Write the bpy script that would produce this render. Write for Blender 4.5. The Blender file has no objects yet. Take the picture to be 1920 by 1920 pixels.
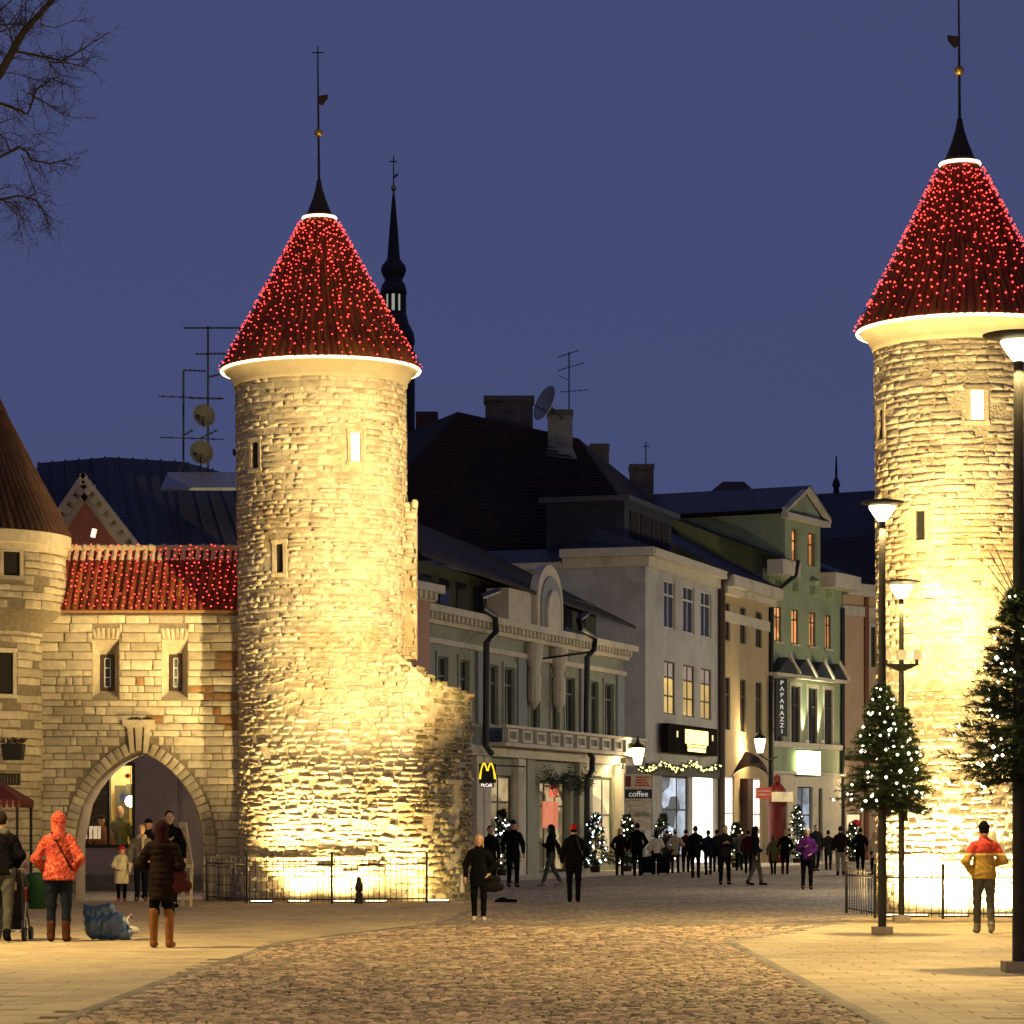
import bpy, math, random
import numpy as np
from mathutils import Vector, Matrix

SC = bpy.context.scene
COL = SC.collection
R = math.radians

# ------------------------------------------------------------------ camera
F = 5600.0                 # focal length in photograph pixels (photo is 1920 wide)
CZ = 1.66                  # eye height
HOR = 1550.0               # horizon row in the photograph
cam_d = bpy.data.cameras.new("camera")
cam = bpy.data.objects.new("camera", cam_d)
COL.objects.link(cam)
cam.location = (0, 0, CZ)
cam.rotation_euler = (math.pi / 2, 0, 0)
cam_d.sensor_width = 36.0
cam_d.lens = 36.0 * F / 1920.0
cam_d.shift_y = (HOR - 960.0) / 1920.0
cam_d.clip_start = 0.5
cam_d.clip_end = 3000.0
SC.camera = cam

# ------------------------------------------------------------------ sky
world = bpy.data.worlds.new("World")
SC.world = world
world.use_nodes = True
wn = world.node_tree
bg = wn.nodes["Background"]
sky = wn.nodes.new("ShaderNodeTexSky")
sky.sky_type = "NISHITA"
sky.sun_disc = False
sky.sun_elevation = R(6.0)
sky.sun_rotation = R(150.0)
sky.ozone_density = 4.0
sky.air_density = 1.0
sky.dust_density = 0.3
dim = wn.nodes.new("ShaderNodeMix"); dim.data_type = "RGBA"; dim.blend_type = "MULTIPLY"
dim.inputs[0].default_value = 1.0
dim.inputs[7].default_value = (0.55, 0.50, 1.0, 1)
mixs = wn.nodes.new("ShaderNodeMix"); mixs.data_type = "RGBA"
mixs.inputs[0].default_value = 0.80
mixs.inputs[7].default_value = (1.20, 1.36, 3.10, 1)      # even overcast dusk blue
wn.links.new(sky.outputs[0], dim.inputs[6])
wn.links.new(dim.outputs[2], mixs.inputs[6])
wn.links.new(mixs.outputs[2], bg.inputs[0])
bg.inputs[1].default_value = 0.055

sun_d = bpy.data.lights.new("sun", "SUN")
sun_d.energy = 0.02
sun_d.angle = R(20)
sun_d.color = (0.75, 0.82, 1.0)
sun = bpy.data.objects.new("sun", sun_d)
COL.objects.link(sun)
sun.rotation_euler = (R(84), 0, R(30))

SC.view_settings.view_transform = "Standard"
SC.view_settings.look = "None"
SC.view_settings.exposure = 0.0
SC.view_settings.gamma = 1.0
SC.view_settings.use_curve_mapping = False
SC.render.engine = "CYCLES"
SC.cycles.use_denoising = True
SC.cycles.max_bounces = 5
SC.cycles.diffuse_bounces = 3
SC.cycles.glossy_bounces = 2
SC.cycles.transmission_bounces = 4
SC.cycles.transparent_max_bounces = 6
SC.cycles.sample_clamp_indirect = 3.0
SC.cycles.sample_clamp_direct = 0.0
SC.cycles.caustics_reflective = False
SC.cycles.caustics_refractive = False
SC.cycles.use_light_tree = True

rng = random.Random(7)
nrng = np.random.default_rng(11)

# ------------------------------------------------------------------ geometry of the view
def at(px, py, D):
    return Vector(((px - 960.0) / F * D, D, CZ + (HOR - py) / F * D))
def gd(py):
    return CZ * F / (py - HOR)
def gp(px, py, z=0.0):
    D = gd(py)
    return Vector(((px - 960.0) / F * D, D, z))
def xat(px, D):
    return (px - 960.0) / F * D

# ------------------------------------------------------------------ materials
MATS = {}
def nodes_of(m):
    m.use_nodes = True
    nt = m.node_tree
    return nt, nt.nodes["Principled BSDF"]
def mat(name, col=(0.5, 0.5, 0.5), rough=0.8, metal=0.0, var=0.25, scale=6.0, bump=0.0, bscale=30.0,
        island=0.0, emit=None, estr=0.0, spec=0.3, stain=None, stain_scale=1.0, stain_lo=0.45, stain_hi=0.7,
        stretch=(1, 1, 1), trans=0.0, bdist=0.02, stain2=None, s2=0.4, s2lo=.45, s2hi=.65):
    if name in MATS:
        return MATS[name]
    m = bpy.data.materials.new(name)
    MATS[name] = m
    nt, b = nodes_of(m)
    N, L = nt.nodes, nt.links
    geo = N.new("ShaderNodeNewGeometry")
    mp = N.new("ShaderNodeMapping")
    mp.inputs["Scale"].default_value = stretch
    L.new(geo.outputs["Position"], mp.inputs["Vector"])
    pos = mp.outputs["Vector"]
    nz = N.new("ShaderNodeTexNoise")
    nz.inputs["Scale"].default_value = scale
    nz.inputs["Detail"].default_value = 6
    nz.inputs["Roughness"].default_value = 0.6
    L.new(pos, nz.inputs["Vector"])
    mr = N.new("ShaderNodeMapRange")
    mr.inputs["From Min"].default_value = 0.25
    mr.inputs["From Max"].default_value = 0.75
    mr.inputs["To Min"].default_value = 1 - var
    mr.inputs["To Max"].default_value = 1 + var
    L.new(nz.outputs["Fac"], mr.inputs["Value"])
    hsv = N.new("ShaderNodeHueSaturation")
    hsv.inputs["Color"].default_value = (*col, 1)
    val = mr.outputs["Result"]
    if island > 0:
        oi = N.new("ShaderNodeObjectInfo")
        ad = N.new("ShaderNodeMath"); ad.operation = "ADD"
        L.new(geo.outputs["Random Per Island"], ad.inputs[0])
        L.new(oi.outputs["Random"], ad.inputs[1])
        fr = N.new("ShaderNodeMath"); fr.operation = "FRACT"
        L.new(ad.outputs[0], fr.inputs[0])
        m2 = N.new("ShaderNodeMapRange")
        m2.inputs["To Min"].default_value = 1 - island
        m2.inputs["To Max"].default_value = 1 + island
        L.new(fr.outputs[0], m2.inputs["Value"])
        mu = N.new("ShaderNodeMath"); mu.operation = "MULTIPLY"
        L.new(val, mu.inputs[0]); L.new(m2.outputs["Result"], mu.inputs[1])
        val = mu.outputs[0]
        m3 = N.new("ShaderNodeMath"); m3.operation = "MULTIPLY"; m3.inputs[1].default_value = 7.31
        L.new(fr.outputs[0], m3.inputs[0])
        f3 = N.new("ShaderNodeMath"); f3.operation = "FRACT"; L.new(m3.outputs[0], f3.inputs[0])
        m4 = N.new("ShaderNodeMapRange")
        m4.inputs["To Min"].default_value = 0.5 - 0.05 * island
        m4.inputs["To Max"].default_value = 0.5 + 0.03 * island
        L.new(f3.outputs[0], m4.inputs["Value"])
        L.new(m4.outputs["Result"], hsv.inputs["Hue"])
    L.new(val, hsv.inputs["Value"])
    out = hsv.outputs["Color"]
    if stain:
        n2 = N.new("ShaderNodeTexNoise")
        n2.inputs["Scale"].default_value = stain_scale
        n2.inputs["Detail"].default_value = 7
        n2.inputs["Roughness"].default_value = 0.65
        L.new(geo.outputs["Position"], n2.inputs["Vector"])
        mr2 = N.new("ShaderNodeMapRange")
        mr2.inputs["From Min"].default_value = stain_lo
        mr2.inputs["From Max"].default_value = stain_hi
        L.new(n2.outputs["Fac"], mr2.inputs["Value"])
        mx = N.new("ShaderNodeMix"); mx.data_type = "RGBA"
        L.new(mr2.outputs["Result"], mx.inputs[0])
        L.new(out, mx.inputs[6])
        mx.inputs[7].default_value = (*stain, 1)
        out = mx.outputs[2]
    if stain2:
        n4 = N.new("ShaderNodeTexNoise")
        n4.inputs["Scale"].default_value = s2; n4.inputs["Detail"].default_value = 5; n4.inputs["Roughness"].default_value = 0.6
        L.new(geo.outputs["Position"], n4.inputs["Vector"])
        mr4 = N.new("ShaderNodeMapRange")
        mr4.inputs["From Min"].default_value = s2lo; mr4.inputs["From Max"].default_value = s2hi
        L.new(n4.outputs["Fac"], mr4.inputs["Value"])
        mx4 = N.new("ShaderNodeMix"); mx4.data_type = "RGBA"; mx4.blend_type = "MULTIPLY"
        L.new(mr4.outputs["Result"], mx4.inputs[0]); L.new(out, mx4.inputs[6]); mx4.inputs[7].default_value = (*stain2, 1)
        out = mx4.outputs[2]
    L.new(out, b.inputs["Base Color"])
    b.inputs["Roughness"].default_value = rough
    b.inputs["Metallic"].default_value = metal
    b.inputs["Specular IOR Level"].default_value = spec
    if trans:
        b.inputs["Transmission Weight"].default_value = trans
    if bump > 0:
        n3 = N.new("ShaderNodeTexNoise")
        n3.inputs["Scale"].default_value = bscale
        n3.inputs["Detail"].default_value = 5
        L.new(pos, n3.inputs["Vector"])
        bp = N.new("ShaderNodeBump")
        bp.inputs["Strength"].default_value = bump
        bp.inputs["Distance"].default_value = bdist
        L.new(n3.outputs["Fac"], bp.inputs["Height"])
        L.new(bp.outputs["Normal"], b.inputs["Normal"])
    if emit:
        b.inputs["Emission Color"].default_value = (*emit, 1)
        b.inputs["Emission Strength"].default_value = estr
    return m

# ------------------------------------------------------------------ objects
def tag(o, label=None, cat=None, group=None, kind=None):
    if label: o["label"] = label
    if cat: o["category"] = cat
    if group: o["group"] = group
    if kind: o["kind"] = kind
    return o
def thing(name, label, cat, loc=(0, 0, 0), rz=0.0, group=None, rot=None, scale=None):
    o = bpy.data.objects.new(name, None)
    o.empty_display_size = 0.2
    COL.objects.link(o)
    o.location = loc
    o.rotation_euler = rot if rot else (0, 0, rz)
    if scale: o.scale = (scale,) * 3
    return tag(o, label, cat, group)
def link(o, parent=None):
    COL.objects.link(o)
    if parent is not None:
        o.parent = parent
    return o

class MB:
    """collects shapes, then becomes one mesh object"""
    def __init__(s):
        s.v = []; s.f = []; s.n = 0
    def add(s, verts, faces):
        b = s.n
        s.v.extend([tuple(p) for p in verts])
        s.f.extend([tuple(i + b for i in f) for f in faces])
        s.n += len(verts)
        return s
    def box(s, x0, x1, y0, y1, z0, z1, M=None):
        vs = [(x, y, z) for x in (x0, x1) for y in (y0, y1) for z in (z0, z1)]
        if M is not None: vs = [tuple(M @ Vector(p)) for p in vs]
        return s.add(vs, [(0, 1, 3, 2), (4, 6, 7, 5), (0, 4, 5, 1), (2, 3, 7, 6), (0, 2, 6, 4), (1, 5, 7, 3)])
    def hexa(s, p):
        # p: 8 points, bottom ring 0-3 and top ring 4-7 (counter-clockwise from above)
        return s.add(p, [(3, 2, 1, 0), (4, 5, 6, 7), (0, 1, 5, 4), (1, 2, 6, 5), (2, 3, 7, 6), (3, 0, 4, 7)])
    def tube(s, pts, rad, n=8, cap=True):
        pts = [Vector(p) for p in pts]
        if not hasattr(rad, "__len__"): rad = [rad] * len(pts)
        vs = []
        prev = None
        for i, p in enumerate(pts):
            a = pts[max(i - 1, 0)]; b = pts[min(i + 1, len(pts) - 1)]
            t = (b - a)
            if t.length < 1e-9: t = Vector((0, 0, 1))
            t.normalize()
            if prev is None:
                up = Vector((0, 0, 1)) if abs(t.z) < 0.9 else Vector((0, 1, 0))
                x = t.cross(up).normalized()
            else:
                x = (prev - t * prev.dot(t))
                if x.length < 1e-6: x = t.orthogonal()
                x.normalize()
            prev = x
            y = t.cross(x)
            for k in range(n):
                c = 2 * math.pi * k / n
                vs.append(p + (x * math.cos(c) + y * math.sin(c)) * rad[i])
        fs = []
        for i in range(len(pts) - 1):
            for k in range(n):
                k2 = (k + 1) % n
                fs.append((i * n + k, i * n + k2, (i + 1) * n + k2, (i + 1) * n + k))
        if cap:
            fs.append(tuple(reversed(range(n))))
            fs.append(tuple((len(pts) - 1) * n + k for k in range(n)))
        return s.add(vs, fs)
    def lathe(s, prof, n=32, c=(0, 0, 0), a0=0.0, a1=2 * math.pi, cap=True):
        full = abs(a1 - a0 - 2 * math.pi) < 1e-6
        m = n if full else n + 1
        vs = []
        for r, z in prof:
            for k in range(m):
                a = a0 + (a1 - a0) * k / n
                vs.append((c[0] + r * math.cos(a), c[1] + r * math.sin(a), c[2] + z))
        fs = []
        for i in range(len(prof) - 1):
            for k in range(n):
                k2 = (k + 1) % m
                fs.append((i * m + k, i * m + k2, (i + 1) * m + k2, (i + 1) * m + k))
        if cap and full:
            if prof[0][0] > 1e-4: fs.append(tuple(reversed(range(m))))
            if prof[-1][0] > 1e-4: fs.append(tuple((len(prof) - 1) * m + k for k in range(m)))
        return s.add(vs, fs)
    def prism(s, poly, h0, h1, axis="z"):
        # poly in the plane across axis; axis 'y': poly is (x, z); axis 'x': (y, z); axis 'z': (x, y)
        def P(a, b, h):
            return (a, b, h) if axis == "z" else ((a, h, b) if axis == "y" else (h, a, b))
        n = len(poly)
        vs = [P(a, b, h0) for a, b in poly] + [P(a, b, h1) for a, b in poly]
        fs = [tuple(reversed(range(n))), tuple(range(n, 2 * n))]
        fs += [(i, (i + 1) % n, (i + 1) % n + n, i + n) for i in range(n)]
        return s.add(vs, fs)
    def ball(s, c, r, n=8, m=6, sz=1.0):
        prof = [(r * math.sin(math.pi * i / m), -r * sz * math.cos(math.pi * i / m)) for i in range(m + 1)]
        prof[0] = (0.0005, prof[0][1]); prof[-1] = (0.0005, prof[-1][1])
        return s.lathe(prof, n, c)
    def octa(s, c, r):
        x, y, z = c
        return s.add([(x + r, y, z), (x - r, y, z), (x, y + r, z), (x, y - r, z), (x, y, z + r), (x, y, z - r)],
                     [(0, 2, 4), (2, 1, 4), (1, 3, 4), (3, 0, 4), (2, 0, 5), (1, 2, 5), (3, 1, 5), (0, 3, 5)])
    def mesh(s, name, m=None, smooth=False):
        me = bpy.data.meshes.new(name)
        me.from_pydata(s.v, [], s.f)
        if m: me.materials.append(m)
        if smooth: me.shade_smooth()
        return me
    def build(s, name, m=None, parent=None, smooth=False, fix=True):
        me = s.mesh(name, m, smooth)
        if fix:
            import bmesh
            bm = bmesh.new(); bm.from_mesh(me)
            bmesh.ops.recalc_face_normals(bm, faces=bm.faces)
            bm.to_mesh(me); bm.free()
        return link(bpy.data.objects.new(name, me), parent)

def np_mesh(name, V, Fq, m=None, smooth=False):
    """V (n,3) array, Fq (m,k) array of equal-sized faces, quickly"""
    me = bpy.data.meshes.new(name)
    k = Fq.shape[1]
    me.vertices.add(len(V)); me.vertices.foreach_set("co", np.ascontiguousarray(V, dtype=np.float32).ravel())
    me.loops.add(Fq.size); me.loops.foreach_set("vertex_index", np.ascontiguousarray(Fq, dtype=np.int32).ravel())
    me.polygons.add(len(Fq))
    me.polygons.foreach_set("loop_start", np.arange(0, Fq.size, k, dtype=np.int32))
    me.polygons.foreach_set("loop_total", np.full(len(Fq), k, dtype=np.int32))
    me.update(calc_edges=True)
    me.validate()
    if m: me.materials.append(m)
    if smooth: me.shade_smooth()
    return me

# ------------------------------------------------------------------ many small pieces: some as parts, the rest joined
def scatter(name, variants, items, material, parent, n_parts=300, stuff_name=None, smooth=False):
    """variants: list of (V (n,3), F (m,3)); items: (score, variant, 4x4 numpy matrix). The best n_parts become objects."""
    items = sorted(items, key=lambda t: -t[0])
    protos = [np_mesh(name, V, Fq, material, smooth) for V, Fq in variants]
    for sc_, k, M in items[:n_parts]:
        o = bpy.data.objects.new(name, protos[k])
        COL.objects.link(o)
        if parent is not None: o.parent = parent
        o.matrix_basis = Matrix(M.tolist())
    rest = items[n_parts:]
    if rest:
        Vs, Fs, b = [], [], 0
        for sc_, k, M in rest:
            V, Fq = variants[k]
            Vs.append(V @ M[:3, :3].T + M[:3, 3])
            Fs.append(Fq + b); b += len(V)
        me = np_mesh(stuff_name or name + "s", np.vstack(Vs), np.vstack(Fs), material, smooth)
        o = bpy.data.objects.new(stuff_name or name + "s", me)
        link(o, parent)
        o["kind"] = "stuff"

def stone_variants(n, seed, jit=0.06, ix=0.07, iz=0.17, bulge=0.08, cx=.42, cz=.30):
    r = np.random.default_rng(seed)
    out = []
    base = np.array([(-.5, -cz), (-cx, -.5), (cx, -.5), (.5, -cz), (.5, cz), (cx, .5), (-cx, .5), (-.5, cz)])
    for _ in range(n):
        b0 = base + r.uniform(-jit, jit * 0.3, (8, 2)) * np.sign(base) * np.array([0.6, 1.6])
        b1 = b0 + r.uniform(-.015, .015, (8, 2))
        b2 = b0 * np.array([1 - 2 * ix, 1 - 2 * iz]) + r.uniform(-.03, .03, (8, 2))
        y2 = -1 + r.uniform(-.18, .12, 8)
        V = []
        for p in b0: V.append((p[0], 0.0, p[1]))
        for p in b1: V.append((p[0], -0.62 + r.uniform(-.1, .1), p[1]))
        for p, y in zip(b2, y2): V.append((p[0], y, p[1]))
        V.append((r.uniform(-.15, .15), -1 - bulge, r.uniform(-.1, .1)))
        Fq = []
        for a in (0, 8):
            for i in range(8):
                j = (i + 1) % 8
                Fq += [(a + i, a + j, a + 8 + j), (a + i, a + 8 + j, a + 8 + i)]
        for i in range(8):
            Fq.append((16 + i, 16 + (i + 1) % 8, 24))
        out.append((np.array(V), np.array(Fq)))
    return out

def TRS(loc, rz=0.0, sc=(1, 1, 1), rx=0.0, ry=0.0):
    M = Matrix.Translation(loc) @ Matrix.Rotation(rz, 4, "Z") @ Matrix.Rotation(ry, 4, "Y") @ Matrix.Rotation(rx, 4, "X") @ Matrix.Diagonal((*sc, 1))
    return np.array(M)

def lamp(name, kind, loc, power, color, parent=None, target=None, size=0.1, angle=60, blend=0.5):
    d = bpy.data.lights.new(name, kind)
    d.energy = power
    d.color = color
    if kind in ("POINT", "SPOT"): d.shadow_soft_size = size
    if kind == "SPOT":
        d.spot_size = R(angle); d.spot_blend = blend
    o = bpy.data.objects.new(name, d)
    link(o, parent)
    M = Matrix.Translation(Vector(loc))
    if target is not None:
        q = (Vector(target) - Vector(loc)).to_track_quat("-Z", "Y")
        M = M @ q.to_matrix().to_4x4()
    if parent is not None:
        bpy.context.view_layer.update()
        o.matrix_parent_inverse = parent.matrix_world.inverted()
    o.matrix_basis = M
    return o
WARM = (1.0, 0.66, 0.26)
GOLD = (1.0, 0.73, 0.29)
PALE = (1.0, 0.735, 0.30)

# ------------------------------------------------------------------ shared materials
M_TSTONE = mat("tower_limestone", (0.42, 0.36, 0.265), 0.92, var=0.30, scale=9, bump=0.55, bscale=26, island=0.28,
               stain=(0.20, 0.13, 0.06), stain_scale=1.3, stain_lo=0.56, stain_hi=0.78, bdist=0.03, stain2=(.76, .69, .58), s2=.55)
M_MORTAR = mat("lime_mortar", (0.40, 0.34, 0.245), 0.95, var=0.35, scale=7, bump=0.8, bscale=22, bdist=0.04,
               stain=(0.17, 0.11, 0.05), stain_scale=1.1, stain_lo=0.55, stain_hi=0.8, stain2=(.76, .69, .58), s2=.55)
M_MOSSY = mat('mossy_limestone', (0.30, 0.25, 0.15), 0.95, var=0.4, scale=8, bump=0.7, bscale=20, island=0.4, bdist=0.04,
               stain=(0.07, 0.065, 0.02), stain_scale=2.0, stain_lo=0.44, stain_hi=0.62, stain2=(.45, .38, .28), s2=1.1)
M_GSTONE = mat("gate_limestone", (0.40, 0.34, 0.24), 0.9, var=0.22, scale=8, bump=0.35, bscale=30, island=0.24,
               stain=(0.26, 0.20, 0.12), stain_scale=0.9, stain_lo=0.5, stain_hi=0.75)
M_GMORTAR = mat("dark_mortar", (0.17, 0.135, 0.09), 0.95, var=0.3, scale=10, bump=0.4)
M_BROWN = mat("brown_stone", (0.22, 0.12, 0.05), 0.9, var=0.25, scale=9, bump=0.35, island=0.2)
M_DRESS = mat("dressed_limestone", (0.46, 0.39, 0.28), 0.85, var=0.18, scale=7, bump=0.25, island=0.15)
M_PLAST = mat("cream_plaster", (0.40, 0.33, 0.22), 0.85, var=0.12, scale=3, bump=0.15)
M_IRON = mat("black_iron", (0.015, 0.014, 0.012), 0.5, metal=0.4, var=0.3)
M_IRONB = mat("rusty_iron", (0.018, 0.012, 0.009), 0.8, metal=0.2, var=0.4)
M_COPPER = mat("dark_copper", (0.035, 0.025, 0.02), 0.5, metal=0.5, var=0.3)
M_GOLDB = mat("gilded_metal", (0.45, 0.28, 0.08), 0.35, metal=0.7, var=0.15)
M_TILE = mat("red_roof_tile", (0.17, 0.045, 0.016), 0.75, var=0.35, scale=9, bump=0.2, island=0.35)
M_TILED = mat("dark_roof_tile", (0.045, 0.02, 0.013), 0.85, var=0.4, scale=4, bump=0.3, island=0.3)
M_DARK = mat("dark_void", (0.012, 0.010, 0.008), 0.9)
M_GLASSD = mat("dark_window_glass", (0.02, 0.022, 0.028), 0.12, spec=0.5, var=0.1)
M_ROPE = mat("rope_light_glow", (0.9, 0.8, 0.6), 0.5, emit=(1.0, 0.80, 0.46), estr=2.6)
M_REDB = mat("red_bulb", (0.6, 0.05, 0.05), 0.4, emit=(1.0, 0.050, 0.036), estr=5.4)
M_WIRE = mat("light_wire", (0.02, 0.012, 0.012), 0.6)
M_LAMPG = mat("lamp_glow", (0.9, 0.85, 0.7), 0.4, emit=(1.0, 0.80, 0.48), estr=6.0)

# ------------------------------------------------------------------ lettering (made while the scene is still small)
def text_mesh(s, m, size=1.0, ext=.01):
    c = bpy.data.curves.new("lettering", "FONT")
    c.body = s; c.size = size; c.extrude = ext; c.align_x = "CENTER"; c.align_y = "CENTER"
    o = bpy.data.objects.new("lettering", c); COL.objects.link(o)
    dg = bpy.context.evaluated_depsgraph_get()
    me = bpy.data.meshes.new_from_object(o.evaluated_get(dg))
    bpy.data.objects.remove(o); bpy.data.curves.remove(c)
    me.materials.clear(); me.materials.append(m)
    me.transform(Matrix.Rotation(R(90), 4, "X"))
    return me
M_WLET = mat("white_letters", (.8, .8, .78), .5, emit=(1, 1, .95), estr=.25)
M_GLET = mat("grey_letters", (.16, .15, .13), .6)
M_WGLOW = mat("glowing_white_letters", (.9, .9, .9), .5, emit=(1, .97, .9), estr=1.6)
TXT = {"cafe": text_mesh("McCafé", M_WGLOW, .19), "coffee": text_mesh("coffee", M_WLET, .30), "camille": text_mesh("Camille", M_GLET, .36)}
for ch in "PARZI": TXT[ch] = text_mesh(ch, M_WLET, .46)
# ------------------------------------------------------------------ ground
def cobble_material():
    m = bpy.data.materials.new("cobble_paving")
    nt, b = nodes_of(m); N, L = nt.nodes, nt.links
    geo = N.new("ShaderNodeNewGeometry")
    mp = N.new("ShaderNodeMapping"); mp.inputs["Scale"].default_value = (1, 1.0, 1)
    L.new(geo.outputs["Position"], mp.inputs["Vector"])
    v = N.new("ShaderNodeTexVoronoi"); v.feature = "DISTANCE_TO_EDGE"; v.inputs["Scale"].default_value = 5.5
    L.new(mp.outputs["Vector"], v.inputs["Vector"])
    v2 = N.new("ShaderNodeTexVoronoi"); v2.inputs["Scale"].default_value = 5.5
    L.new(mp.outputs["Vector"], v2.inputs["Vector"])
    mr = N.new("ShaderNodeMapRange"); mr.inputs["From Min"].default_value = 0.01; mr.inputs["From Max"].default_value = 0.12
    L.new(v.outputs["Distance"], mr.inputs["Value"])
    hs = N.new("ShaderNodeHueSaturation"); hs.inputs["Color"].default_value = (0.28, 0.21, 0.135, 1)
    sep = N.new("ShaderNodeSeparateColor"); L.new(v2.outputs["Color"], sep.inputs[0])
    m2 = N.new("ShaderNodeMapRange"); m2.inputs["To Min"].default_value = 0.55; m2.inputs["To Max"].default_value = 1.35
    L.new(sep.outputs[0], m2.inputs["Value"]); L.new(m2.outputs["Result"], hs.inputs["Value"])
    mx = N.new("ShaderNodeMix"); mx.data_type = "RGBA"
    L.new(mr.outputs["Result"], mx.inputs[0]); mx.inputs[6].default_value = (0.035, 0.027, 0.02, 1)
    L.new(hs.outputs["Color"], mx.inputs[7])
    nz = N.new("ShaderNodeTexNoise"); nz.inputs["Scale"].default_value = 0.5; nz.inputs["Detail"].default_value = 6
    L.new(geo.outputs["Position"], nz.inputs["Vector"])
    mr3 = N.new("ShaderNodeMapRange"); mr3.inputs["From Min"].default_value = 0.3; mr3.inputs["From Max"].default_value = 0.7
    mr3.inputs["To Min"].default_value = 0.7; mr3.inputs["To Max"].default_value = 1.25
    L.new(nz.outputs["Fac"], mr3.inputs["Value"])
    h2 = N.new("ShaderNodeHueSaturation"); L.new(mx.outputs[2], h2.inputs["Color"]); L.new(mr3.outputs["Result"], h2.inputs["Value"])
    L.new(h2.outputs["Color"], b.inputs["Base Color"])
    b.inputs["Roughness"].default_value = 0.75
    bp = N.new("ShaderNodeBump"); bp.inputs["Strength"].default_value = 0.9; bp.inputs["Distance"].default_value = 0.03
    L.new(mr.outputs["Result"], bp.inputs["Height"]); L.new(bp.outputs["Normal"], b.inputs["Normal"])
    return m
M_COBSHEET = cobble_material()
M_COB = mat("cobble_stone", (0.29, 0.215, 0.135), 0.72, var=0.35, scale=1.1, bump=0.3, bscale=60, island=0.62, bdist=0.006,
            stain=(0.075, 0.055, 0.038), stain_scale=3.4, stain_lo=0.52, stain_hi=0.66)
M_SLAB = mat("paving_slab", (0.33, 0.255, 0.15), 0.8, var=0.22, scale=1.3, bump=0.25, bscale=40, island=0.10, bdist=0.004,
             stain=(0.22, 0.165, 0.10), stain_scale=0.7, stain_lo=0.5, stain_hi=0.72)
M_BED = mat("sand_bed", (0.035, 0.027, 0.02), 0.95, var=0.4, scale=14)
M_KERB = mat("kerb_granite", (0.14, 0.11, 0.08), 0.8, var=0.3, scale=9, island=0.3)
M_EARTH = mat("dark_ground", (0.05, 0.045, 0.04), 0.95, var=0.3, scale=0.4)
M_PAVE2 = mat("pale_pavement", (0.50, 0.42, 0.30), 0.8, var=0.25, scale=1.5, bump=0.2)

def sheet(name, poly, z, m):
    return tag(MB().add([(x, y, z) for x, y in poly], [tuple(range(len(poly)))]).build(name, m), kind="structure")
sheet("ground", [(-900, -300), (900, -300), (900, 1700), (-900, 1700)], -0.06, M_EARTH)
road = sheet("cobbled_road", [(-9, 14), (14, 14), (14, 50.2), (-9, 50.2)], -0.03, M_BED)
street = sheet("street", [(-14, 50.2), (14, 50.2), (40, 130), (70, 220), (20, 220), (-14, 90)], -0.003, M_COBSHEET)

RP = [(3.1, 15), (3.14, 43.2), (4.2, 46.6), (6.0, 53.0), (7.2, 57.5), (14, 64), (14, 15)]
LP = [(-4.0, 15), (-3.86, 25), (-3.75, 31.8), (-3.3, 42.8), (-2.6, 46.0), (-1.92, 48.7), (-1.4, 50.8), (-1.07, 53.4), (-.82, 59.2), (-0.9, 66.5), (-14, 66.5), (-14, 15)]
pave_r = sheet("pavement_right", RP, -0.016, M_BED)
pave_l = sheet("pavement_left", LP, -0.016, M_BED)

def inside(poly, x, y):
    c = False
    for i in range(len(poly)):
        x0, y0 = poly[i]; x1, y1 = poly[i - 1]
        if (y0 > y) != (y1 > y) and x < (x1 - x0) * (y - y0) / (y1 - y0) + x0:
            c = not c
    return c

# cobbles: rows across the road, from the bottom of the picture to where they blur together
cob_var = stone_variants(8, 3, jit=0.09, ix=0.13, iz=0.13, bulge=0.10)
items = []
y = 23.0
while y < 50.1:
    dy = rng.uniform(0.095, 0.13) if y < 40 else rng.uniform(0.12, 0.16)
    x = -4.6 + rng.uniform(0, 0.15)
    xe = 3.6 if y < 43 else 7.4
    while x < xe:
        dx = rng.uniform(0.09, 0.16) if y < 40 else rng.uniform(0.13, 0.21)
        cx, cy = x + dx / 2, y + dy / 2 + rng.uniform(-.012, .012)
        if not inside(LP, cx + 0.05, cy) and not inside(RP, cx - 0.05, cy) and abs(cx) < 0.175 * cy + 0.6:
            z = -0.030
            hgt = 0.030 + rng.uniform(-0.006, 0.004)
            items.append((-cy + (0 if abs(cx) < 0.17 * cy else -100), rng.randrange(8),
                          TRS((cx, cy, z), rng.uniform(-.09, .09), (dx * rng.uniform(.80, .93), hgt, dy * rng.uniform(.74, .90)), rx=R(-90))))
        x += dx
    y += dy
def fixrot(items):
    # rotation about z has to act before tipping the stone on its back
    return items
scatter("cobble", cob_var, items, M_COB, road, 300, "far_cobbles")

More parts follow.
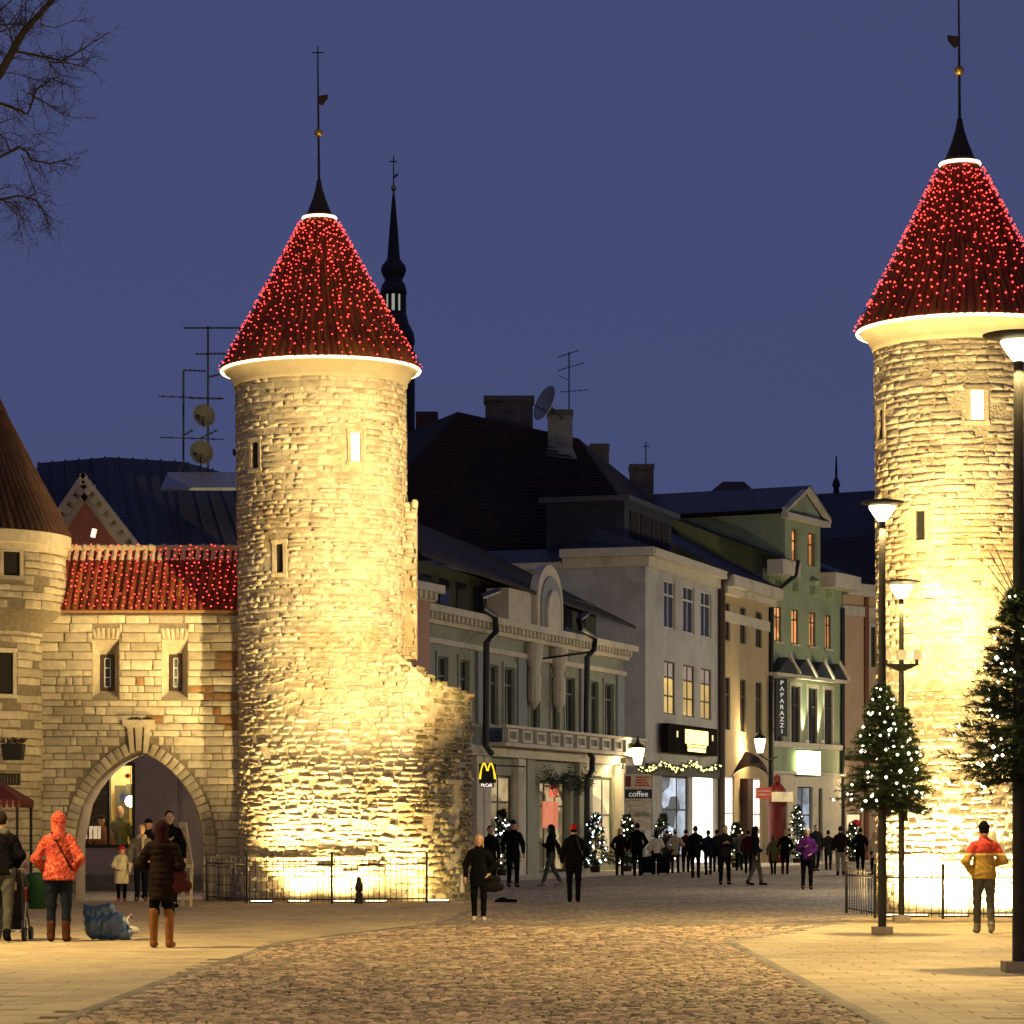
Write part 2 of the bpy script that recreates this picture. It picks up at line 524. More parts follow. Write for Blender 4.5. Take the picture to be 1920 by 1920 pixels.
# paving slabs
def slab_var(seed):
    r = np.random.default_rng(seed)
    V = []
    for z, k in ((-1, .5), (-.35, .5), (0, .488)):
        for sx, sy in ((-1, -1), (1, -1), (1, 1), (-1, 1)):
            V.append((sx * k, sy * k, z + (r.uniform(-.06, .06) if z == 0 else 0)))
    Fq = []
    for a in (0, 4):
        for i in range(4):
            j = (i + 1) % 4
            Fq += [(a + i, a + j, a + 4 + j), (a + i, a + 4 + j, a + 4 + i)]
    Fq += [(8, 9, 10), (8, 10, 11)]
    return np.array(V), np.array(Fq)
slabs = [slab_var(i) for i in range(5)]
def pave(poly, parent, x0, x1, y0, y1, w, d):
    items = []
    row = 0; y = y0
    while y < y1:
        x = x0
        W_ = w
        while x < x1:
            w = W_ * .5 if (x == x0 and row % 2) else W_
            if inside(poly, x + w / 2, y + d / 2) and abs(x + w / 2) < 0.19 * y + 1.5:
                vis = 0 if abs(x + w / 2) < 0.17 * y and y > 24.5 else -100
                items.append((-y + vis, rng.randrange(5), TRS((x + w / 2, y + d / 2, 0.0 + rng.uniform(-.003, .002)), rng.uniform(-.004, .004),
                              (w - rng.uniform(.010, .022), d - rng.uniform(.012, .028), 0.016))))
            x += w
        w = W_
        y += d; row += 1
    scatter("paving_slab", slabs, items, M_SLAB, parent, 300, "far_paving_slabs")
pave(RP, pave_r, 3.19, 12.5, 22, 62, 0.62, 0.42)
pave(LP, pave_l, -12.5, -0.6, 22, 66, 0.62, 0.42)
# flush kerb stones along both edges of the cobbles
def kerb(path, name, parent, w=0.13):
    items = []
    for (xa, ya), (xb, yb) in zip(path[:-1], path[1:]):
        L = math.hypot(xb - xa, yb - ya); n = max(1, int(L / 0.9)); a = math.atan2(yb - ya, xb - xa)
        for i in range(n):
            t = (i + 0.5) / n
            items.append((-(ya + (yb - ya) * t), rng.randrange(5), TRS((xa + (xb - xa) * t, ya + (yb - ya) * t, 0.008 + rng.uniform(-.003, .002)), a, (L / n - 0.015, w, 0.03))))
    scatter("kerb_stone", slabs, items, M_KERB, parent, 300)
kerb(RP[:4], "kerb", pave_r)
kerb(LP[1:9], "kerb", pave_l)
# ------------------------------------------------------------------ towers
st_var = stone_variants(10, 5, jit=0.10, ix=0.04, iz=0.10, bulge=0.05, cx=.44, cz=.34)
flat_var = stone_variants(10, 9, jit=0.035, ix=0.018, iz=0.05, bulge=0.04, cx=.475, cz=.43)
mid_var = stone_variants(10, 15, jit=0.09, ix=0.015, iz=0.045, bulge=0.03, cx=.475, cz=.42)
st_var = st_var + stone_variants(10, 25, jit=0.16, ix=0.06, iz=0.12, bulge=0.08, cx=.42, cz=.30)
nst = len(st_var)
st_all = st_var + mid_var

def tile_variant():
    # half-barrel roof tile: x across, z up the slope (0..1), y outward
    V, Fq = [], []
    n = 6
    for z, k in ((0, .5), (0, .40), (1, .40), (1, .33)):
        pass
    for z, k, dy in ((0.0, .50, 0.0), (1.0, .42, -0.12)):
        for i in range(n + 1):
            a = math.pi * i / n
            V.append((-k * math.cos(a), -(k * math.sin(a)) + dy * -1 * 0.3, z))
    for i in range(n):
        Fq += [(i, i + 1, n + 1 + i + 1), (i, n + 1 + i + 1, n + 1 + i)]
    # butt end
    c = len(V); V.append((0, 0, 0.0))
    for i in range(n): Fq.append((c, i + 1, i))
    return np.array(V), np.array(Fq)
tile_var = [tile_variant()]

def round_tower(label, ax_px, Dax, r, z_eave, lean, wins, name="stone_tower", cone_r=2.2, cone_h=3.4, top_r=0.36, lit=True,
                rough_z=5.2, ledge_z=1.0, ledge=0.20, spire=True, spire_len=3.0, bulbs=True, vane=1, overhang=None,
                stone_m=None, mortar_m=None, sw=(0.16, 0.44), sh=(0.08, 0.155), variant=None, seed=1, tile_m=None, ball_z=1.35, vane_z=2.2, cross=True):
    rg = random.Random(seed)
    stone_m = stone_m or M_TSTONE; mortar_m = mortar_m or M_MORTAR; own = variant is None; variant = variant or st_all; tile_m = tile_m or M_TILE
    X = xat(ax_px, Dax)
    T = thing(name, label, "tower", (X, Dax, 0), rot=(0, lean, 0))
    def rad(z):
        q = r
        if ledge and z < ledge_z: q += ledge
        if overhang and z > overhang[0]: q = overhang[1]
        return q
    # windows in local angle/height
    W = []
    for (px, y0, y1, wpx, litw) in wins:
        D = Dax - r * 0.9
        zz0 = CZ + (HOR - y1) / F * D; zz1 = CZ + (HOR - y0) / F * D
        xl = xat(px, D) - (X + math.sin(lean) * (zz0 + zz1) / 2)
        rr = rad((zz0 + zz1) / 2)
        a = -math.pi / 2 + math.asin(max(-.97, min(.97, xl / rr)))
        half = wpx / F * D / 2 / rr / max(0.35, math.cos(a + math.pi / 2))
        W.append((a, half, zz0, zz1, litw, rr))
    # core, pierced by the windows
    zs = {0.0, z_eave}
    if ledge: zs |= {ledge_z, ledge_z + 0.001}
    if overhang: zs |= {overhang[0], overhang[0] + 0.001}
    th = {-math.pi + 2 * math.pi * k / 64 for k in range(64)}
    for a, hf, z0, z1, _, _ in W:
        zs |= {z0, z1}; th |= {a - hf, a + hf}
    z = 0.0
    while z < z_eave: zs.add(z); z += 0.55
    zs = sorted(zs); th = sorted(th)
    mb = MB()
    cd = .008
    vs = [((rad(z + 0.0005) - cd) * math.cos(t), (rad(z + 0.0005) - cd) * math.sin(t), z) for z in zs for t in th]
    fs = []; n = len(th)
    for i in range(len(zs) - 1):
        for k in range(n):
            t0 = th[k]; t1 = th[(k + 1) % n] if k + 1 < n else th[0] + 2 * math.pi
            tm = (t0 + t1) / 2; zm = (zs[i] + zs[i + 1]) / 2
            if any(abs(tm - a) < hf and z0 < zm < z1 for a, hf, z0, z1, _, _ in W): continue
            k2 = (k + 1) % n
            fs.append((i * n + k, i * n + k2, (i + 1) * n + k2, (i + 1) * n + k))
    mb.add(vs, fs)
    mb.build("wall_core", mortar_m, T, smooth=True)
    for a, hf, z0, z1, litw, rr in W:
        c, s = math.cos(a), math.sin(a)
        Mx = Matrix(((-s, -c, 0, rr * c), (c, -s, 0, rr * s), (0, 0, 1, 0), (0, 0, 0, 1)))   # local x tangent, -y outward
        w = hf * rr
        m2 = MB()
        for (x0, x1, y0, y1, za, zb) in ((-w - .06, -w, 0.0, .42, z0, z1), (w, w + .06, 0.0, .42, z0, z1),
                                         (-w - .06, w + .06, 0.0, .42, z0 - .06, z0), (-w - .06, w + .06, 0.0, .42, z1, z1 + .06)):
            m2.box(x0, x1, y0, y1, za, zb, Mx)
        win = m2.build("window" if litw < 2 else "niche", M_DRESS if litw < 2 else M_MORTAR, T)
        p = MB().box(-w, w, {0: .045, 1: .045, 2: .32}[litw], .40, z0, z1, Mx)
        p.build("pane" if litw < 2 else "niche_back", (M_DARK, M_LITW, M_MORTAR)[litw], win)
        if litw == 2: continue
        f = MB()
        f.box(-w - .09, -w, -.008, .05, z0 - .02, z1 + .02, Mx); f.box(w, w + .09, -.008, .05, z0 - .02, z1 + .02, Mx)
        f.box(-w - .11, w + .11, -.010, .05, z1 + .022, z1 + .10, Mx); f.box(-w - .11, w + .11, -.012, .05, z0 - .09, z0 - .022, Mx)
        f.build("stone_surround", stone_m, win)
    # stones
    items = []
    z = 0.0
    while z < z_eave - 0.25:
        h = rg.uniform(*sh)
        if z + h > z_eave - 0.22: break
        rr = rad(z + h / 2)
        rough = rough_z is not None and z < rough_z and z > ledge_z
        t = -math.pi + rg.uniform(0, .1)
        while t < math.pi - 0.02:
            w = rg.uniform(*sw) * (rg.choice((.6, .85, 1.0, 1.15)) if rough else 1.0)
            dt = w / rr
            tm = t + dt / 2
            t += dt
            bad = False
            for a, hf, z0, z1, _, _ in W:
                if abs(tm - a) < hf + dt / 2 + .11 / rr and z0 - .12 < z + h and z < z1 + .13: bad = True
            if bad:
                t += .05 / rr - dt
                continue
            if rough:
                if rg.random() < .10: continue
                proud = rg.choice((.004, .009, .014, .019, .026, .04)) * rg.uniform(.6, 1.2)
                g = .02
            else:
                if rg.random() < .10: continue
                proud = rg.uniform(-.009, .006); g = .005
            dep = proud + .05
            c, s = math.cos(tm), math.sin(tm)
            rb = rr - .05
            hh = h * (rg.uniform(.55, 1.0) if rough else rg.uniform(.80, .97))
            M = TRS((rb * c, rb * s, z + h / 2 + (rg.uniform(-.035, .035) if rough else rg.uniform(-.008, .008))), tm + math.pi / 2, (w - g, dep, hh), ry=rg.uniform(-.10, .10) if rough else rg.uniform(-.02, .02))
            items.append((w * hh * max(-.2, -s) * (1 if (xat(ax_px, Dax) + rr * c) / Dax < .169 and (xat(ax_px, Dax) + rr * c) / Dax > -.169 else .01), (rg.randrange(nst) if rough else nst + rg.randrange(10)) if own else rg.randrange(len(variant)), M))
        z += h
    scatter("stone", variant, items, stone_m, T, 300, "small_stones")
    # cornice
    rt = rad(z_eave - 0.1)
    if lit:
        MB().lathe([(rt - .03, z_eave - .42), (rt + .035, z_eave - .41), (rt + .04, z_eave - .33), (rt + .10, z_eave - .24), (rt + .15, z_eave - .13),
                    (cone_r - .10, z_eave - .10), (cone_r - .06, z_eave - .02), (rt - .05, z_eave)], 72).build("cornice", M_PLAST, T, smooth=True)
        a = [2 * math.pi * k / 96 for k in range(97)]
        MB().tube([((cone_r - .015) * math.cos(q), (cone_r - .015) * math.sin(q), z_eave - .045) for q in a], .034, 6, cap=False).build("rope_light", M_ROPE, T, smooth=True)
    else:
        MB().lathe([(rt - .03, z_eave - .5), (rt + .05, z_eave - .48), (rt + .06, z_eave - .34), (rt + .12, z_eave - .32), (rt + .13, z_eave - .05), (rt - .05, z_eave)], 60).build("cornice", M_DRESS, T)
    # roof
    zt = z_eave + cone_h
    def crad(z):
        k = (z - z_eave) / cone_h
        return cone_r + (top_r - cone_r) * k + 0.10 * (k * (k - 1)) * 1.0
    prof = [(crad(z_eave + cone_h * i / 8) - .03, z_eave + cone_h * i / 8 - .005) for i in range(9)]
    roof = MB().lathe(prof, 64).build("roof", tile_m, T, smooth=True)
    items = []
    nc = 84; rows = 9
    for j in range(rows):
        za = z_eave - .03 + cone_h * j / rows; zb = z_eave + cone_h * (j + 1) / rows + .02
        ra, rb = crad(max(za, z_eave)), crad(min(zb, zt))
        L = math.hypot(zb - za, ra - rb); tilt = math.atan2(ra - rb, zb - za)
        for k in range(nc):
            if j > 5 and k % 2: continue
            a = 2 * math.pi * (k + .5) / nc + rg.uniform(-.004, .004)
            w = 2 * math.pi * ra / nc * (0.62 if j <= 5 else 1.15)
            M = TRS(((ra - .02) * math.cos(a), (ra - .02) * math.sin(a), za + rg.uniform(-.012, .012)), a + math.pi / 2, (w, min(w, .11) * .9, L), rx=-tilt)
            items.append((w * L * max(-.2, -math.sin(a)) * (1 if abs(xat(ax_px, Dax) + ra * math.cos(a)) / Dax < .17 else .01), 0, M))
    scatter("roof_tile", tile_var, items, tile_m, roof, 300, "small_roof_tiles", smooth=False)
    if spire:
        b = zt
        MB().lathe([(top_r + .02, b - .02), (top_r * .92, b + .03), (top_r * .55, b + .32), (top_r * .28, b + .58), (.06, b + .72), (.05, b + .80)], 24).build("spire_cap", M_COPPER, T, smooth=True)
        rod = MB().tube([(0, 0, b + .7), (0, 0, b + spire_len)], [.03, .014], 6)
        if cross: rod.box(-.13, .13, -.012, .012, b + spire_len - .16, b + spire_len - .135)
        rod.build("spire_rod", M_IRON, T)
        MB().ball((0, 0, b + ball_z + .5), .095, 14, 10).build("spire_ball", M_GOLDB, T, smooth=True)
        s = vane
        MB().prism([(0.01 * s, b + vane_z), (.09 * s, b + vane_z - .06), (.22 * s, b + vane_z + .10), (.22 * s, b + vane_z + .20), (.01 * s, b + vane_z + .17)], -.01, .01, "y").build("weather_vane", M_COPPER, T)
        if lit:
            a = [2 * math.pi * k / 32 for k in range(33)]
            MB().lathe([(top_r + .01, b - .13), (top_r + .05, b - .11), (top_r + .05, b - .035), (top_r + .015, b - .025)], 32).build("crown_band", M_PLAST, T, smooth=True)
            MB().tube([((top_r + .06) * math.cos(q), (top_r + .06) * math.sin(q), b - .07) for q in a], .036, 6, cap=False).build("crown_light", M_ROPE, T, smooth=True)
    if bulbs:
        FL = thing("fairy_lights", "strings of red fairy lights hanging over the conical roof of the " + bulbs, "fairy lights", (X, Dax, 0), rot=(0, lean, 0))
        bl, wr = MB(), MB()
        ns = 64
        for k in range(ns):
            a0 = 2 * math.pi * k / ns + rg.uniform(-.04, .04)
            k0 = 0.0 if k % 2 == 0 else rg.uniform(.02, .16)
            z1 = zt - .16 if k % 4 else zt - .12
            z = z_eave + cone_h * k0 + .05
            pts = []
            while z < z1:
                kk = (z - z_eave) / cone_h
                a = a0 + rg.uniform(-.042, .042)
                q = crad(z) + .07
                p = (q * math.cos(a), q * math.sin(a), z)
                pts.append(p)
                if rg.random() < .88: bl.octa(p, rg.uniform(.011, .024))
                z += rg.uniform(.085, .21) * (1.15 if kk < .3 else .95)
            if len(pts) > 1: wr.tube(pts, .004, 3, cap=False)
        bo = bl.build("bulbs", M_REDB, FL, fix=False); bo["kind"] = "stuff"
        wr.build("wires", M_WIRE, FL, fix=False)
    return T

M_LITW = mat("lit_tower_window", (0.9, 0.85, 0.7), 0.5, emit=(1.0, 0.93, 0.72), estr=2.2)

round_tower("round limestone tower beside the arched gate, red-lit cone roof with cross", 611, 68.0, 1.94, 12.06, R(-0.55),
            [(475, 823, 872, 13, 0), (667, 812, 865, 17, 1), (524, 1019, 1073, 14, 0)],
            cone_r=2.27, cone_h=3.52, top_r=.31, spire_len=3.85, ball_z=1.38, vane_z=2.55, bulbs="tower beside the gate", seed=4)
round_tower("round limestone tower on the right behind the street lamps", 1811, 57.0, 1.66, 11.15, R(-0.45),
            [(1657, 751, 808, 9, 0), (1830, 734, 789, 24, 1), (1728, 955, 1010, 15, 0)],
            cone_r=1.99, cone_h=3.22, top_r=.31, spire_len=3.6, ball_z=1.22, vane_z=2.2, vane=-1, bulbs="tower on the right", seed=9,
            rough_z=4.5, ledge_z=1.15, ledge=.06, cross=False, sw=(.18, .42), sh=(.09, .16))
M_REDSTONE = M_GSTONE
round_tower("squat round stone tower at the left edge with dark tiled roof", -72, 68.6, 1.91, 8.35, 0.0,
            [(24, 1035, 1080, 27, 0), (2, 1222, 1300, 34, 0)], cone_r=2.49, cone_h=4.3, top_r=.3, lit=False, spire=False, bulbs=None,
            overhang=(6.52, 2.37), rough_z=None, ledge=0, ledge_z=0, stone_m=M_GSTONE, mortar_m=M_GMORTAR, variant=flat_var,
            sw=(.28, .62), sh=(.15, .23), seed=21, tile_m=M_TILED)

# ruined wall stub against the tower
S = thing("ruined_wall", "broken stub of town wall leaning against the gate tower", "wall", (0, 0, 0))
PT = [(-3.55, 66.55, 6.1), (-2.95, 66.50, 5.85), (-2.52, 66.48, 5.55), (-2.22, 66.52, 5.28), (-1.98, 66.66, 5.08), (-1.80, 66.85, 4.96), (-1.62, 67.15, 4.90), (-1.42, 67.55, 4.80), (-1.22, 68.0, 4.83), (-1.05, 68.5, 4.72), (-0.93, 68.95, 4.68)]
BK = [(-1.6, 69.5, 4.8), (-2.4, 69.6, 5.4), (-3.55, 69.6, 6.0)]
tp = PT + BK
n = len(tp)
core = MB()
core.add([(x, y, 0) for x, y, z in tp] + [(x, y, z - .06) for x, y, z in tp], [tuple(range(n, 2 * n))] + [(i, (i + 1) % n, (i + 1) % n + n, i + n) for i in range(n)])
core.build("wall_core", M_MORTAR, S)
seg = [0.0]
for a, b in zip(PT[:-1], PT[1:]): seg.append(seg[-1] + math.hypot(b[0] - a[0], b[1] - a[1]))
def on_path(s_):
    for k in range(len(seg) - 1):
        if s_ <= seg[k + 1]:
            t = (s_ - seg[k]) / (seg[k + 1] - seg[k]); a, b = PT[k], PT[k + 1]
            return a[0] + (b[0] - a[0]) * t, a[1] + (b[1] - a[1]) * t, a[2] + (b[2] - a[2]) * t, math.atan2(b[1] - a[1], b[0] - a[0])
    return PT[-1][0], PT[-1][1], PT[-1][2], 1.4
items, mossy = [], []
z = 0.02
while z < 6.0:
    h = rng.uniform(.08, .16); q = .25 + rng.uniform(0, .1)
    while q < seg[-1]:
        w = min(rng.uniform(.14, .40), seg[-1] - q + .02)
        x, y, zt_, a = on_path(q + w / 2)
        if w > .07 and z + h < zt_ + .03 and rng.random() > (.08 if q < 1.6 else .22) and not (q > 2.55 and q < 3.15 and 1.75 < z < 2.62):
            M = TRS((x + math.sin(a) * -.03, y + math.cos(a) * .03, z + h / 2), a, (w - .015, rng.uniform(.04, .10), h * rng.uniform(.62, 1.0)), ry=rng.uniform(-.10, .10))
            (items if q < 1.5 + rng.uniform(-.25, .25) else mossy).append((w * h, rng.randrange(nst), M))
        q += w
    z += h
for i in range(70):      # loose stones along the broken top
    x, y, zt_, a = on_path(rng.uniform(.5, seg[-1] - .1))
    mossy.append((0.01, rng.randrange(nst), TRS((x - .05 + rng.uniform(-.2, .05), y + rng.uniform(.02, .6), zt_ - .10 + rng.uniform(0, .06)), rng.uniform(0, 6), (rng.uniform(.15, .4), rng.uniform(.12, .3), rng.uniform(.08, .2)), rx=rng.uniform(-.3, .3))))
scatter("stone", st_var, items, M_TSTONE, S, 150, "small_stones")
scatter("mossy_stone", st_var, mossy, M_MOSSY, S, 150, "small_mossy_stones")
x, y, zt_, a = on_path(2.85)
MB().box(-.42, .42, -.06, .3, 2.62, 2.72, Matrix.Translation((x, y, 0)) @ Matrix.Rotation(a, 4, "Z")).build("lintel", M_PLAST, S)
# remains of the wall walk on the tower's flank
Q = thing("wall_remnant", "narrow strip of broken masonry clinging to the gate tower's right flank", "masonry", (0, 1.9, 0))
Q.scale = (1.028, 1, 1.028)
MB().box(-2.62, -2.10, 65.6, 66.4, 5.3, 8.75).build("masonry_core", M_MORTAR, Q)
items = []
z = 5.35
while z < 8.7:
    h = rng.uniform(.09, .16); x = -2.60
    while x < -2.12:
        w = min(rng.uniform(.14, .3), -2.10 - x)
        if not (5.5 < z < 7.45 and x < -2.30 and rng.random() < .75):
            items.append((w, rng.randrange(nst), TRS((x + w / 2, 65.63, z + h / 2), 0, (w - .012, rng.uniform(.06, .13), h * .9))))
        x += w
    z += h
scatter("stone", st_var, items, M_TSTONE, Q, 200)
MB().lathe([(.02, -.12), (.07, -.07), (.08, .05), (.05, .10)], 6, c=(-2.14, 65.6, 8.70)).build("corbel", M_DRESS, Q)
# ------------------------------------------------------------------ gate between the towers
GY = 68.3
gx = lambda px: xat(px, GY)
gz = lambda py: CZ + (HOR - py) / F * GY
G = thing("town_gate", "limestone gate wall with pointed archway and two slit windows", "gate", (0, GY, 0))
GX0, GX1, GT = gx(60), gx(462), gz(1152)
acx, aw, asp = gx(261), 1.45, 1.28
ah = gz(1408) - asp
aR = (aw * aw + ah * ah) / (2 * aw)
def arch_z(x, grow=0.0):
    d = abs(x - acx)
    w = aw + grow
    if d >= w: return None
    c = aw - aR                       # centre offset of each arc
    return asp + math.sqrt(max(0.0, (aR + grow) ** 2 - (d - c) ** 2))
gw = []
for (o0, o1, i0, i1, yt, yb, yo0, yo1) in ((173, 223, 185, 211, 1226, 1294, 1199, 1308), (303, 352, 315, 338, 1226, 1294, 1199, 1308)):
    gw.append((gx(o0), gx(o1), gx(i0), gx(i1), gz(yb), gz(yt), gz(yo1), gz(yo0)))
xs = {GX0, GX1, acx - aw, acx + aw, acx}
for k in range(1, 16): xs.add(acx - aw + 2 * aw * k / 16)
for w in gw: xs |= {w[0], w[1]}
xs = sorted(xs)
core = MB()
TH = 1.5
for x0, x1 in zip(xs[:-1], xs[1:]):
    xm = (x0 + x1) / 2
    segs = []
    if abs(xm - acx) < aw:
        b0, b1 = arch_z(x0) or asp, arch_z(x1) or asp
    else: b0 = b1 = 0.0
    w = next((w for w in gw if w[0] < xm < w[1]), None)
    segs = [(b0, b1, GT, GT)] if not w else [(b0, b1, w[6], w[6]), (w[7], w[7], GT, GT)]
    for za0, za1, zb0, zb1 in segs:
        core.hexa([(x0, 0, za0), (x1, 0, za1), (x1, TH, za1), (x0, TH, za0), (x0, 0, zb0), (x1, 0, zb1), (x1, TH, zb1), (x0, TH, zb0)])
core.build("wall_core", M_GMORTAR, G)
M_WOOD = mat("dark_brown_wood", (0.045, 0.022, 0.012), 0.6, var=0.3, scale=20)
M_LEAD = mat("pale_glazing_bar", (0.55, 0.55, 0.52), 0.5)
for (o0, o1, i0, i1, z0, z1, zo0, zo1) in gw:
    d = .34
    s = MB()
    e = .003
    s.add([(o0 + e, 0.01, zo0 + e), (o1 - e, 0.01, zo0 + e), (o1 - e, 0.01, zo1 - e), (o0 + e, 0.01, zo1 - e), (i0, d, z0), (i1, d, z0), (i1, d, z1), (i0, d, z1)],
          [(0, 1, 5, 4), (1, 2, 6, 5), (2, 3, 7, 6), (3, 0, 4, 7)])
    w_ = s.build("window", M_GSTONE, G, fix=False)
    f = MB()
    f.box(i0, i0 + .07, d - .05, d + .03, z0, z1); f.box(i1 - .07, i1, d - .05, d + .03, z0, z1)
    f.box(i0 + .07, i1 - .07, d - .048, d + .03, z0, z0 + .07); f.box(i0 + .07, i1 - .07, d - .048, d + .03, z1 - .07, z1)
    f.build("frame", M_WOOD, w_)
    xm = (i0 + i1) / 2; b = MB()
    for x in (i0 + .095, i1 - .095): b.box(x - .008, x + .008, d - .02, d - .005, z0 + .09, z1 - .09)
    for k in range(4):
        zz = z0 + .09 + (z1 - z0 - .18) * k / 3
        b.box(i0 + .10, i1 - .10, d - .019, d - .006, zz - .01, zz + .01)
    b.build("glazing_bars", M_LEAD, w_)
    MB().box(i0 + .05, i1 - .05, d + .005, d + .02, z0 + .05, z1 - .05).build("pane", M_GLASSD, w_)
    items = []
    nl = 6
    for k in range(nl):
        t = (k + .5) / nl - .5
        items.append((1, rng.randrange(8), TRS(((o0 + o1) / 2 + t * (o1 - o0) * 1.05, .04, zo1 + .13), 0, ((o1 - o0) / nl * 1.06 - .010, .05, .27), ry=t * .5)))
    scatter("lintel_stone", flat_var, items, M_GSTONE, w_, 50)

# masonry courses
items, browns = [], []
brown_px = [(255, 1272, 27, 10), (178, 1310, 20, 10), (362, 1297, 20, 9), (385, 1303, 34, 11), (402, 1284, 24, 12), (300, 1356, 26, 10), (370, 1356, 28, 9), (195, 1369, 26, 7), (252, 1220, 28, 8), (420, 1240, 30, 16), (430, 1235, 20, 12), (405, 1330, 26, 12), (425, 1300, 30, 10), (440, 1355, 34, 12), (420, 1378, 24, 10)]
z = 0.0
while z < GT - .02:
    h = rng.uniform(.14, .21)
    if z > 5.2: h = rng.uniform(.19, .24)
    if z + h > GT - .02: h = GT - .02 - z
    if h < .08: break
    x = GX0 + .02
    while x < GX1 - .02:
        w = rng.choice((rng.uniform(.15, .3), rng.uniform(.26, .62), rng.uniform(.4, .75))) if z < 5.2 else rng.uniform(.5, .95)
        w = min(w, GX1 - .02 - x)
        xa, xb = x, x + w
        x += w
        # trim against openings
        cuts = [(xa, xb)]
        ztop, zbot = z + h, z
        for q in gw:
            if ztop > q[6] - .01 and zbot < q[7] + .28:
                m = .04 if zbot < q[7] else .06
                new = []
                for a, b in cuts:
                    if b <= q[0] - .0 or a >= q[1] + .0: new.append((a, b)); continue
                    if a < q[0] - .0: new.append((a, q[0]))
                    if b > q[1] + .0: new.append((q[1], b))
                cuts = new
        # arch ring
        new = []
        for a, b in cuts:
            g = .30
            zz = zbot
            if zz < asp: half = aw + g if zz > .0 else aw + g
            else:
                dd = (aR + g) ** 2 - (zz - asp) ** 2
                half = (math.sqrt(dd) + aw - aR) if dd > 0 else -1
            half = max(half, 0) if half > 0 else 0
            if half <= 0: new.append((a, b)); continue
            l, r_ = acx - half, acx + half
            if b <= l or a >= r_: new.append((a, b)); continue
            if a < l: new.append((a, l))
            if b > r_: new.append((r_, b))
        for a, b in new:
            if b - a < .07: continue
            cx = (a + b) / 2
            ppx = 960 + cx * F / GY; ppy = HOR - (z + h / 2 - CZ) * F / GY
            isb = any(abs(ppx - bx) < bw * .5 and abs(ppy - by) < bh * .75 for bx, by, bw, bh in brown_px)
            M = TRS((cx, .04, z + h / 2), 0, (b - a - rng.uniform(.006, .016), .04 + rng.uniform(.004, .026), h - rng.uniform(.008, .020)), ry=rng.uniform(-.008, .008))
            (browns if isb else items).append(((b - a) * h, rng.randrange(8), M))
    z += h
scatter("stone", flat_var, items, M_GSTONE, G, 300, "small_stones")
scatter("brown_stone", flat_var, browns, M_BROWN, G, 40)
# voussoirs
items = []
amax = math.acos((aR - aw) / aR)
for s in (-1, 1):
    nv = 15
    for k in range(nv):
        a = amax * (k + .5) / nv * .93
        rr = aR + .145
        x = acx + s * (aw - aR + rr * math.cos(a)); zz = asp + rr * math.sin(a)
        ang = a if s > 0 else math.pi - a
        items.append((1, rng.randrange(8), TRS((x, .035, zz), 0, (.27, .055 + rng.uniform(0, .025), aR * amax / nv - .018), ry=-ang)))
    z = 0.0
    while z < asp:
        h = rng.uniform(.16, .24)
        items.append((1, rng.randrange(8), TRS((acx + s * (aw + .15), .035, z + h / 2), 0, (.28, .07, h - .02))))
        z += h
scatter("arch_stone", flat_var, items, M_GSTONE, G, 100)
k = MB()
for cxk, wt, wb in ((-.20, .13, .10), (0.0, .17, .11), (.20, .13, .10)):
    zt, zb = gz(1362), gz(1408 if cxk == 0 else 1412)
    k.hexa([(acx + cxk * .75 - wb / 2, -.09, zb), (acx + cxk * .75 + wb / 2, -.09, zb), (acx + cxk * .75 + wb / 2, .05, zb), (acx + cxk * .75 - wb / 2, .05, zb),
            (acx + cxk - wt / 2, -.10, zt), (acx + cxk + wt / 2, -.10, zt), (acx + cxk + wt / 2, .05, zt), (acx + cxk - wt / 2, .05, zt)])
k.build("keystone", M_GSTONE, G)
MB().box(acx - .36, acx + .36, -.16, .05, gz(1361), gz(1350)).box(acx - .30, acx + .30, -.12, .05, gz(1364), gz(1361) - .002).build("corbel", M_GSTONE, G)
M_MOSS = mat("moss", (0.04, 0.045, 0.015), 0.95, var=0.4, scale=40, bump=.8)
mo = MB()
for i in range(60):
    mo.octa((acx + rng.uniform(-.28, .28), rng.uniform(-.14, 0), gz(1350) + rng.uniform(0, .05)), rng.uniform(.015, .035))
o = mo.build("moss", M_MOSS, G); o["kind"] = "stuff"

# roof over the gate
RF = thing("gate_roof", "small red tiled roof over the archway hung with red fairy lights", "roof", (0, 0, 0))
e_z, e_y = gz(1146) + .02, GY - .14
r_y = GY + 1.45
r_z = CZ + (HOR - 1030) / F * r_y
ex0, ex1, rx0, rx1 = xat(88, e_y), xat(455, e_y), xat(128, r_y), xat(447, r_y)
b_y = r_y + (r_y - e_y)
MB().add([(ex0, e_y, e_z), (ex1, e_y, e_z), (rx1, r_y, r_z), (rx0, r_y, r_z), (ex0, b_y, e_z), (ex1, b_y, e_z)],
         [(0, 1, 2, 3), (5, 4, 3, 2), (4, 0, 3), (1, 5, 2), (0, 4, 5, 1)]).build("roof_deck", M_TILE, RF)
MB().box(ex0 + .05, ex1, e_y + .05, e_y + .3, e_z - .07, e_z - .005).build("eave_board", M_BROWN, RF)
items, pale = [], []
slope = math.hypot(r_z - e_z, r_y - e_y); tilt = math.atan2(r_y - e_y, r_z - e_z)
nc = 25; rows = 5
for k in range(nc):
    for j in range(rows):
        t = j / rows
        x = ex0 + (ex1 - ex0) * (k + .5) / nc
        xl = ex0 + (rx0 - ex0) * (t + .12)
        if x < xl: continue
        M = TRS((x + rng.uniform(-.006, .006), e_y + (r_y - e_y) * t, e_z + (r_z - e_z) * t + .01), 0, (.125, .085, slope / rows * 1.06), rx=-tilt, ry=rng.uniform(-.01, .01))
        (pale if j == rows - 1 else items).append((1, 0, M))
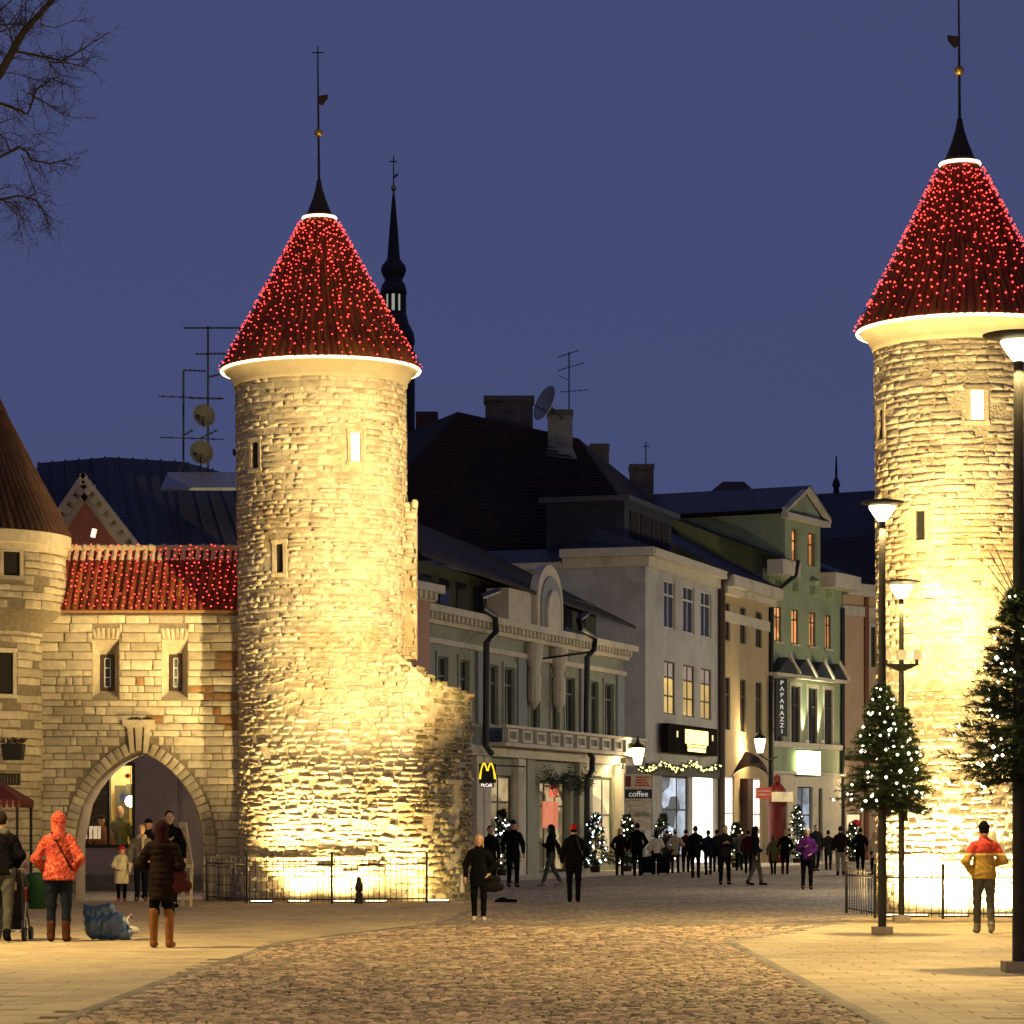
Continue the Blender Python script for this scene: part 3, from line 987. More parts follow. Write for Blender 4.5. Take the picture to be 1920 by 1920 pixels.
scatter("roof_tile", tile_var, items, M_TILE, RF, 200)
scatter("capping_tile", tile_var, pale, M_DRESS, RF, 60)
items = []
nr = 12
for k in range(nr):
    x = rx0 + (rx1 - rx0) * k / nr
    items.append((1, 0, TRS((x, r_y, r_z - .02), 0, (.16, .10, (rx1 - rx0) / nr * 1.05), rx=0, ry=R(90))))
MB().tube([(rx0, r_y, r_z + .03), (rx1, r_y, r_z + .03)], .075, 8).build("ridge", M_PLAST, RF)
for k in range(13):
    x = rx0 + (rx1 - rx0) * (k + .3) / 13
    MB().tube([(x - .035, r_y, r_z + .03), (x + .035, r_y, r_z + .03)], .10, 8).build("ridge_tile_joint", M_PLAST, RF)
MB().tube([(ex0, e_y, e_z + .03), (rx0, r_y, r_z + .03)], .07, 6).build("hip_ridge", M_TILE, RF)
FL = thing("fairy_lights", "red fairy lights hanging down the small gate roof", "fairy lights", (0, 0, 0))
bl, wr = MB(), MB()
for k in range(27):
    x = ex0 + .12 + (ex1 - ex0 - .2) * k / 26
    t = rng.uniform(-.03, .05); pts = []
    while t < 1.02:
        xx = x + rng.uniform(-.05, .05)
        if xx > ex0 + (rx0 - ex0) * t:
            p = (xx, e_y + (r_y - e_y) * t - .10, e_z + (r_z - e_z) * t + .08)
            pts.append(p); bl.octa(p, rng.uniform(.013, .024))
        t += rng.uniform(.055, .12)
    if len(pts) > 1: wr.tube(pts, .004, 3, cap=False)
bo = bl.build("bulbs", M_REDB, FL, fix=False); bo["kind"] = "stuff"
wr.build("wires", M_WIRE, FL, fix=False)

# small floodlight standing on the gate ridge
FX = thing("roof_floodlight", "small white floodlight standing on the gate roof ridge", "floodlight", at(171, 1020, r_y))
MB().tube([(0, 0, -.02), (0, 0, .16)], .018, 6).build("bracket", M_IRON, FX)
M_WHITEP = mat("white_paint", (0.75, 0.75, 0.72), 0.5)
MB().box(-.05, .05, -.10, .06, .15, .36, Matrix.Rotation(R(14), 4, "Y")).build("housing", M_WHITEP, FX)
MB().box(-.04, .04, -.112, -.102, .17, .34, Matrix.Rotation(R(14), 4, "Y")).build("glass", mat("flood_glass", (0.8, 0.8, 0.8), 0.3, emit=(1, .93, .8), estr=1.4), FX)

# house behind the gate: shop window in the archway, gable and dark roof above
HB = thing("shop_house", "house behind the archway with lit shop window and salmon gable", "building", (0, 0, 0))
HY = 77.5
hx = lambda px: xat(px, HY)
hz = lambda py: CZ + (HOR - py) / F * HY
M_PURP = mat("grey_mauve_plaster", (0.20, 0.165, 0.16), 0.9, var=0.15, scale=2, bump=.15)
M_SALMON = mat("salmon_plaster", (0.42, 0.15, 0.085), 0.85, var=0.12, scale=2)
M_TRIM = mat("cream_trim", (0.42, 0.38, 0.29), 0.8, var=0.12)
wx0, wx1, wz0, wz1 = hx(143), hx(252), hz(1588), hz(1430)
wl = MB()
wl.box(hx(-60), wx0, HY, HY + .3, 0, hz(1022)); wl.box(wx1, hx(470), HY, HY + .3, 0, hz(1022))
wl.box(wx0, wx1, HY, HY + .3, 0, wz0); wl.box(wx0, wx1, HY, HY + .3, wz1, hz(1022))
wl.build("wall", M_PURP, HB)
MB().box(hx(100), hx(470), HY - .25, HY - .003, 0, hz(1640)).build("plinth", mat("dark_plinth", (.10, .085, .07), .9, var=.3, scale=3), HB)
MB().tube([(hx(338), HY - .06, 0.3), (hx(338), HY - .06, 8)], .05, 8).build("drainpipe", mat("grey_pipe", (.13, .11, .10), .6), HB)
fr = MB()
fr.box(wx0 - .03, wx0 + .05, HY - .04, HY + .2, wz0, wz1); fr.box(wx1 - .06, wx1 + .02, HY - .04, HY + .2, wz0, wz1)
fr.box(wx0 + .05, wx1 - .06, HY - .038, HY + .2, wz0 - .02, wz0 + .06); fr.box(wx0 + .05, wx1 - .06, HY - .038, HY + .2, wz1 - .08, wz1 + .02)
mx_ = hx(203)
fr.box(mx_ - .035, mx_ + .035, HY - .039, HY + .19, wz0 + .06, wz1 - .08)
sw_ = fr.build("shop_window", M_IRON, HB)
def glass_mat():
    m = bpy.data.materials.new("clear_glass")
    nt, b = nodes_of(m)
    tr = nt.nodes.new("ShaderNodeBsdfTransparent"); gl = nt.nodes.new("ShaderNodeBsdfGlossy"); gl.inputs["Roughness"].default_value = .03
    mx = nt.nodes.new("ShaderNodeMixShader"); mx.inputs[0].default_value = .07
    nt.links.new(tr.outputs[0], mx.inputs[1]); nt.links.new(gl.outputs[0], mx.inputs[2])
    nt.links.new(mx.outputs[0], nt.nodes["Material Output"].inputs["Surface"])
    return m
M_GLASS = glass_mat()
MB().box(mx_ + .035, wx1 - .06, HY + .05, HY + .06, wz0 + .06, wz1 - .08).build("pane", M_GLASS, sw_)
MB().box(wx0 + .05, mx_ - .035, HY + .05, HY + .06, wz0 + .06, wz1 - .08).build("pane", M_GLASS, sw_)
# the room behind the glass
ro = MB()
M_ROOM = mat("shop_room", (0.72, 0.60, 0.34), 0.9, var=.1)
rx_a, rx_b, ry_b = hx(120), hx(275), HY + 3.2
ro.box(rx_a, rx_b, ry_b, ry_b + .1, .4, 4.0); ro.box(rx_a - .1, rx_a, HY + .31, ry_b, .4, 4.0); ro.box(rx_b, rx_b + .1, HY + .31, ry_b, .4, 4.0)
ro.box(rx_a, rx_b, HY + .31, ry_b, 3.9, 4.0); ro.box(rx_a, rx_b, HY + .31, ry_b, .3, .4)
ro.build("shop_room", M_ROOM, HB)
MB().box(hx(140), mx_ - .1, HY + 1.2, HY + 1.3, .4, 3.8).build("partition", M_DARK, HB)
sh = MB()
for k, (a, b) in enumerate(((148, 152), (158, 163), (166, 172), (174, 179))):
    sh.box(hx(a), hx(b), HY + .9, HY + 1.1, hz(1573), hz(1549))
sh.build("lit_jars", mat("lit_jars", (.7, .6, .4), .5, emit=(1, .8, .5), estr=.5), HB)
lp = thing("pendant_lamp", "round white pendant lamp glowing in the archway shop window", "lamp", (hx(237), HY + .9, hz(1502)))
MB().ball((0, 0, 0), .155, 16, 10).build("globe", mat("globe_glow", (.9, .9, .8), .5, emit=(1, .9, .62), estr=6), lp, smooth=True)
MB().tube([(0, 0, .15), (0, 0, 1.0)], .008, 4).build("cord", M_IRON, lp)
lamp("shop_light", "POINT", (hx(215), HY + 1.6, 3.3), 170, (1, .82, .45), HB, size=.2)
bs = MB()
bs.box(hx(214), hx(232), HY + 1.1, HY + 1.2, hz(1502), hz(1487))
bs.build("price_board", mat("blue_board", (.05, .07, .16), .6), HB)
db = MB(); db.box(hx(190), hx(216), HY + 2.6, HY + 2.8, hz(1560), hz(1470)); db.box(hx(216), hx(226), HY + 2.2, HY + 2.4, hz(1500), hz(1468))
db.build("shelf", mat("dark_shelf", (.07, .06, .04), .7), HB)
MB().ball((hx(230), HY + 1.0, hz(1453)), .07, 12, 8).build("red_bauble", mat("red_bauble", (.5, .02, .02), .3), HB, smooth=True)
# gable
apx, apz = hx(160), hz(892)
gl_, gr_ = hx(58), hx(278)
gb = hz(1040)
MB().prism([(gl_, gb), (gr_, gb), (apx, apz)], HY - .12, HY + .15, "y").build("gable", M_SALMON, HB)
def rake(xa, za, xb, zb, y0, y1, t):
    d = Vector((xb - xa, 0, zb - za)); L = d.length; a = math.atan2(d.z, d.x)
    return MB().box(0, L, y0, y1, -t, 0, Matrix.Translation((xa, 0, za)) @ Matrix.Rotation(-a, 4, "Y"))
for (xa, za, xb, zb) in ((apx, apz + .05, gr_ + .25, gb - .32), (gl_ - .25, gb - .32, apx - .01, apz + .045)):
    c = rake(xa, za, xb, zb, HY - .45, HY - .12, .12).build("raking_cornice", M_TRIM, HB)
    f = rake(xa, za - .11, xb, zb - .11, HY - .20, HY - .121, .38).build("raking_frieze", M_TRIM, HB)
    d = Vector((xb - xa, 0, zb - za)); L = d.length; a = math.atan2(d.z, d.x); nk = 10
    for k in range(nk):
        s = L * (k + .5) / nk
        MB().box(s - .09, s + .09, HY - .40, HY - .21, -.30, -.125, Matrix.Translation((xa, 0, za)) @ Matrix.Rotation(-a, 4, "Y")).build("modillion", M_TRIM, c)
M_SLATE = mat("dark_metal_roof", (0.025, 0.027, 0.034), 0.55, var=.3, scale=2, spec=.3)
rf = MB()
Pz = lambda px, py, D: tuple(at(px, py, D))
ridge = [Pz(72, 868, 84), Pz(205, 857, 86), Pz(345, 866, 86), Pz(470, 900, 84)]
eave = [Pz(20, 1030, 77.7), Pz(205, 1030, 77.7), Pz(345, 1030, 77.7), Pz(520, 1030, 77.7)]
back = [(p[0], p[1] + 8, p[2] - 3) for p in ridge]
rf.add(eave + ridge + back, [(i, i + 1, 5 + i, 4 + i) for i in range(3)] + [(4 + i, 5 + i, 9 + i, 8 + i) for i in range(3)])
ro_ = rf.build("roof", M_SLATE, HB)
for k in range(17):
    t = k / 16
    i = min(2, int(t * 3)); q = t * 3 - i
    a = Vector(ridge[i]).lerp(Vector(ridge[i + 1]), q); b = Vector(eave[i]).lerp(Vector(eave[i + 1]), min(1, q + .25) if i < 2 else min(1.0, q + .2))
    MB().tube([a + Vector((0, 0, .02)), b + Vector((0, 0, .04))], .03, 4).build("roof_seam", M_SLATE, ro_)
MB().box(-1.0, 1.0, -.9, .9, 0, .08, Matrix.Translation(at(378, 905, 81.0)) @ Matrix.Rotation(R(20), 4, "X")).build("skylight", mat("skylight_glass", (.16, .18, .23), .25, spec=.6), ro_)

# aerials on that roof
def aerial(label, px, ytop, ybot, D, arms, dishes=()):
    A = thing("aerial", label, "aerial", at(px, ybot, D))
    base = at(px, ybot, D)
    MB().tube([(0, 0, -.3), (0, 0, (ybot - ytop) / F * D)], .028, 6).build("mast", M_IRON, A)
    for (xa, xb, ya, yb, el) in arms:
        p0 = at(xa, ya, D) - base; p1 = at(xb, yb, D) - base
        b = MB().tube([p0, p1], .015, 5).build("boom", M_IRON, A)
        d = (p1 - p0); L = d.length; m = MB()
        for k in range(el):
            c = p0 + d * ((k + .5) / el); s = .12 + .18 * (k / max(1, el - 1))
            m.tube([c + Vector((-.04, -s, .0)), c + Vector((.04, s, .0))], .007, 4)
            m.tube([c + Vector((0, 0, -.03)), c + Vector((0, 0, .03))], .018, 4)
        m.build("elements", M_IRON, b)
    for (dx, dy, w, h, tl) in dishes:
        c = at(dx, dy, D) - base - Vector((0, .15, 0))
        rr = h / 2 / F * D
        dd = MB().lathe([(.02, 0), (rr * .5, .03), (rr * .85, .09), (rr, .14), (rr * .99, .15), (rr * .84, .10), (rr * .5, .04), (.02, .01)], 24)
        o = dd.build("dish", mat("small_grey_dish", (.04, .04, .04), .8), A, smooth=True)
        o.location = c; o.rotation_euler = (R(80), 0, R(tl))
        MB().tube([c + Vector((.02, -.05, -rr * .9)), c + Vector((.05, -.45, -rr * .35))], .02, 5).build("dish_arm", M_IRON, A)
        MB().box(-.05, .05, -.06, .06, -.05, .05, Matrix.Translation(c + Vector((.05, -.47, -rr * .33)))).build("receiver", M_IRON, A)
    return A
aerial("tall aerial mast with long top boom and satellite dishes on the slate roof", 390, 612, 868, 83,
       [(343, 452, 615, 615, 16), (366, 424, 664, 663, 7), (388, 412, 708, 702, 4), (355, 420, 747, 747, 5), (376, 408, 822, 806, 4)],
       [(381, 783, 28, 44, 25), (377, 852, 30, 46, 20)])
aerial("thinner aerial mast left of the dishes on the slate roof", 344, 694, 866, 83.5,
       [(344, 386, 694, 696, 5), (297, 418, 743, 748, 7), (300, 420, 820, 824, 3), (345, 362, 816, 806, 3)])

PL = thing("fill_lantern", "lantern added under the gate vault, unseen behind the arch", "lantern", (acx + .5, GY + 1.25, 3.62))  # unseen lantern, added to brighten the wall behind the archway
MB().lathe([(.06, -.2), (.11, .05), (.03, .08)], 6).build("glass", M_LAMPG, PL); MB().lathe([(.12, .055), (.05, .14), (.01, .3)], 6).build("cap", M_IRON, PL)
lamp("passage_fill", "POINT", (acx + .5, GY + 1.75, 3.45), 420, (1, .74, .5), PL, size=.1)
# ------------------------------------------------------------------ houses along the street
class Facade:
    """plane from ground point a to ground point b; local x along it, -y towards the street, z up"""
    def __init__(s, name, label, pa, Da, pb, Db, cat="building"):
        s.a = Vector((xat(pa, Da), Da)); s.b = Vector((xat(pb, Db), Db))
        d = s.b - s.a; s.L = d.length; s.u = d / s.L; s.n = Vector((s.u.y, -s.u.x))
        s.T = thing(name, label, cat, (s.a.x, s.a.y, 0), math.atan2(s.u.y, s.u.x))
    def uz(s, px, py, off=0.0):
        dx, dz = (px - 960) / F, (HOR - py) / F
        base = s.a + s.n * off
        t = base.dot(s.n) / Vector((dx, 1)).dot(s.n)
        p = Vector((dx * t, t))
        return (p - base).dot(s.u), CZ + t * dz
    def rect(s, p0, p1, y0, y1, off=0.0):
        """px left, px right, y of top and bottom at the left edge -> u0,u1,z0,z1"""
        u0, z1 = s.uz(p0, y0, off); _, z0 = s.uz(p0, y1, off)
        u1, _ = s.uz(p1, y0, off)
        return u0, u1, z0, z1
    def wall(s, u0, u1, z0, z1, holes, m, th=.35, name="wall"):
        us = sorted({u0, u1} | {h[0] for h in holes} | {h[1] for h in holes}); zs = sorted({z0, z1} | {h[2] for h in holes} | {h[3] for h in holes})
        us = [u for u in us if u0 <= u <= u1]; zs = [z for z in zs if z0 <= z <= z1]
        mb = MB()
        for a, b in zip(us[:-1], us[1:]):
            # merge vertically
            run = None
            for c, d in zip(zs[:-1], zs[1:]):
                um, zm = (a + b) / 2, (c + d) / 2
                solid = not any(h[0] < um < h[1] and h[2] < zm < h[3] for h in holes)
                if solid: run = (run[0], d) if run else (c, d)
                if (not solid or d == zs[-1]) and run:
                    mb.box(a, b, 0, th, run[0], run[1]); run = None
        return mb.build(name, m, s.T)
    def window(s, r, frame_m, pane_m, rec=.16, bars=((.5,), (.33,)), fw=.06, sill=None, surround=None, upper=None, name="window"):
        u0, u1, z0, z1 = r
        f = MB()
        f.box(u0, u0 + fw, rec, rec + .08, z0, z1); f.box(u1 - fw, u1, rec, rec + .08, z0, z1)
        f.box(u0 + fw, u1 - fw, rec + .002, rec + .08, z0, z0 + fw); f.box(u0 + fw, u1 - fw, rec + .002, rec + .08, z1 - fw, z1)
        for t in bars[0]:
            u = u0 + (u1 - u0) * t; f.box(u - .03, u + .03, rec + .004, rec + .078, z0 + fw, z1 - fw)
        for t in bars[1]:
            z = z1 - (z1 - z0) * t; f.box(u0 + fw, u1 - fw, rec + .006, rec + .076, z - .035, z + .035)
        w = f.build(name, frame_m, s.T)
        if upper is None:
            MB().box(u0 + .02, u1 - .02, rec + .04, rec + .06, z0 + .02, z1 - .02).build("pane", pane_m, w)
        else:
            zm = z1 - (z1 - z0) * bars[1][0]
            MB().box(u0 + .02, u1 - .02, rec + .04, rec + .06, z0 + .02, zm).build("pane", pane_m, w)
            MB().box(u0 + .02, u1 - .02, rec + .04, rec + .06, zm + .001, z1 - .02).build("pane", upper, w)
        if sill: MB().box(u0 - .1, u1 + .1, -.10, rec, z0 - .10, z0 - .002).build("sill", sill, w)
        if surround:
            q = MB()
            q.box(u0 - .14, u0 - .002, -.05, .05, z0, z1); q.box(u1 + .002, u1 + .14, -.05, .05, z0, z1); q.box(u0 - .17, u1 + .17, -.07, .05, z1 + .002, z1 + .18)
            q.build("surround", surround, w)
        return w
    def band(s, u0, u1, z0, z1, out, m, name="cornice"):
        return MB().box(u0, u1, -out, -.003, z0, z1).build(name, m, s.T)

M_GREEN = mat("grey_green_plaster", (0.28, 0.285, 0.21), 0.9, var=.12, scale=1.5, bump=.1, stain=(.18, .18, .13), stain_scale=.7, stain_lo=.5, stain_hi=.72)
M_GREENP = mat("blue_grey_pilaster", (0.24, 0.25, 0.24), 0.9, var=.1, scale=1.5)
M_CREAM = mat("cream_plaster_street", (0.52, 0.46, 0.35), 0.85, var=.12, scale=2, bump=.1, stain=(.34, .29, .21), stain_scale=.9, stain_lo=.52, stain_hi=.72)
M_WHITEW = mat("pale_grey_plaster", (0.42, 0.40, 0.36), 0.9, var=.10, scale=1.2, bump=.1, stain=(.27, .25, .215), stain_scale=.55, stain_lo=.5, stain_hi=.72)
M_YELLOW = mat("ochre_plaster", (0.40, 0.31, 0.165), 0.9, var=.12, scale=1.2, bump=.1, stain=(.25, .19, .11), stain_scale=.6, stain_lo=.5, stain_hi=.72)
M_GRN = mat("green_plaster", (0.27, 0.31, 0.185), 0.9, var=.12, scale=1.2, bump=.1, stain=(.17, .20, .12), stain_scale=.6, stain_lo=.5, stain_hi=.72)
M_PINK = mat("pink_plaster", (0.42, 0.24, 0.17), 0.9, var=.12, scale=1.2)
M_OCH = mat("peach_plaster", (0.46, 0.32, 0.20), 0.9, var=.12, scale=1.2)
M_WOODF = mat("window_frame_brown", (0.07, 0.05, 0.03), 0.6)
M_WOODG = mat("window_frame_green", (0.09, 0.10, 0.055), 0.6)
M_WOODW = mat("window_frame_white", (0.55, 0.52, 0.45), 0.6)
M_BLACKP = mat("black_drainpipe", (0.012, 0.012, 0.011), 0.45)
M_LITY = mat("lit_yellow_window", (0.8, 0.7, 0.4), 0.6, emit=(1.0, 0.66, 0.20), estr=.75, var=.1)
M_LITC = mat("lit_cream_window", (0.8, 0.75, 0.6), 0.6, emit=(1.0, 0.78, 0.42), estr=.9)
M_LITO = mat("lit_orange_window", (0.7, 0.4, 0.2), 0.6, emit=(1.0, 0.40, 0.13), estr=.75)
M_LITS = mat("lit_shop_glass", (0.9, 0.9, 0.85), 0.6, emit=(1.0, 0.94, 0.78), estr=2.6)
M_LITS2 = mat("lit_shop_interior", (0.7, 0.6, 0.4), 0.6, emit=(1.0, 0.72, 0.36), estr=.45, var=.5, scale=1.5)
M_LITB = mat("lit_shop_interior_cool", (0.6, 0.65, 0.7), 0.6, emit=(0.62, 0.72, 0.85), estr=.55, var=.5, scale=2)
def interior(m, lo, hi, sc, dark):
    """a lit room seen through glass: bright and dim shapes instead of an even glow"""
    nt, b = nodes_of(m); N, L = nt.nodes, nt.links
    g = N.new("ShaderNodeNewGeometry"); mp = N.new("ShaderNodeMapping"); mp.inputs["Scale"].default_value = (1, .35, .8); L.new(g.outputs["Position"], mp.inputs["Vector"])
    v = N.new("ShaderNodeTexVoronoi"); v.inputs["Scale"].default_value = sc; L.new(mp.outputs["Vector"], v.inputs["Vector"])
    sp = N.new("ShaderNodeSeparateColor"); L.new(v.outputs["Color"], sp.inputs[0])
    n = N.new("ShaderNodeTexNoise"); n.inputs["Scale"].default_value = sc * 1.7; n.inputs["Detail"].default_value = 4; L.new(mp.outputs["Vector"], n.inputs["Vector"])
    mu = N.new("ShaderNodeMath"); mu.operation = "MULTIPLY"; L.new(sp.outputs[0], mu.inputs[0]); L.new(n.outputs["Fac"], mu.inputs[1])
    mr = N.new("ShaderNodeMapRange"); mr.inputs["From Min"].default_value = .08; mr.inputs["From Max"].default_value = .42; mr.inputs["To Min"].default_value = lo; mr.inputs["To Max"].default_value = hi
    L.new(mu.outputs[0], mr.inputs["Value"]); L.new(mr.outputs["Result"], b.inputs["Emission Strength"])
    for l in list(b.inputs["Base Color"].links): L.remove(l)
    b.inputs["Base Color"].default_value = (*dark, 1)
interior(M_LITS2, .04, .50, 1.3, (.06, .045, .03)); interior(M_LITB, .10, 1.0, 1.5, (.05, .05, .055)); interior(M_LITC, .35, 1.1, 1.0, (.1, .08, .05)); interior(M_LITY, .45, .85, 1.2, (.15, .11, .05)); interior(M_LITO, .4, 1.0, 1.6, (.1, .05, .02))
M_PALEP = mat("pale_curtain_window", (0.35, 0.30, 0.28), 0.6, emit=(1.0, .75, .55), estr=.12)
M_ROOFD = mat("old_tile_roof", (0.032, 0.020, 0.016), 0.9, var=.4, scale=1.5, bump=.5, bscale=8)
M_ROOFM = mat("sheet_metal_roof", (0.055, 0.058, 0.065), 0.5, var=.25, scale=.8, spec=.4)

# --- 1. grey-green house with the balcony front
H1 = Facade("balcony_house", "long grey-green two-storey house with white cornice and balcony front", 780, 93.3, 1168, 115.5)
L1 = H1.L
zc = H1.uz(1168, 1240)[1]
_, zbal1 = H1.uz(1168, 1386); _, zbal0 = H1.uz(1168, 1414)
zent = H1.uz(1168, 1436)[1]
ztop = H1.uz(1168, 1212)[1]
ups = [(819, 838, 1231, 1352), (860, 877, 1237, 1355), (916, 932, 1247, 1357), (944, 963, 1250, 1358), (992, 1010, 1257, 1362), (1032, 1047, 1259, 1365), (1059, 1076, 1265, 1368), (1105, 1120, 1270, 1372), (1132, 1149, 1275, 1376)]
holes = []
wz0 = H1.uz(992, 1366)[1]; wz1 = H1.uz(992, 1258)[1]
for p0, p1, a, b in ups:
    u0, _ = H1.uz(p0, 1300); u1, _ = H1.uz(p1, 1300)
    holes.append((u0, u1, wz0, wz1))
gholes = []
for p0, p1, yt, yb in ((915, 960, 1452, 1636), (1012, 1070, 1462, 1633), (1106, 1149, 1456, 1630)):
    u0, _ = H1.uz(p0, 1550); u1, _ = H1.uz(p1, 1550)
    gholes.append((u0, u1, .35 if p0 != 1012 else 0.02, H1.uz(p0, yt)[1]))
H1.wall(0, L1, 0, ztop, holes + gholes, M_GREEN)
for r in holes:
    H1.window(r, M_WOODG, M_GLASSD, rec=.07, bars=((.5,), (.3,)), surround=M_GREEN)
H1.window(gholes[0], M_WOODF, M_LITS2, rec=.07, bars=((.5,), (.3,)), fw=.1, name="shop_window")
H1.window(gholes[1], M_WOODG, M_LITS2, rec=.25, bars=((.35, .7), (.28,)), fw=.12, name="entrance")
H1.window(gholes[2], M_WOODG, M_LITC, rec=.07, bars=((.62,), (.45,)), fw=.1, name="shop_window")
# cornice, frieze with brackets
H1.band(-.2, L1 + .3, ztop - .22, ztop, .55, M_CREAM)
H1.band(-.1, L1 + .15, ztop - .55, ztop - .222, .22, M_CREAM, "frieze")
for k in range(int(L1 / .42)):
    u = .2 + k * .42
    MB().box(u, u + .16, -.46, -.223, ztop - .42, ztop - .223).build("cornice_bracket", M_CREAM, H1.T)
H1.band(-.1, L1 + .12, ztop - 1.15, ztop - .98, .12, M_CREAM, "moulding")
for px in (800, 900, 975, 1092, 1160):
    u, _ = H1.uz(px, 1300)
    MB().box(u - .45, u + .45, -.10, -.003, zbal1 + .02, ztop - 1.16).build("pilaster", M_GREENP, H1.T)
# balcony front
bu0, _ = H1.uz(900, 1385); bu1 = L1 + .2
MB().box(bu0, bu1, -.9, -.12, zbal0 - .12, zbal0).build("balcony_floor", M_CREAM, H1.T)
MB().box(bu0, bu1, -.95, -.75, zbal1 - .10, zbal1).build("balcony_rail", M_CREAM, H1.T)
MB().box(bu0, bu1, -.80, -.77, zbal0, zbal1 - .10).build("balcony_back", M_GREENP, H1.T)
nb = 11
for k in range(nb):
    u = bu0 + (bu1 - bu0) * (k + .5) / nb; hw = (bu1 - bu0) / nb * .33
    p = MB(); h0, h1 = zbal0 + .02, zbal1 - .12
    p.box(u - hw, u - hw + .12, -.90, -.802, h0, h1); p.box(u + hw - .12, u + hw, -.90, -.802, h0, h1)
    p.box(u - hw + .12, u + hw - .12, -.898, -.802, h0, h0 + .10); p.box(u - hw + .12, u + hw - .12, -.898, -.802, h1 - .10, h1)
    p.box(u - hw * .45, u + hw * .45, -.87, -.803, h0 + .22, h1 - .22)
    p.build("balcony_panel", M_CREAM, H1.T)
H1.band(-.1, L1 + .15, zent, zbal0 - .125, .35, M_CREAM, "entablature")
for px in (890, 902, 968, 985, 1082, 1095, 1158):
    u, _ = H1.uz(px, 1550)
    MB().box(u - .4, u + .4, -.22, -.003, 0, zent - .003).build("pier", M_CREAM if px in (890, 902, 968, 1095, 1158) else M_GREEN, H1.T)
# attic and eaves
MB().box(.3, L1 - .6, .9, 1.2, ztop, ztop + 1.6).build("attic_wall", mat("dark_attic", (.05, .05, .032), .9), H1.T)
for k in range(12):
    u = 1.2 + k * (L1 - 2.5) / 12
    MB().box(u, u + .9, .86, .897, ztop + .35, ztop + 1.2).build("attic_window", M_GLASSD, H1.T)
rf = MB()
zE = H1.uz(1170, 1168)[1] - .1
ru = L1 + .6
rf.add([(-.5, -.35, zE + .75), (ru, -.35, zE), (ru, 6, zE + 3.2), (-.5, 6, zE + 4.2), (-.5, -.35, zE + .63), (ru, -.35, zE - .12), (ru, 6, zE + 3.0), (-.5, 6, zE + 4.0)],
       [(0, 1, 2, 3), (7, 6, 5, 4), (0, 4, 5, 1), (1, 5, 6, 2), (3, 2, 6, 7), (0, 3, 7, 4)])
rf.build("roof", M_ROOFD, H1.T)
# round-headed gable on the cornice
ug, _ = H1.uz(1012, 1180); zg = ztop
gw_ = 1.5
def arcpts(c, zc_, rx, rz, n=14): return [(c + rx * math.cos(math.pi * i / n), zc_ + rz * math.sin(math.pi * i / n)) for i in range(n + 1)]
MB().prism([(ug + gw_, zg), *arcpts(ug, zg + .9, gw_, 1.35), (ug - gw_, zg)], -.4, -.1, "y").build("round_gable", M_CREAM, H1.T)
MB().prism([(ug + gw_ * .78, zg), *arcpts(ug, zg + .8, gw_ * .78, 1.05), (ug - gw_ * .78, zg)], -.46, -.403, "y").build("gable_recess", M_GREENP, H1.T)
MB().prism([(ug + gw_ * .5, zg), *arcpts(ug, zg + .5, gw_ * .5, .85), (ug - gw_ * .5, zg)], -.56, -.463, "y").build("gable_niche", M_CREAM, H1.T)
MB().box(ug - gw_ - 2.6, ug - gw_ - .02, -.2, .6, zg, zg + 1.15).build("parapet", M_CREAM, H1.T)
for k in (-1, 1):
    MB().lathe([(.02, -2.3), (.22, -2.0), (.26, -1.2), (.18, -.9), (.30, -.5), (.34, 0)], 10, c=(ug + k * 1.45, -.25, ztop - .6)).build("garland_relief", M_CREAM, H1.T)
for px0, pts in ((930, [(933, 1108), (900, 1120), (905, 1140), (928, 1155), (930, 1185), (912, 1205), (911, 1400), (921, 1412)]),
                 (1085, [(1100, 1150), (1085, 1162), (1090, 1178), (1115, 1195), (1114, 1218), (1101, 1232), (1099, 1405), (1111, 1420), (1110, 1445), (1101, 1460), (1100, 1628)])):
    P = []
    for (x, y_) in pts:
        u, z = H1.uz(x, y_, .62); P.append((u, -.62, z))
    MB().tube(P, .11, 8).build("drainpipe", M_BLACKP, H1.T)
u, z = H1.uz(1003, 1237, 0.1)
MB().tube([(u, -.1, z), (u + .3, -2.0, z + .25)], .04, 6).build("flag_pole", M_IRON, H1.T)
# dark green garland over the entrance
ga = MB()
M_FIR = mat("fir_garland", (0.025, 0.04, 0.015), .9, var=.4, scale=30)
u0, u1 = gholes[1][0] - .9, gholes[1][1] + .9
for k in range(900):
    t = rng.random(); sag = .35 * math.sin(t * math.pi * 2) ** 2
    c = Vector((u0 + (u1 - u0) * t, -.5, gholes[1][3] + .15 - sag)) + Vector((rng.gauss(0, .16), rng.gauss(0, .14), rng.gauss(0, .17)))
    d = Vector((rng.gauss(0, 1), rng.gauss(0, 1), rng.gauss(0, 1))).normalized() * .16
    ga.add([c - d * .2 + Vector((.02, 0, .02)), c + d, c - d * .2 - Vector((.02, 0, .02))], [(0, 1, 2)])
o = ga.build("fir_garland", M_FIR, H1.T, fix=False); o["kind"] = "stuff"
uu = gholes[1]
MB().box(uu[0] + 1.0, uu[1] - .9, .20, .22, uu[3] - 1.7, uu[3] - .75).build("menu_poster", mat("red_poster", (.5, .2, .12), .6, emit=(1, .25, .12), estr=.5, var=.6, scale=5), H1.T)
MB().box(uu[0] + 1.7, uu[1] - 1.0, .18, .195, uu[3] - .6, uu[3] - .15).build("red_banner", mat("red_banner_lit", (.5, .1, .05), .6, emit=(1, .2, .1), estr=.6), H1.T)

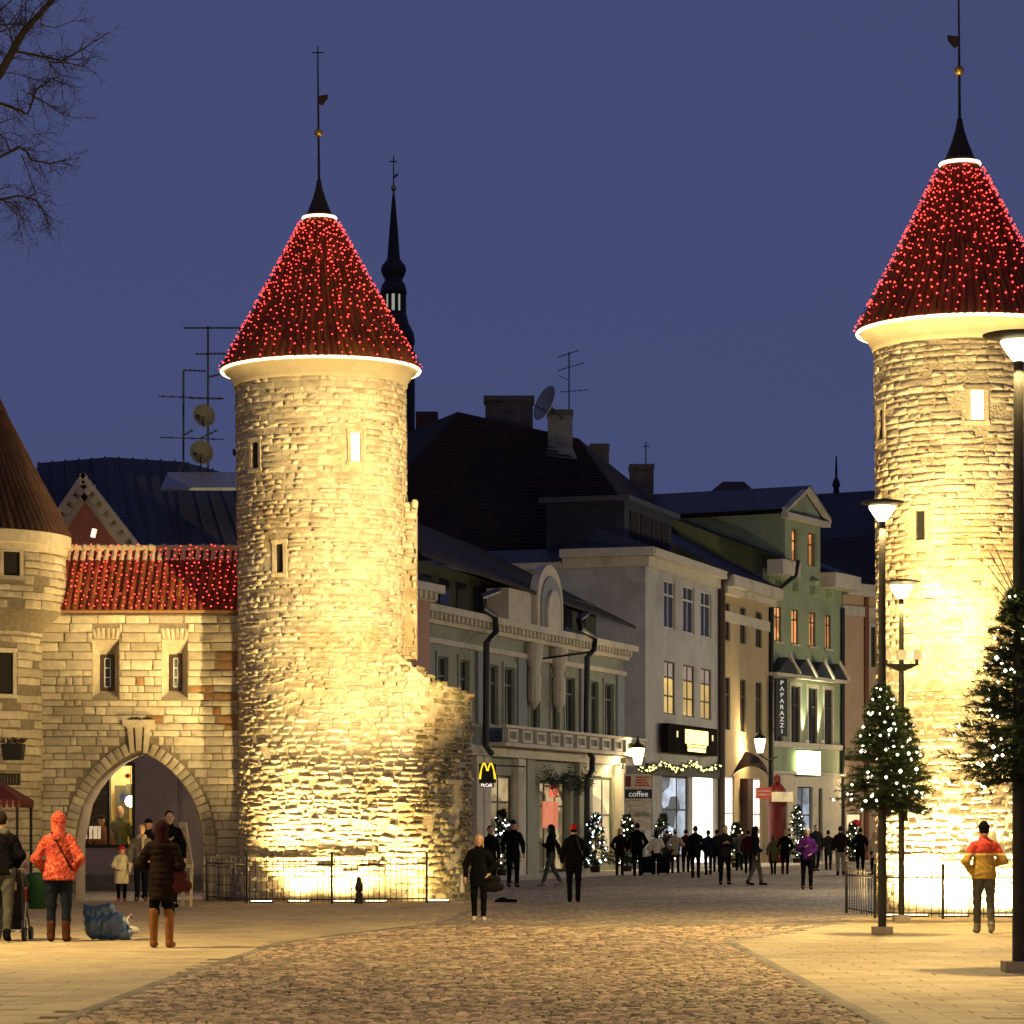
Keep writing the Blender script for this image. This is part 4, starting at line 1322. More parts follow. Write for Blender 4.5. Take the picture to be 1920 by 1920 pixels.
# pink end house by the tower
H0 = Facade("pink_house", "pink house end with moulded cornice just behind the gate tower", 690, 88.0, 806, 92.6)
H0.wall(0, H0.L, 0, H0.uz(806, 1128)[1], [], M_PINK)
z0 = H0.uz(806, 1128)[1]
H0.band(-.1, H0.L + .12, z0 - .02, z0 + .25, .15, M_CREAM, "frieze")
H0.band(-.1, H0.L + .30, z0 + .252, z0 + .5, .4, M_CREAM)
for k in range(12):
    u = H0.L - .15 - k * .42
    MB().box(u - .2, u, -.32, -.153, z0 + .02, z0 + .25).build("cornice_bracket", M_CREAM, H0.T)
MB().add([(-.2, -.4, z0 + .5), (H0.L + .3, -.4, z0 + .5), (H0.L - .6, 4, z0 + 2.6), (-.2, 4, z0 + 2.6)], [(0, 1, 2, 3)]).build("roof", M_ROOFD, H0.T)

# --- 2. pale house: gable side facing us, three windows to the street
H2 = Facade("pale_house", "tall pale grey corner house with three lit first-floor windows", 1210, 118.6, 1347, 130.0)
z2 = H2.uz(1210, 1040)[1]
w2 = []
for k, (p0, p1) in enumerate(((1245, 1266), (1281, 1302), (1314, 1334))):
    u0, _ = H2.uz(p0, 1300); u1, _ = H2.uz(p1, 1300)
    w2.append((u0, u1, H2.uz(1245, 1176)[1], H2.uz(1245, 1086)[1]))
    w2.append((u0, u1, H2.uz(1245, 1338)[1], H2.uz(1245, 1238)[1]))
gr = []
for p0, p1, yt, yb in ((1241, 1291, 1452, 1600), (1299, 1341, 1448, 1625)):
    u0, _ = H2.uz(p0, 1550); u1, _ = H2.uz(p1, 1550)
    gr.append((u0, u1, .4 if p0 == 1241 else .03, H2.uz(p0, yt)[1]))
H2.wall(0, H2.L, 0, z2, w2 + gr, M_WHITEW)
for k, r in enumerate(w2):
    if k % 2: H2.window(r, M_WOODF, M_LITY, rec=.06, bars=((.5,), (.30, .65)), upper=M_PALEP)
    else: H2.window(r, M_WOODW, M_GLASSD, rec=.07, bars=((.5,), (.30,)))
H2.window(gr[0], M_WOODF, M_LITB, rec=.07, bars=((.62,), (.42,)), fw=.12, name="shop_window")
H2.window(gr[1], M_WOODW, M_LITS, rec=.07, bars=((), ()), fw=.10, name="lit_doorway")
H2.band(-.3, H2.L, z2 - .05, z2 + .28, .45, M_CREAM)
H2.band(-.1, H2.L, z2 - .45, z2 - .053, .15, M_CREAM, "frieze")
zs_ = H2.uz(1210, 1447)[1]
H2.band(0, H2.L, zs_ - .1, zs_ + .35, .12, mat("dark_shop_fascia", (.07, .06, .045), .7), "shop_fascia")
# side wall facing the camera (local -x side): along +y from the corner
sd = MB()
LW = 8.8
sd.box(-.0, .35, .352, 3.4, 0, z2)
sd.box(.0, .35, 3.402, LW, 0, H2.uz(1210, 1060)[1] + .2)
sd.build("side_wall", M_WHITEW, H2.T)
MB().box(-.42, -.003, -.45, 3.45, z2 - .05, z2 + .28).build("side_cornice", M_CREAM, H2.T)
MB().box(-.12, -.003, -.15, 3.42, z2 - .45, z2 - .053).build("side_frieze", M_CREAM, H2.T)
zz = H2.uz(1210, 1060)[1] + .2
MB().box(-.35, -.003, 3.46, LW, zz - .25, zz).build("rear_cornice", M_CREAM, H2.T)
MB().add([(-.4, 3.46, zz), (-.4, LW, zz), (1.5, LW, zz + .7), (1.5, 3.46, zz + .7)], [(0, 1, 2, 3)]).build("lean_to_roof", M_ROOFM, H2.T)
MB().add([(-.42, -.45, z2 + .28), (H2.L, -.45, z2 + .28), (H2.L, 3, z2 + 1.5), (1.6, 3, z2 + 1.5), (1.6, 3.45, z2 + .8), (-.42, 3.45, z2 + .28)],
         [(0, 1, 2, 3), (0, 3, 4, 5)]).build("roof", M_ROOFM, H2.T)
dm = MB().box(1.2, 8.5, 1.2, 4.5, z2 + .3, z2 + 2.3).build("dormer", M_SLATE, H2.T)
MB().box(.8, 8.9, .9, 4.7, z2 + 2.302, z2 + 2.5).build("dormer_roof", M_ROOFM, H2.T)
for k in range(4):
    MB().box(2.0 + k * 1.6, 3.2 + k * 1.6, 1.16, 1.197, z2 + .7, z2 + 2.0).build("dormer_window", M_DARK, H2.T)
for yy, zz_ in ((2.5, z2 - 3.0), (5.0, z2 - 3.0)):
    MB().box(-.05, -.003, yy - .12, yy + .12, zz_ - .12, zz_ + .12).build("wall_anchor", M_IRON, H2.T)
MB().tube([(-.06, 5.3, 4), (-.06, 5.3, zz - .3)], .05, 6).build("drainpipe", mat("pale_pipe", (.25, .24, .22), .7), H2.T)
u, z = H2.uz(1345, 1300)
MB().tube([(H2.L + .02, -.14, 0.1), (H2.L + .02, -.14, z2 - .4), (H2.L - .1, -.5, z2 + .2)], .16, 8).build("brown_drainpipe", mat("brown_pipe", (.05, .03, .018), .6), H2.T)

# --- 3. ochre house
H3 = Facade("ochre_house", "narrow ochre house with a wide cream cornice between pale and green houses", 1348, 130.3, 1441, 138.6)
z3 = H3.uz(1348, 1095)[1]
w3 = []
for p0, p1 in ((1360, 1369), (1388, 1399), (1417, 1429)):
    u0, _ = H3.uz(p0, 1300); u1, _ = H3.uz(p1, 1300)
    w3.append((u0, u1, H3.uz(1360, 1200)[1], H3.uz(1360, 1130)[1])); w3.append((u0, u1, H3.uz(1360, 1368)[1], H3.uz(1360, 1268)[1]))
gr = []
for p0, p1, yt, yb in ((1357, 1377, 1454, 1600), (1411, 1428, 1458, 1615)):
    u0, _ = H3.uz(p0, 1550); u1, _ = H3.uz(p1, 1550)
    gr.append((u0, u1, .2, H3.uz(p0, yt)[1]))
H3.wall(0, H3.L, 0, z3, w3 + gr, M_YELLOW)
for r in w3: H3.window(r, M_WOODF, M_GLASSD, rec=.07, bars=((.5,), (.33,)))
for r in gr: H3.window(r, M_WOODW, M_LITS, rec=.06, bars=((.5,), (.45,)), fw=.1, name="shop_window")
H3.band(0, H3.L + .1, z3 - .1, z3 + .4, .7, M_CREAM); H3.band(0, H3.L, z3 - .4, z3 - .103, .4, M_CREAM, "bed_moulding")
H3.band(0, H3.L, z3 - 1.55, z3 - 1.1, .08, M_CREAM, "string_course")
MB().add([(0, -.7, z3 + .4), (H3.L + .3, -.7, z3 + .4), (H3.L + .3, 5, z3 + 3.4), (0, 5, z3 + 3.4)], [(0, 1, 2, 3)]).build("roof", M_SLATE, H3.T)
u, _ = H3.uz(1393, 1500)
MB().box(u - .5, u + .5, -.35, -.003, 0, H3.uz(1393, 1460)[1]).build("timber_post", M_WOOD, H3.T)

# --- 4. green house with the gable
H4 = Facade("green_house", "green house with pointed gable, orange-lit windows and vertical sign", 1443, 139.2, 1578, 147.5)
z4 = H4.uz(1443, 1052)[1] - .3
w4, w4b, w4c = [], [], []
for p0, p1 in ((1452, 1465), (1484, 1497), (1517, 1529), (1547, 1558)):
    u0, _ = H4.uz(p0, 1300); u1, _ = H4.uz(p1, 1300)
    w4.append((u0, u1, H4.uz(1452, 1202)[1], H4.uz(1452, 1136)[1]))
    w4b.append((u0 - .15, u1 + .15, H4.uz(1452, 1392)[1], H4.uz(1452, 1282)[1]))
gr = []
for p0, p1, yt, yb in ((1455, 1475, 1500, 1600), (1492, 1522, 1475, 1600), (1532, 1540, 1478, 1600)):
    u0, _ = H4.uz(p0, 1550); u1, _ = H4.uz(p1, 1550)
    gr.append((u0, u1, .2, H4.uz(p0, yt)[1]))
H4.wall(0, H4.L, 0, z4, w4 + w4b + gr, M_GRN)
for r in w4: H4.window(r, M_WOODF, M_LITO, rec=.06, bars=((.5,), (.3,)), sill=M_CREAM)
for r in w4b: H4.window(r, M_WOODF, M_GLASSD, rec=.06, bars=((.5,), (.33,)), surround=M_CREAM)
H4.window(gr[0], M_WOODF, M_LITS2, rec=.06, bars=((), ()), name="door"); H4.window(gr[1], M_WOODF, M_LITB, rec=.07, bars=((.5,), (.4,)), name="shop_window"); H4.window(gr[2], M_WOODF, M_GLASSD, rec=.06, bars=((), ()), name="door")
zg_ = H4.uz(1443, 1450)[1]
# pale ground floor facing
MBq = MB()
us = [0.0] + [v for r in gr for v in (r[0], r[1])] + [H4.L]
for a, b in zip(us[0::2], us[1::2]): MBq.box(a, b, -.08, -.003, 0, zg_)
for r in gr: MBq.box(r[0], r[1], -.08, -.003, r[3], zg_)
MBq.build("ground_floor_facing", M_CREAM, H4.T)
H4.band(0, H4.L, zg_ + .003, zg_ + .12, .2, M_CREAM, "string_course")
zs2 = H4.uz(1443, 1393)[1]
H4.band(0, H4.L, zs2 - .15, zs2 + .1, .15, M_CREAM, "string_course")
for r in w4b:      # little triangular hoods above the first-floor windows
    um = (r[0] + r[1]) / 2; zz = H4.uz(1452, 1262)[1]
    MB().prism([(um - 1.3, zz), (um + 1.3, zz), (um, zz + .75)], -.55, -.003, "y").build("window_hood", M_SLATE, H4.T)
    MB().box(um - 1.3, um + 1.3, -.5, -.003, zz - .16, zz - .003).build("hood_sill", M_CREAM, H4.T)
    MB().prism([(um + 1.35, zz - .05), (um + 1.35, zz + .1), (um, zz + .92), (um, zz + .77)], -.65, -.553, "y").build("hood_edge", M_CREAM, H4.T)
for r in w4:
    um = (r[0] + r[1]) / 2; zz = H4.uz(1452, 1090)[1]
    MB().lathe([(.02, -.5), (.35, -.3), (.28, .1), (.4, .35), (.1, .55)], 8, c=(um, -.02, zz)).build("relief_vase", mat("pale_green_relief", (.25, .30, .17), .9), H4.T)
# centre gable bay
ga0, _ = H4.uz(1472, 1000); ga1, _ = H4.uz(1538, 1000)
zgb = H4.uz(1472, 962)[1]; zga = H4.uz(1505, 925)[1]
wg = []
for p0, p1 in ((1484, 1496), (1514, 1529)):
    u0, _ = H4.uz(p0, 1000); u1, _ = H4.uz(p1, 1000)
    wg.append((u0, u1, H4.uz(1484, 1045)[1] - .2, H4.uz(1484, 990)[1]))
H4.wall(ga0, ga1, z4, zgb, wg, M_GRN, name="gable_wall")
for r in wg: H4.window(r, M_WOODF, M_LITO, rec=.15, bars=((.5,), (.35,)))
MB().prism([(ga0 - .2, zgb), (ga1 + .2, zgb), ((ga0 + ga1) / 2, zga)], -.1, .3, "y").build("gable", M_GRN, H4.T)
H4.band(ga0 - .5, ga1 + .5, zgb - .25, zgb - .003, .35, M_CREAM, "gable_cornice")
um = (ga0 + ga1) / 2
for s_, a, b in ((1, ga1 + .6, ga1), (-1, ga0 - .6, ga0)):
    MB().prism([(a, zgb - .05), (a, zgb + .2), (um, zga + .35), (um, zga + .1)], -.35, -.103, "y").build("gable_edge", M_CREAM, H4.T)
MB().add([(ga0 - .6, -.4, zgb + .15), (um, -.4, zga + .36), (um, 16, zga + .36), (ga0 - .6, 16, zgb + .15), (ga1 + .6, -.4, zgb + .15), (ga1 + .6, 16, zgb + .15)],
         [(0, 1, 2, 3), (1, 4, 5, 2)]).build("gable_roof", M_ROOFM, H4.T)
MB().box(ga0, ga0 + .3, .36, 16, z4, zgb).build("gable_side_wall", M_GRN, H4.T)
H4.band(-.3, ga0 - .003, z4 - .35, z4 + .35, .8, M_CREAM); H4.band(ga1 + .003, H4.L + .6, z4 - .45, z4 + .25, .8, M_CREAM)
MB().add([(-.2, -.7, z4 + .36), (ga0, -.7, z4 + .36), (ga0, 7, z4 + 3.3), (-.2, 7, z4 + 3.3)], [(0, 1, 2, 3)]).build("roof", M_SLATE, H4.T)
MB().add([(ga1, -.7, z4 + .27), (H4.L + .5, -.7, z4 + .27), (H4.L + .5, 7, z4 + 3.3), (ga1, 7, z4 + 3.3)], [(0, 1, 2, 3)]).build("roof", M_SLATE, H4.T)
for px, ys in ((1442, 0), (1576, 0)):
    u, _ = H4.uz(px, 1300)
    MB().tube([(u, -.12, .1), (u, -.12, z4 - 1.3)] + ([(u + 1.3, -.8, z4 - .3), (u + 1.5, -.85, z4 + .4)] if px == 1442 else []), .11, 8).build("drainpipe", M_BLACKP, H4.T)

# --- 5. peach house right of it, ground floor in orange light
H5 = Facade("peach_house", "peach-coloured house end half hidden by the right tower", 1580, 149, 1665, 152)
z5 = H5.uz(1580, 1112)[1]
u0, _ = H5.uz(1632, 1300); u1, _ = H5.uz(1643, 1300)
w5 = [(u0, u1, H5.uz(1632, 1250)[1], H5.uz(1632, 1175)[1])]
u0, _ = H5.uz(1588, 1550); u1, _ = H5.uz(1616, 1550)
g5 = [(u0, u1, .6, H5.uz(1588, 1525)[1])]
H5.wall(0, H5.L, 0, z5, w5 + g5, M_OCH)
H5.window(w5[0], M_WOODF, M_GLASSD, rec=.06, bars=((.5,), (.33,)), surround=M_CREAM)
H5.window(g5[0], M_WOODF, M_LITC, rec=.06, bars=((), ()), name="shop_window")
H5.band(-.2, H5.L, z5 - .1, z5 + .5, .5, M_CREAM); H5.band(-.1, H5.L, z5 - 1.1, z5 - .6, .12, M_CREAM, "frieze")
zz = H5.uz(1580, 1425)[1]
H5.band(0, H5.L, zz, zz + .25, .5, M_WOODF, "shop_fascia")
MB().add([(-.2, -.6, z5 + .5), (H5.L, -.6, z5 + .5), (H5.L, 5, z5 + 3), (1.5, 5, z5 + 3)], [(0, 1, 2, 3)]).build("roof", M_ROOFD, H5.T)
u, _ = H5.uz(1621, 1300)
MB().tube([(u, -.12, 0), (u, -.12, z5)], .12, 6).build("drainpipe", mat("rust_pipe", (.16, .06, .03), .7), H5.T)
MB().ball(((g5[0][0] + g5[0][1]) / 2, -.1, g5[0][3] - .5), .26, 14, 8, sz=.75).build("red_decoration", mat("red_decoration", (.4, .02, .02), .4), H5.T, smooth=True)

# --- roofs and towers further back
def roof_house(label, front, ridge, back, wall_m, roof_m, name="house"):
    """front: eave points; ridge points; back: points; plus walls below the front eave"""
    T = thing(name, label, "building", (0, 0, 0))
    n = len(front)
    mb = MB(); pts = [tuple(p) for p in front + ridge + back]
    m = len(ridge)
    fs = []
    if n == 2 and m == 2:
        fs = [(0, 1, 3, 2), (1, 5, 3), (0, 2, 4), (2, 3, 5, 4)]
    mb.add(pts, fs); mb.build("roof", roof_m, T)
    w = MB()
    for a, b in ((front[0], front[1]), (front[1], back[1]), (back[0], front[0]), (back[1], back[0])):
        w.add([(a[0], a[1], 0), (b[0], b[1], 0), (b[0], b[1], b[2] - .02), (a[0], a[1], a[2] - .02)], [(0, 1, 2, 3)])
    w.build("wall", wall_m, T)
    return T
BR = roof_house("large dark tiled hip roof towering behind the balcony house", [at(600, 1060, 121), at(1232, 1030, 127)], [at(858, 772, 131), at(1085, 822, 133)],
                [at(640, 862, 150), at(1290, 990, 152)], M_WHITEW, M_ROOFD, "big_roof_house")
for k in range(34):
    t = (k + 1) / 35
    a = at(600, 1060, 121).lerp(at(858, 772, 131), t); b = at(1232, 1030, 127).lerp(at(1085, 822, 133), t)
    MB().tube([a + Vector((0, -.02, .03)), b + Vector((0, -.02, .03))], .035, 4, cap=False).build("tile_course", M_ROOFD, BR)
M_CHIM = mat("sooty_chimney", (0.10, 0.085, 0.075), 0.9, var=.45, scale=2.5, bump=.3)
M_CHIMP = mat("pale_chimney", (0.20, 0.19, 0.175), 0.9, var=.2, scale=2)
def chimney(label, x0, x1, yt, yb, D, m, depth=1.0, cap=True):
    p = at((x0 + x1) / 2, yb, D); hw = (x1 - x0) / 2 / F * D; h = (yb - yt) / F * D
    C = thing("chimney", label, "chimney", p)
    MB().box(-hw * .94, hw * .94, 0, depth, -2.0, h - .25).build("stack", m, C)
    if cap: MB().box(-hw, hw, -.1, depth + .1, h - .248, h).build("cap", M_CHIM, C)
    return C
chimney("broad soot-stained chimney on the big dark roof", 907, 1002, 742, 810, 134, M_CHIM, 1.2)
c = chimney("pale chimney carrying a satellite dish on the big dark roof", 1026, 1075, 768, 862, 131.6, M_CHIMP, 1.0)
MB().prism([(-.75, -.0), (.75, -.0), (.55, .5), (-.55, .5)], -.25, 0, "y").build("flashing", M_CHIMP, c)
chimney("small dark chimney right of the satellite dish", 1105, 1143, 832, 868, 140, M_CHIM, .8)
chimney("square chimney at the far right end of the dark roof", 1180, 1227, 870, 925, 146, M_CHIM, 1.0)
chimney("reddish chimney peeking out beside the church tower", 778, 822, 762, 810, 150, mat("red_chimney", (.12, .05, .035), .9), 1.0, cap=False)
DS = thing("satellite_dish", "large tilted grey satellite dish on the pale chimney", "satellite dish", at(1030, 760, 130.5))
rr = .82
o = MB().lathe([(.02, 0), (rr * .5, .06), (rr * .85, .17), (rr, .26), (rr * .99, .28), (rr * .84, .2), (rr * .5, .09), (.02, .03)], 28).build("dish", mat("large_grey_dish", (.34, .34, .31), .7), DS, smooth=True)
o.rotation_euler = (R(70), 0, R(-62))
MB().tube([(.1, 0, -.1), (.6, .6, -.5)], .05, 6).build("dish_mount", M_IRON, DS)
MB().tube([(0, 0, -.3), (-.75, -.3, 0)], .025, 5).build("feed_arm", M_IRON, DS)
aerial("aerial above the pale chimney with three crossing booms", 1067, 660, 772, 131.8, [(1046, 1085, 670, 657, 7), (1045, 1097, 695, 680, 6), (1050, 1104, 735, 731, 5), (1046, 1066, 704, 712, 1)])
aerial("short aerial on the square chimney", 1211, 828, 872, 146, [(1205, 1218, 838, 836, 3)])
roof_house("far red hip roof between the dark roof and the green gable", [at(1280, 965, 190), at(1450, 965, 190)], [at(1355, 903, 200), at(1395, 903, 200)], [at(1290, 960, 215), at(1460, 960, 215)], M_PINK, mat("far_red_roof", (.075, .03, .022), .9, var=.3), "far_house")
roof_house("far grey sheet roof beside the right tower", [at(1500, 1020, 185), at(1720, 1020, 185)], [at(1500, 928, 200), at(1720, 915, 200)], [at(1500, 1010, 220), at(1720, 1010, 220)], M_WHITEW, mat("far_grey_roof", (.035, .037, .042), .8, var=.4, scale=.3), "far_house")
roof_house("low dark tiled roof behind the peach house", [at(1530, 1115, 160), at(1720, 1115, 160)], [at(1530, 1010, 172), at(1720, 1000, 172)], [at(1530, 1090, 190), at(1720, 1090, 190)], M_PINK, M_ROOFD, "far_house")
def lathe_tower(name, label, cat, px, D, prof, parts):
    T = thing(name, label, cat, (xat(px, D), D, 0))
    for pname, m, pts in parts:
        P = [(max(.01, r_ / F * D), CZ + (HOR - y_) / F * D) for r_, y_ in pts]
        P.sort(key=lambda t: t[1])
        MB().lathe(P, 20).build(pname, m, T, smooth=True)
    return T
M_SPIRE = mat("dark_spire_copper", (.028, .028, .026), .6, var=.3, scale=.7)
M_SPIREW = mat("lantern_light", (.6, .6, .5), .6, emit=(.85, .9, .7), estr=.35)
SP = lathe_tower("church_spire", "slender dark church spire rising behind the gate tower", "church tower", 738, 210, None, [
    ("shaft", M_SPIRE, [(40, 1400), (40, 668), (40, 660)]),
    ("lower_dome", M_SPIRE, [(36, 662), (40, 640), (38, 625), (28, 605), (24, 588), (22, 585)]),
    ("lantern", M_SPIREW, [(16, 588), (16, 552)]),
    ("upper_dome", M_SPIRE, [(24, 553), (25, 548), (22, 535), (16, 525), (20, 518), (24, 508), (22, 498), (15, 490), (12, 484), (8, 430), (3, 370), (1.2, 360), (1.0, 292)]),
    ("spire_ball", M_GOLDB, [(.5, 360), (4, 357), (5, 353), (4, 349), (.5, 347)])])
q = MB()
for k in range(10):
    a = 2 * math.pi * k / 10
    q.tube([(20 / F * 210 * math.cos(a), 20 / F * 210 * math.sin(a), CZ + (HOR - 589) / F * 210), (20 / F * 210 * math.cos(a), 20 / F * 210 * math.sin(a), CZ + (HOR - 551) / F * 210)], .13, 6)
q.build("lantern_columns", M_SPIRE, SP)
zc_ = CZ + (HOR - 303) / F * 210
MB().box(-.26, .26, -.02, .02, zc_ - .04, zc_ + .04).prism([(.02, zc_ - 1.05), (.30, zc_ - .75), (.30, zc_ - .95), (.02, zc_ - 1.2)], -.02, .02, "y").build("cross", M_IRON, SP)
lathe_tower("far_spire", "tiny far finial poking above the grey sheet roof", "spire", 1568, 230, None, [
    ("finial", M_SPIRE, [(7, 935), (5, 915), (8, 910), (5, 900), (2, 895), (1.5, 860), (2.5, 885), (1, 855)])])

# pale pavement along the house fronts
fr_ = []
for Fc in (H1, H2, H3, H4): fr_ += [(Fc.a, Fc.n), (Fc.b, Fc.n)]
pv = MB()
for i in range(len(fr_) - 1):
    (a, n1), (b, n2) = fr_[i], fr_[i + 1]
    if (b - a).length < .3: continue
    c, d = b + n2 * 3.6, a + n1 * 3.6
    pv.add([(a.x, a.y, .004), (b.x, b.y, .004), (c.x, c.y, .004), (d.x, d.y, .004)], [(0, 1, 2, 3)])
tag(pv.build("pavement_street", M_PAVE2), kind="structure")
# ------------------------------------------------------------------ floodlights at the tower feet, street lamps, lanterns
M_STRIP = mat("ground_light_glass", (.9, .85, .7), .4, emit=(1.0, .80, .45), estr=12)
def ground_flood(label, px, py, target, power, ang=168, group="ground floodlights", length=.5, blend=.9):
    p = gp(px, py)
    Fd = thing("ground_floodlight", label, "floodlight", p, group=None)
    MB().box(-length / 2, length / 2, -.09, .09, -.01, .035).build("housing", M_IRON, Fd)
    MB().box(-length / 2 + .03, length / 2 - .03, -.06, .06, .0355, .045).build("glass", M_STRIP, Fd)
    lamp("flood_lamp", "SPOT", (p.x, p.y, .09), power, GOLD, Fd, target=target, size=.08, angle=ang, blend=blend)
    return Fd
TX, TY = xat(611, 68), 68.0
for lab, px, py, tx, tz, pw in (("ground floodlight at the left foot of the gate tower, outside the railing", 490, 1692.8, TX - .6, 8.0, 2600),
                                ("ground floodlight left of the railing post below the gate tower", 560, 1692.2, TX - .6, 8.5, 1300),
                                ("ground floodlight under the middle of the gate tower railing", 645, 1692.2, TX + .5, 7.5, 1200),
                                ("ground floodlight at the right end of the gate tower railing", 705, 1692.2, TX + 1.2, 7.5, 1500)):
    ground_flood(lab, px, py, (tx, TY - 1.6, tz), pw, ang=118 if px < 520 else 168)
ground_flood("added ground floodlight beside the foot of the ruined wall", 822, 1691.5, (-1.3, 68.0, 3.6), 700)  # extra floodlight put in to brighten the stub's dark side
RX, RY = xat(1811, 57), 57.0
for lab, px, py, tx, tz, pw in (("ground floodlight by the corner of the right railing", 1672, 1719, RX - 1.0, 8.5, 3300),
                                ("ground floodlight between the two lamp posts", 1716, 1719, RX - .5, 9, 3000),
                                ("ground floodlight left of the man in the red jacket", 1790, 1719, RX, 9, 2900),
                                ("ground floodlight right of the man in the red jacket", 1888, 1719, RX + .6, 9, 3300)):
    ground_flood(lab, px, py, (tx, RY - 1.3, tz), pw)

M_POLE = mat("dark_lamp_post", (.02, .018, .014), .45, metal=.3)
M_BASE = mat("concrete_base", (.28, .22, .16), .9, var=.2)
M_SHADE = mat("lamp_shade_metal", (.012, .010, .008), .5)
def street_lamp(label, px, ybase, yhead, power, *, col=None, base=.30, r=.065, loc=None, hz=None, hw=0.30):
    if loc is None: p = gp(px, ybase)
    else: p = Vector(loc)
    h = hz if hz else CZ + (HOR - yhead) / F * p.y
    T = thing("street_lamp", label, "street lamp", p)
    b = MB()
    b.box(-base / 2, base / 2, -base / 2, base / 2, 0, .12)
    b.build("base", M_BASE, T)
    MB().tube([(0, 0, .12), (0, 0, h * .5), (0, 0, h - .2)], [r, r * .95, r * .75], 12).build("pole", M_POLE, T)
    MB().lathe([(.06, h - .23), (.13, h - .14), (.20, h - .03), (.205, h + .005), (.10, h + .01)], 24).build("globe", M_LAMPG, T, smooth=True)
    MB().lathe([(.195, h + .012), (hw * 1.1, h + .06), (hw * 1.12, h + .075), (hw * .7, h + .10), (.02, h + .12)], 28).build("shade", M_SHADE, T, smooth=True)
    lamp("lamp_bulb", "SPOT" if loc is None else "POINT", (p.x, p.y, h - .30), power, col or PALE, T, target=(p.x, p.y, 0), size=.1, angle=168, blend=.25)
    return T
street_lamp("tall street lamp at the right edge, nearest, with fir tree on its post", 1910, 1822, 640, 8000, base=.36, r=.075, hw=.37)
street_lamp("street lamp with fir tree on its post, left of the right tower", 1654, 1752, 950, 7000)
L3 = street_lamp("thin street lamp with three floodlight heads on its post", 1690, 1728, 1098, 4000, base=.28, r=.055)
street_lamp("added street lamp on the left plaza out of view", 0, 0, 0, 10500, loc=(-9.5, 40, 0), hz=6.5)  # out of view, added to light the left pavement
street_lamp("added unseen street lamp beside the photographer", 0, 0, 0, 4200, loc=(6.5, 17, 0), hz=6.8)  # this lamp and the next are added out of view for foreground light
street_lamp("added unseen street lamp behind the photographer's left shoulder", 0, 0, 0, 4200, loc=(-6.5, 19, 0), hz=6.8)
for i, (lx, ly, pw) in enumerate(((10.4, 76, 4200), (13.2, 92, 2500), (15.8, 108, 3900), (20.5, 124, 4900), (24.5, 140, 4900))):  # unseen lamps added to light the house fronts and the roadway
    street_lamp(("nearest", "second", "third", "fourth", "farthest")[i] + " added lamp across the street, unseen behind the right tower", 0, 0, 0, pw, loc=(lx, ly, 0), hz=6.2, col=(1, .86, .58))["group"] = "added lamps across the street"
# three floodlight heads on the third lamp post
p3 = gp(1690, 1728); z3_ = CZ + (HOR - 1248) / F * p3.y
MB().hexa([(-.05, -.05, z3_ - .10), (.05, -.05, z3_ - .10), (.05, .05, z3_ - .10), (-.05, .05, z3_ - .10), (-.34, -.08, z3_ + .03), (.34, -.08, z3_ + .03), (.34, .08, z3_ + .03), (-.34, .08, z3_ + .03)]).build("floodlight_bracket", M_POLE, L3)
for dx in (-.27, 0.0, .27):
    hd = MB().box(dx - .075, dx + .075, -.09, .09, z3_ + .10, z3_ + .27).build("floodlight_head", mat("pale_flood_housing", (.62, .56, .44), .6), L3)
    MB().tube([(dx, 0, z3_ + .02), (dx, 0, z3_ + .11)], .03, 6).build("floodlight_foot", M_POLE, hd)
lamp("gate_flood", "SPOT", (p3.x - .30, p3.y - .1, z3_ + .2), 24000, (1, .74, .31), L3, target=(-8.6, 67.6, 3.4), size=.07, angle=21, blend=.5)
lamp("tower_flood", "SPOT", (p3.x - .1, p3.y - .1, z3_ + .35), 46000, (1, .74, .31), L3, target=(-3.0, 66, 7.4), size=.07, angle=31, blend=.6)
lamp("right_tower_flood", "SPOT", (p3.x + .27, p3.y + .15, z3_ + .30), 5000, (1, .74, .31), L3, target=(RX - .3, RY - 1.6, 8.2), size=.07, angle=125, blend=.7)

# wall lanterns in the street
def lantern(label, loc, power, wall_off):
    T = thing("wall_lantern", label, "lantern", loc)
    MB().lathe([(.13, -.42), (.26, .18), (.27, .2), (.1, .22)], 6).build("glass", M_LAMPG, T)
    MB().lathe([(.30, .205), (.24, .30), (.08, .42), (.03, .62), (.005, .7)], 6).lathe([(.06, -.52), (.14, -.43), (.10, -.42)], 6).build("cap", M_IRON, T)
    MB().tube([(0, 0, -.5), (wall_off * .5, .3, -.75), (wall_off, .6, -.6)], .035, 6).build("bracket", M_IRON, T)
    lamp("lantern_bulb", "POINT", Vector(loc) + Vector((0, -.05, -.1)), power, (1, .76, .40), T, size=.2)
lantern("glowing lantern on a bracket at the corner of the pale house", at(1196, 1413, 113.5), 5200, .8)
lantern("glowing lantern on the ochre house above the flag", at(1425, 1394, 134.0), 4600, .8)
WS = thing("wall_spotlight", "small bright spotlight at the end of the balcony front", "spotlight", at(1168, 1426, 113.6))
MB().box(-.12, .12, -.15, .15, -.1, .1).build("housing", M_IRON, WS); MB().box(-.16, -.121, -.12, .12, -.08, .08).build("glass", M_LAMPG, WS)
MB().tube([(0, 0, -.1), (.0, .3, -.3)], .03, 6).build("bracket", M_IRON, WS)
lamp("spot_bulb", "POINT", at(1168, 1426, 113.6) + Vector((-.3, -.1, -.1)), 700, (1, .78, .40), WS, size=.1)

lantern("added lantern on the peach house, unseen behind the fir tree", at(1628, 1452, 147.5), 1500, .8)  # put in unseen, for the glow on the peach house ground floor
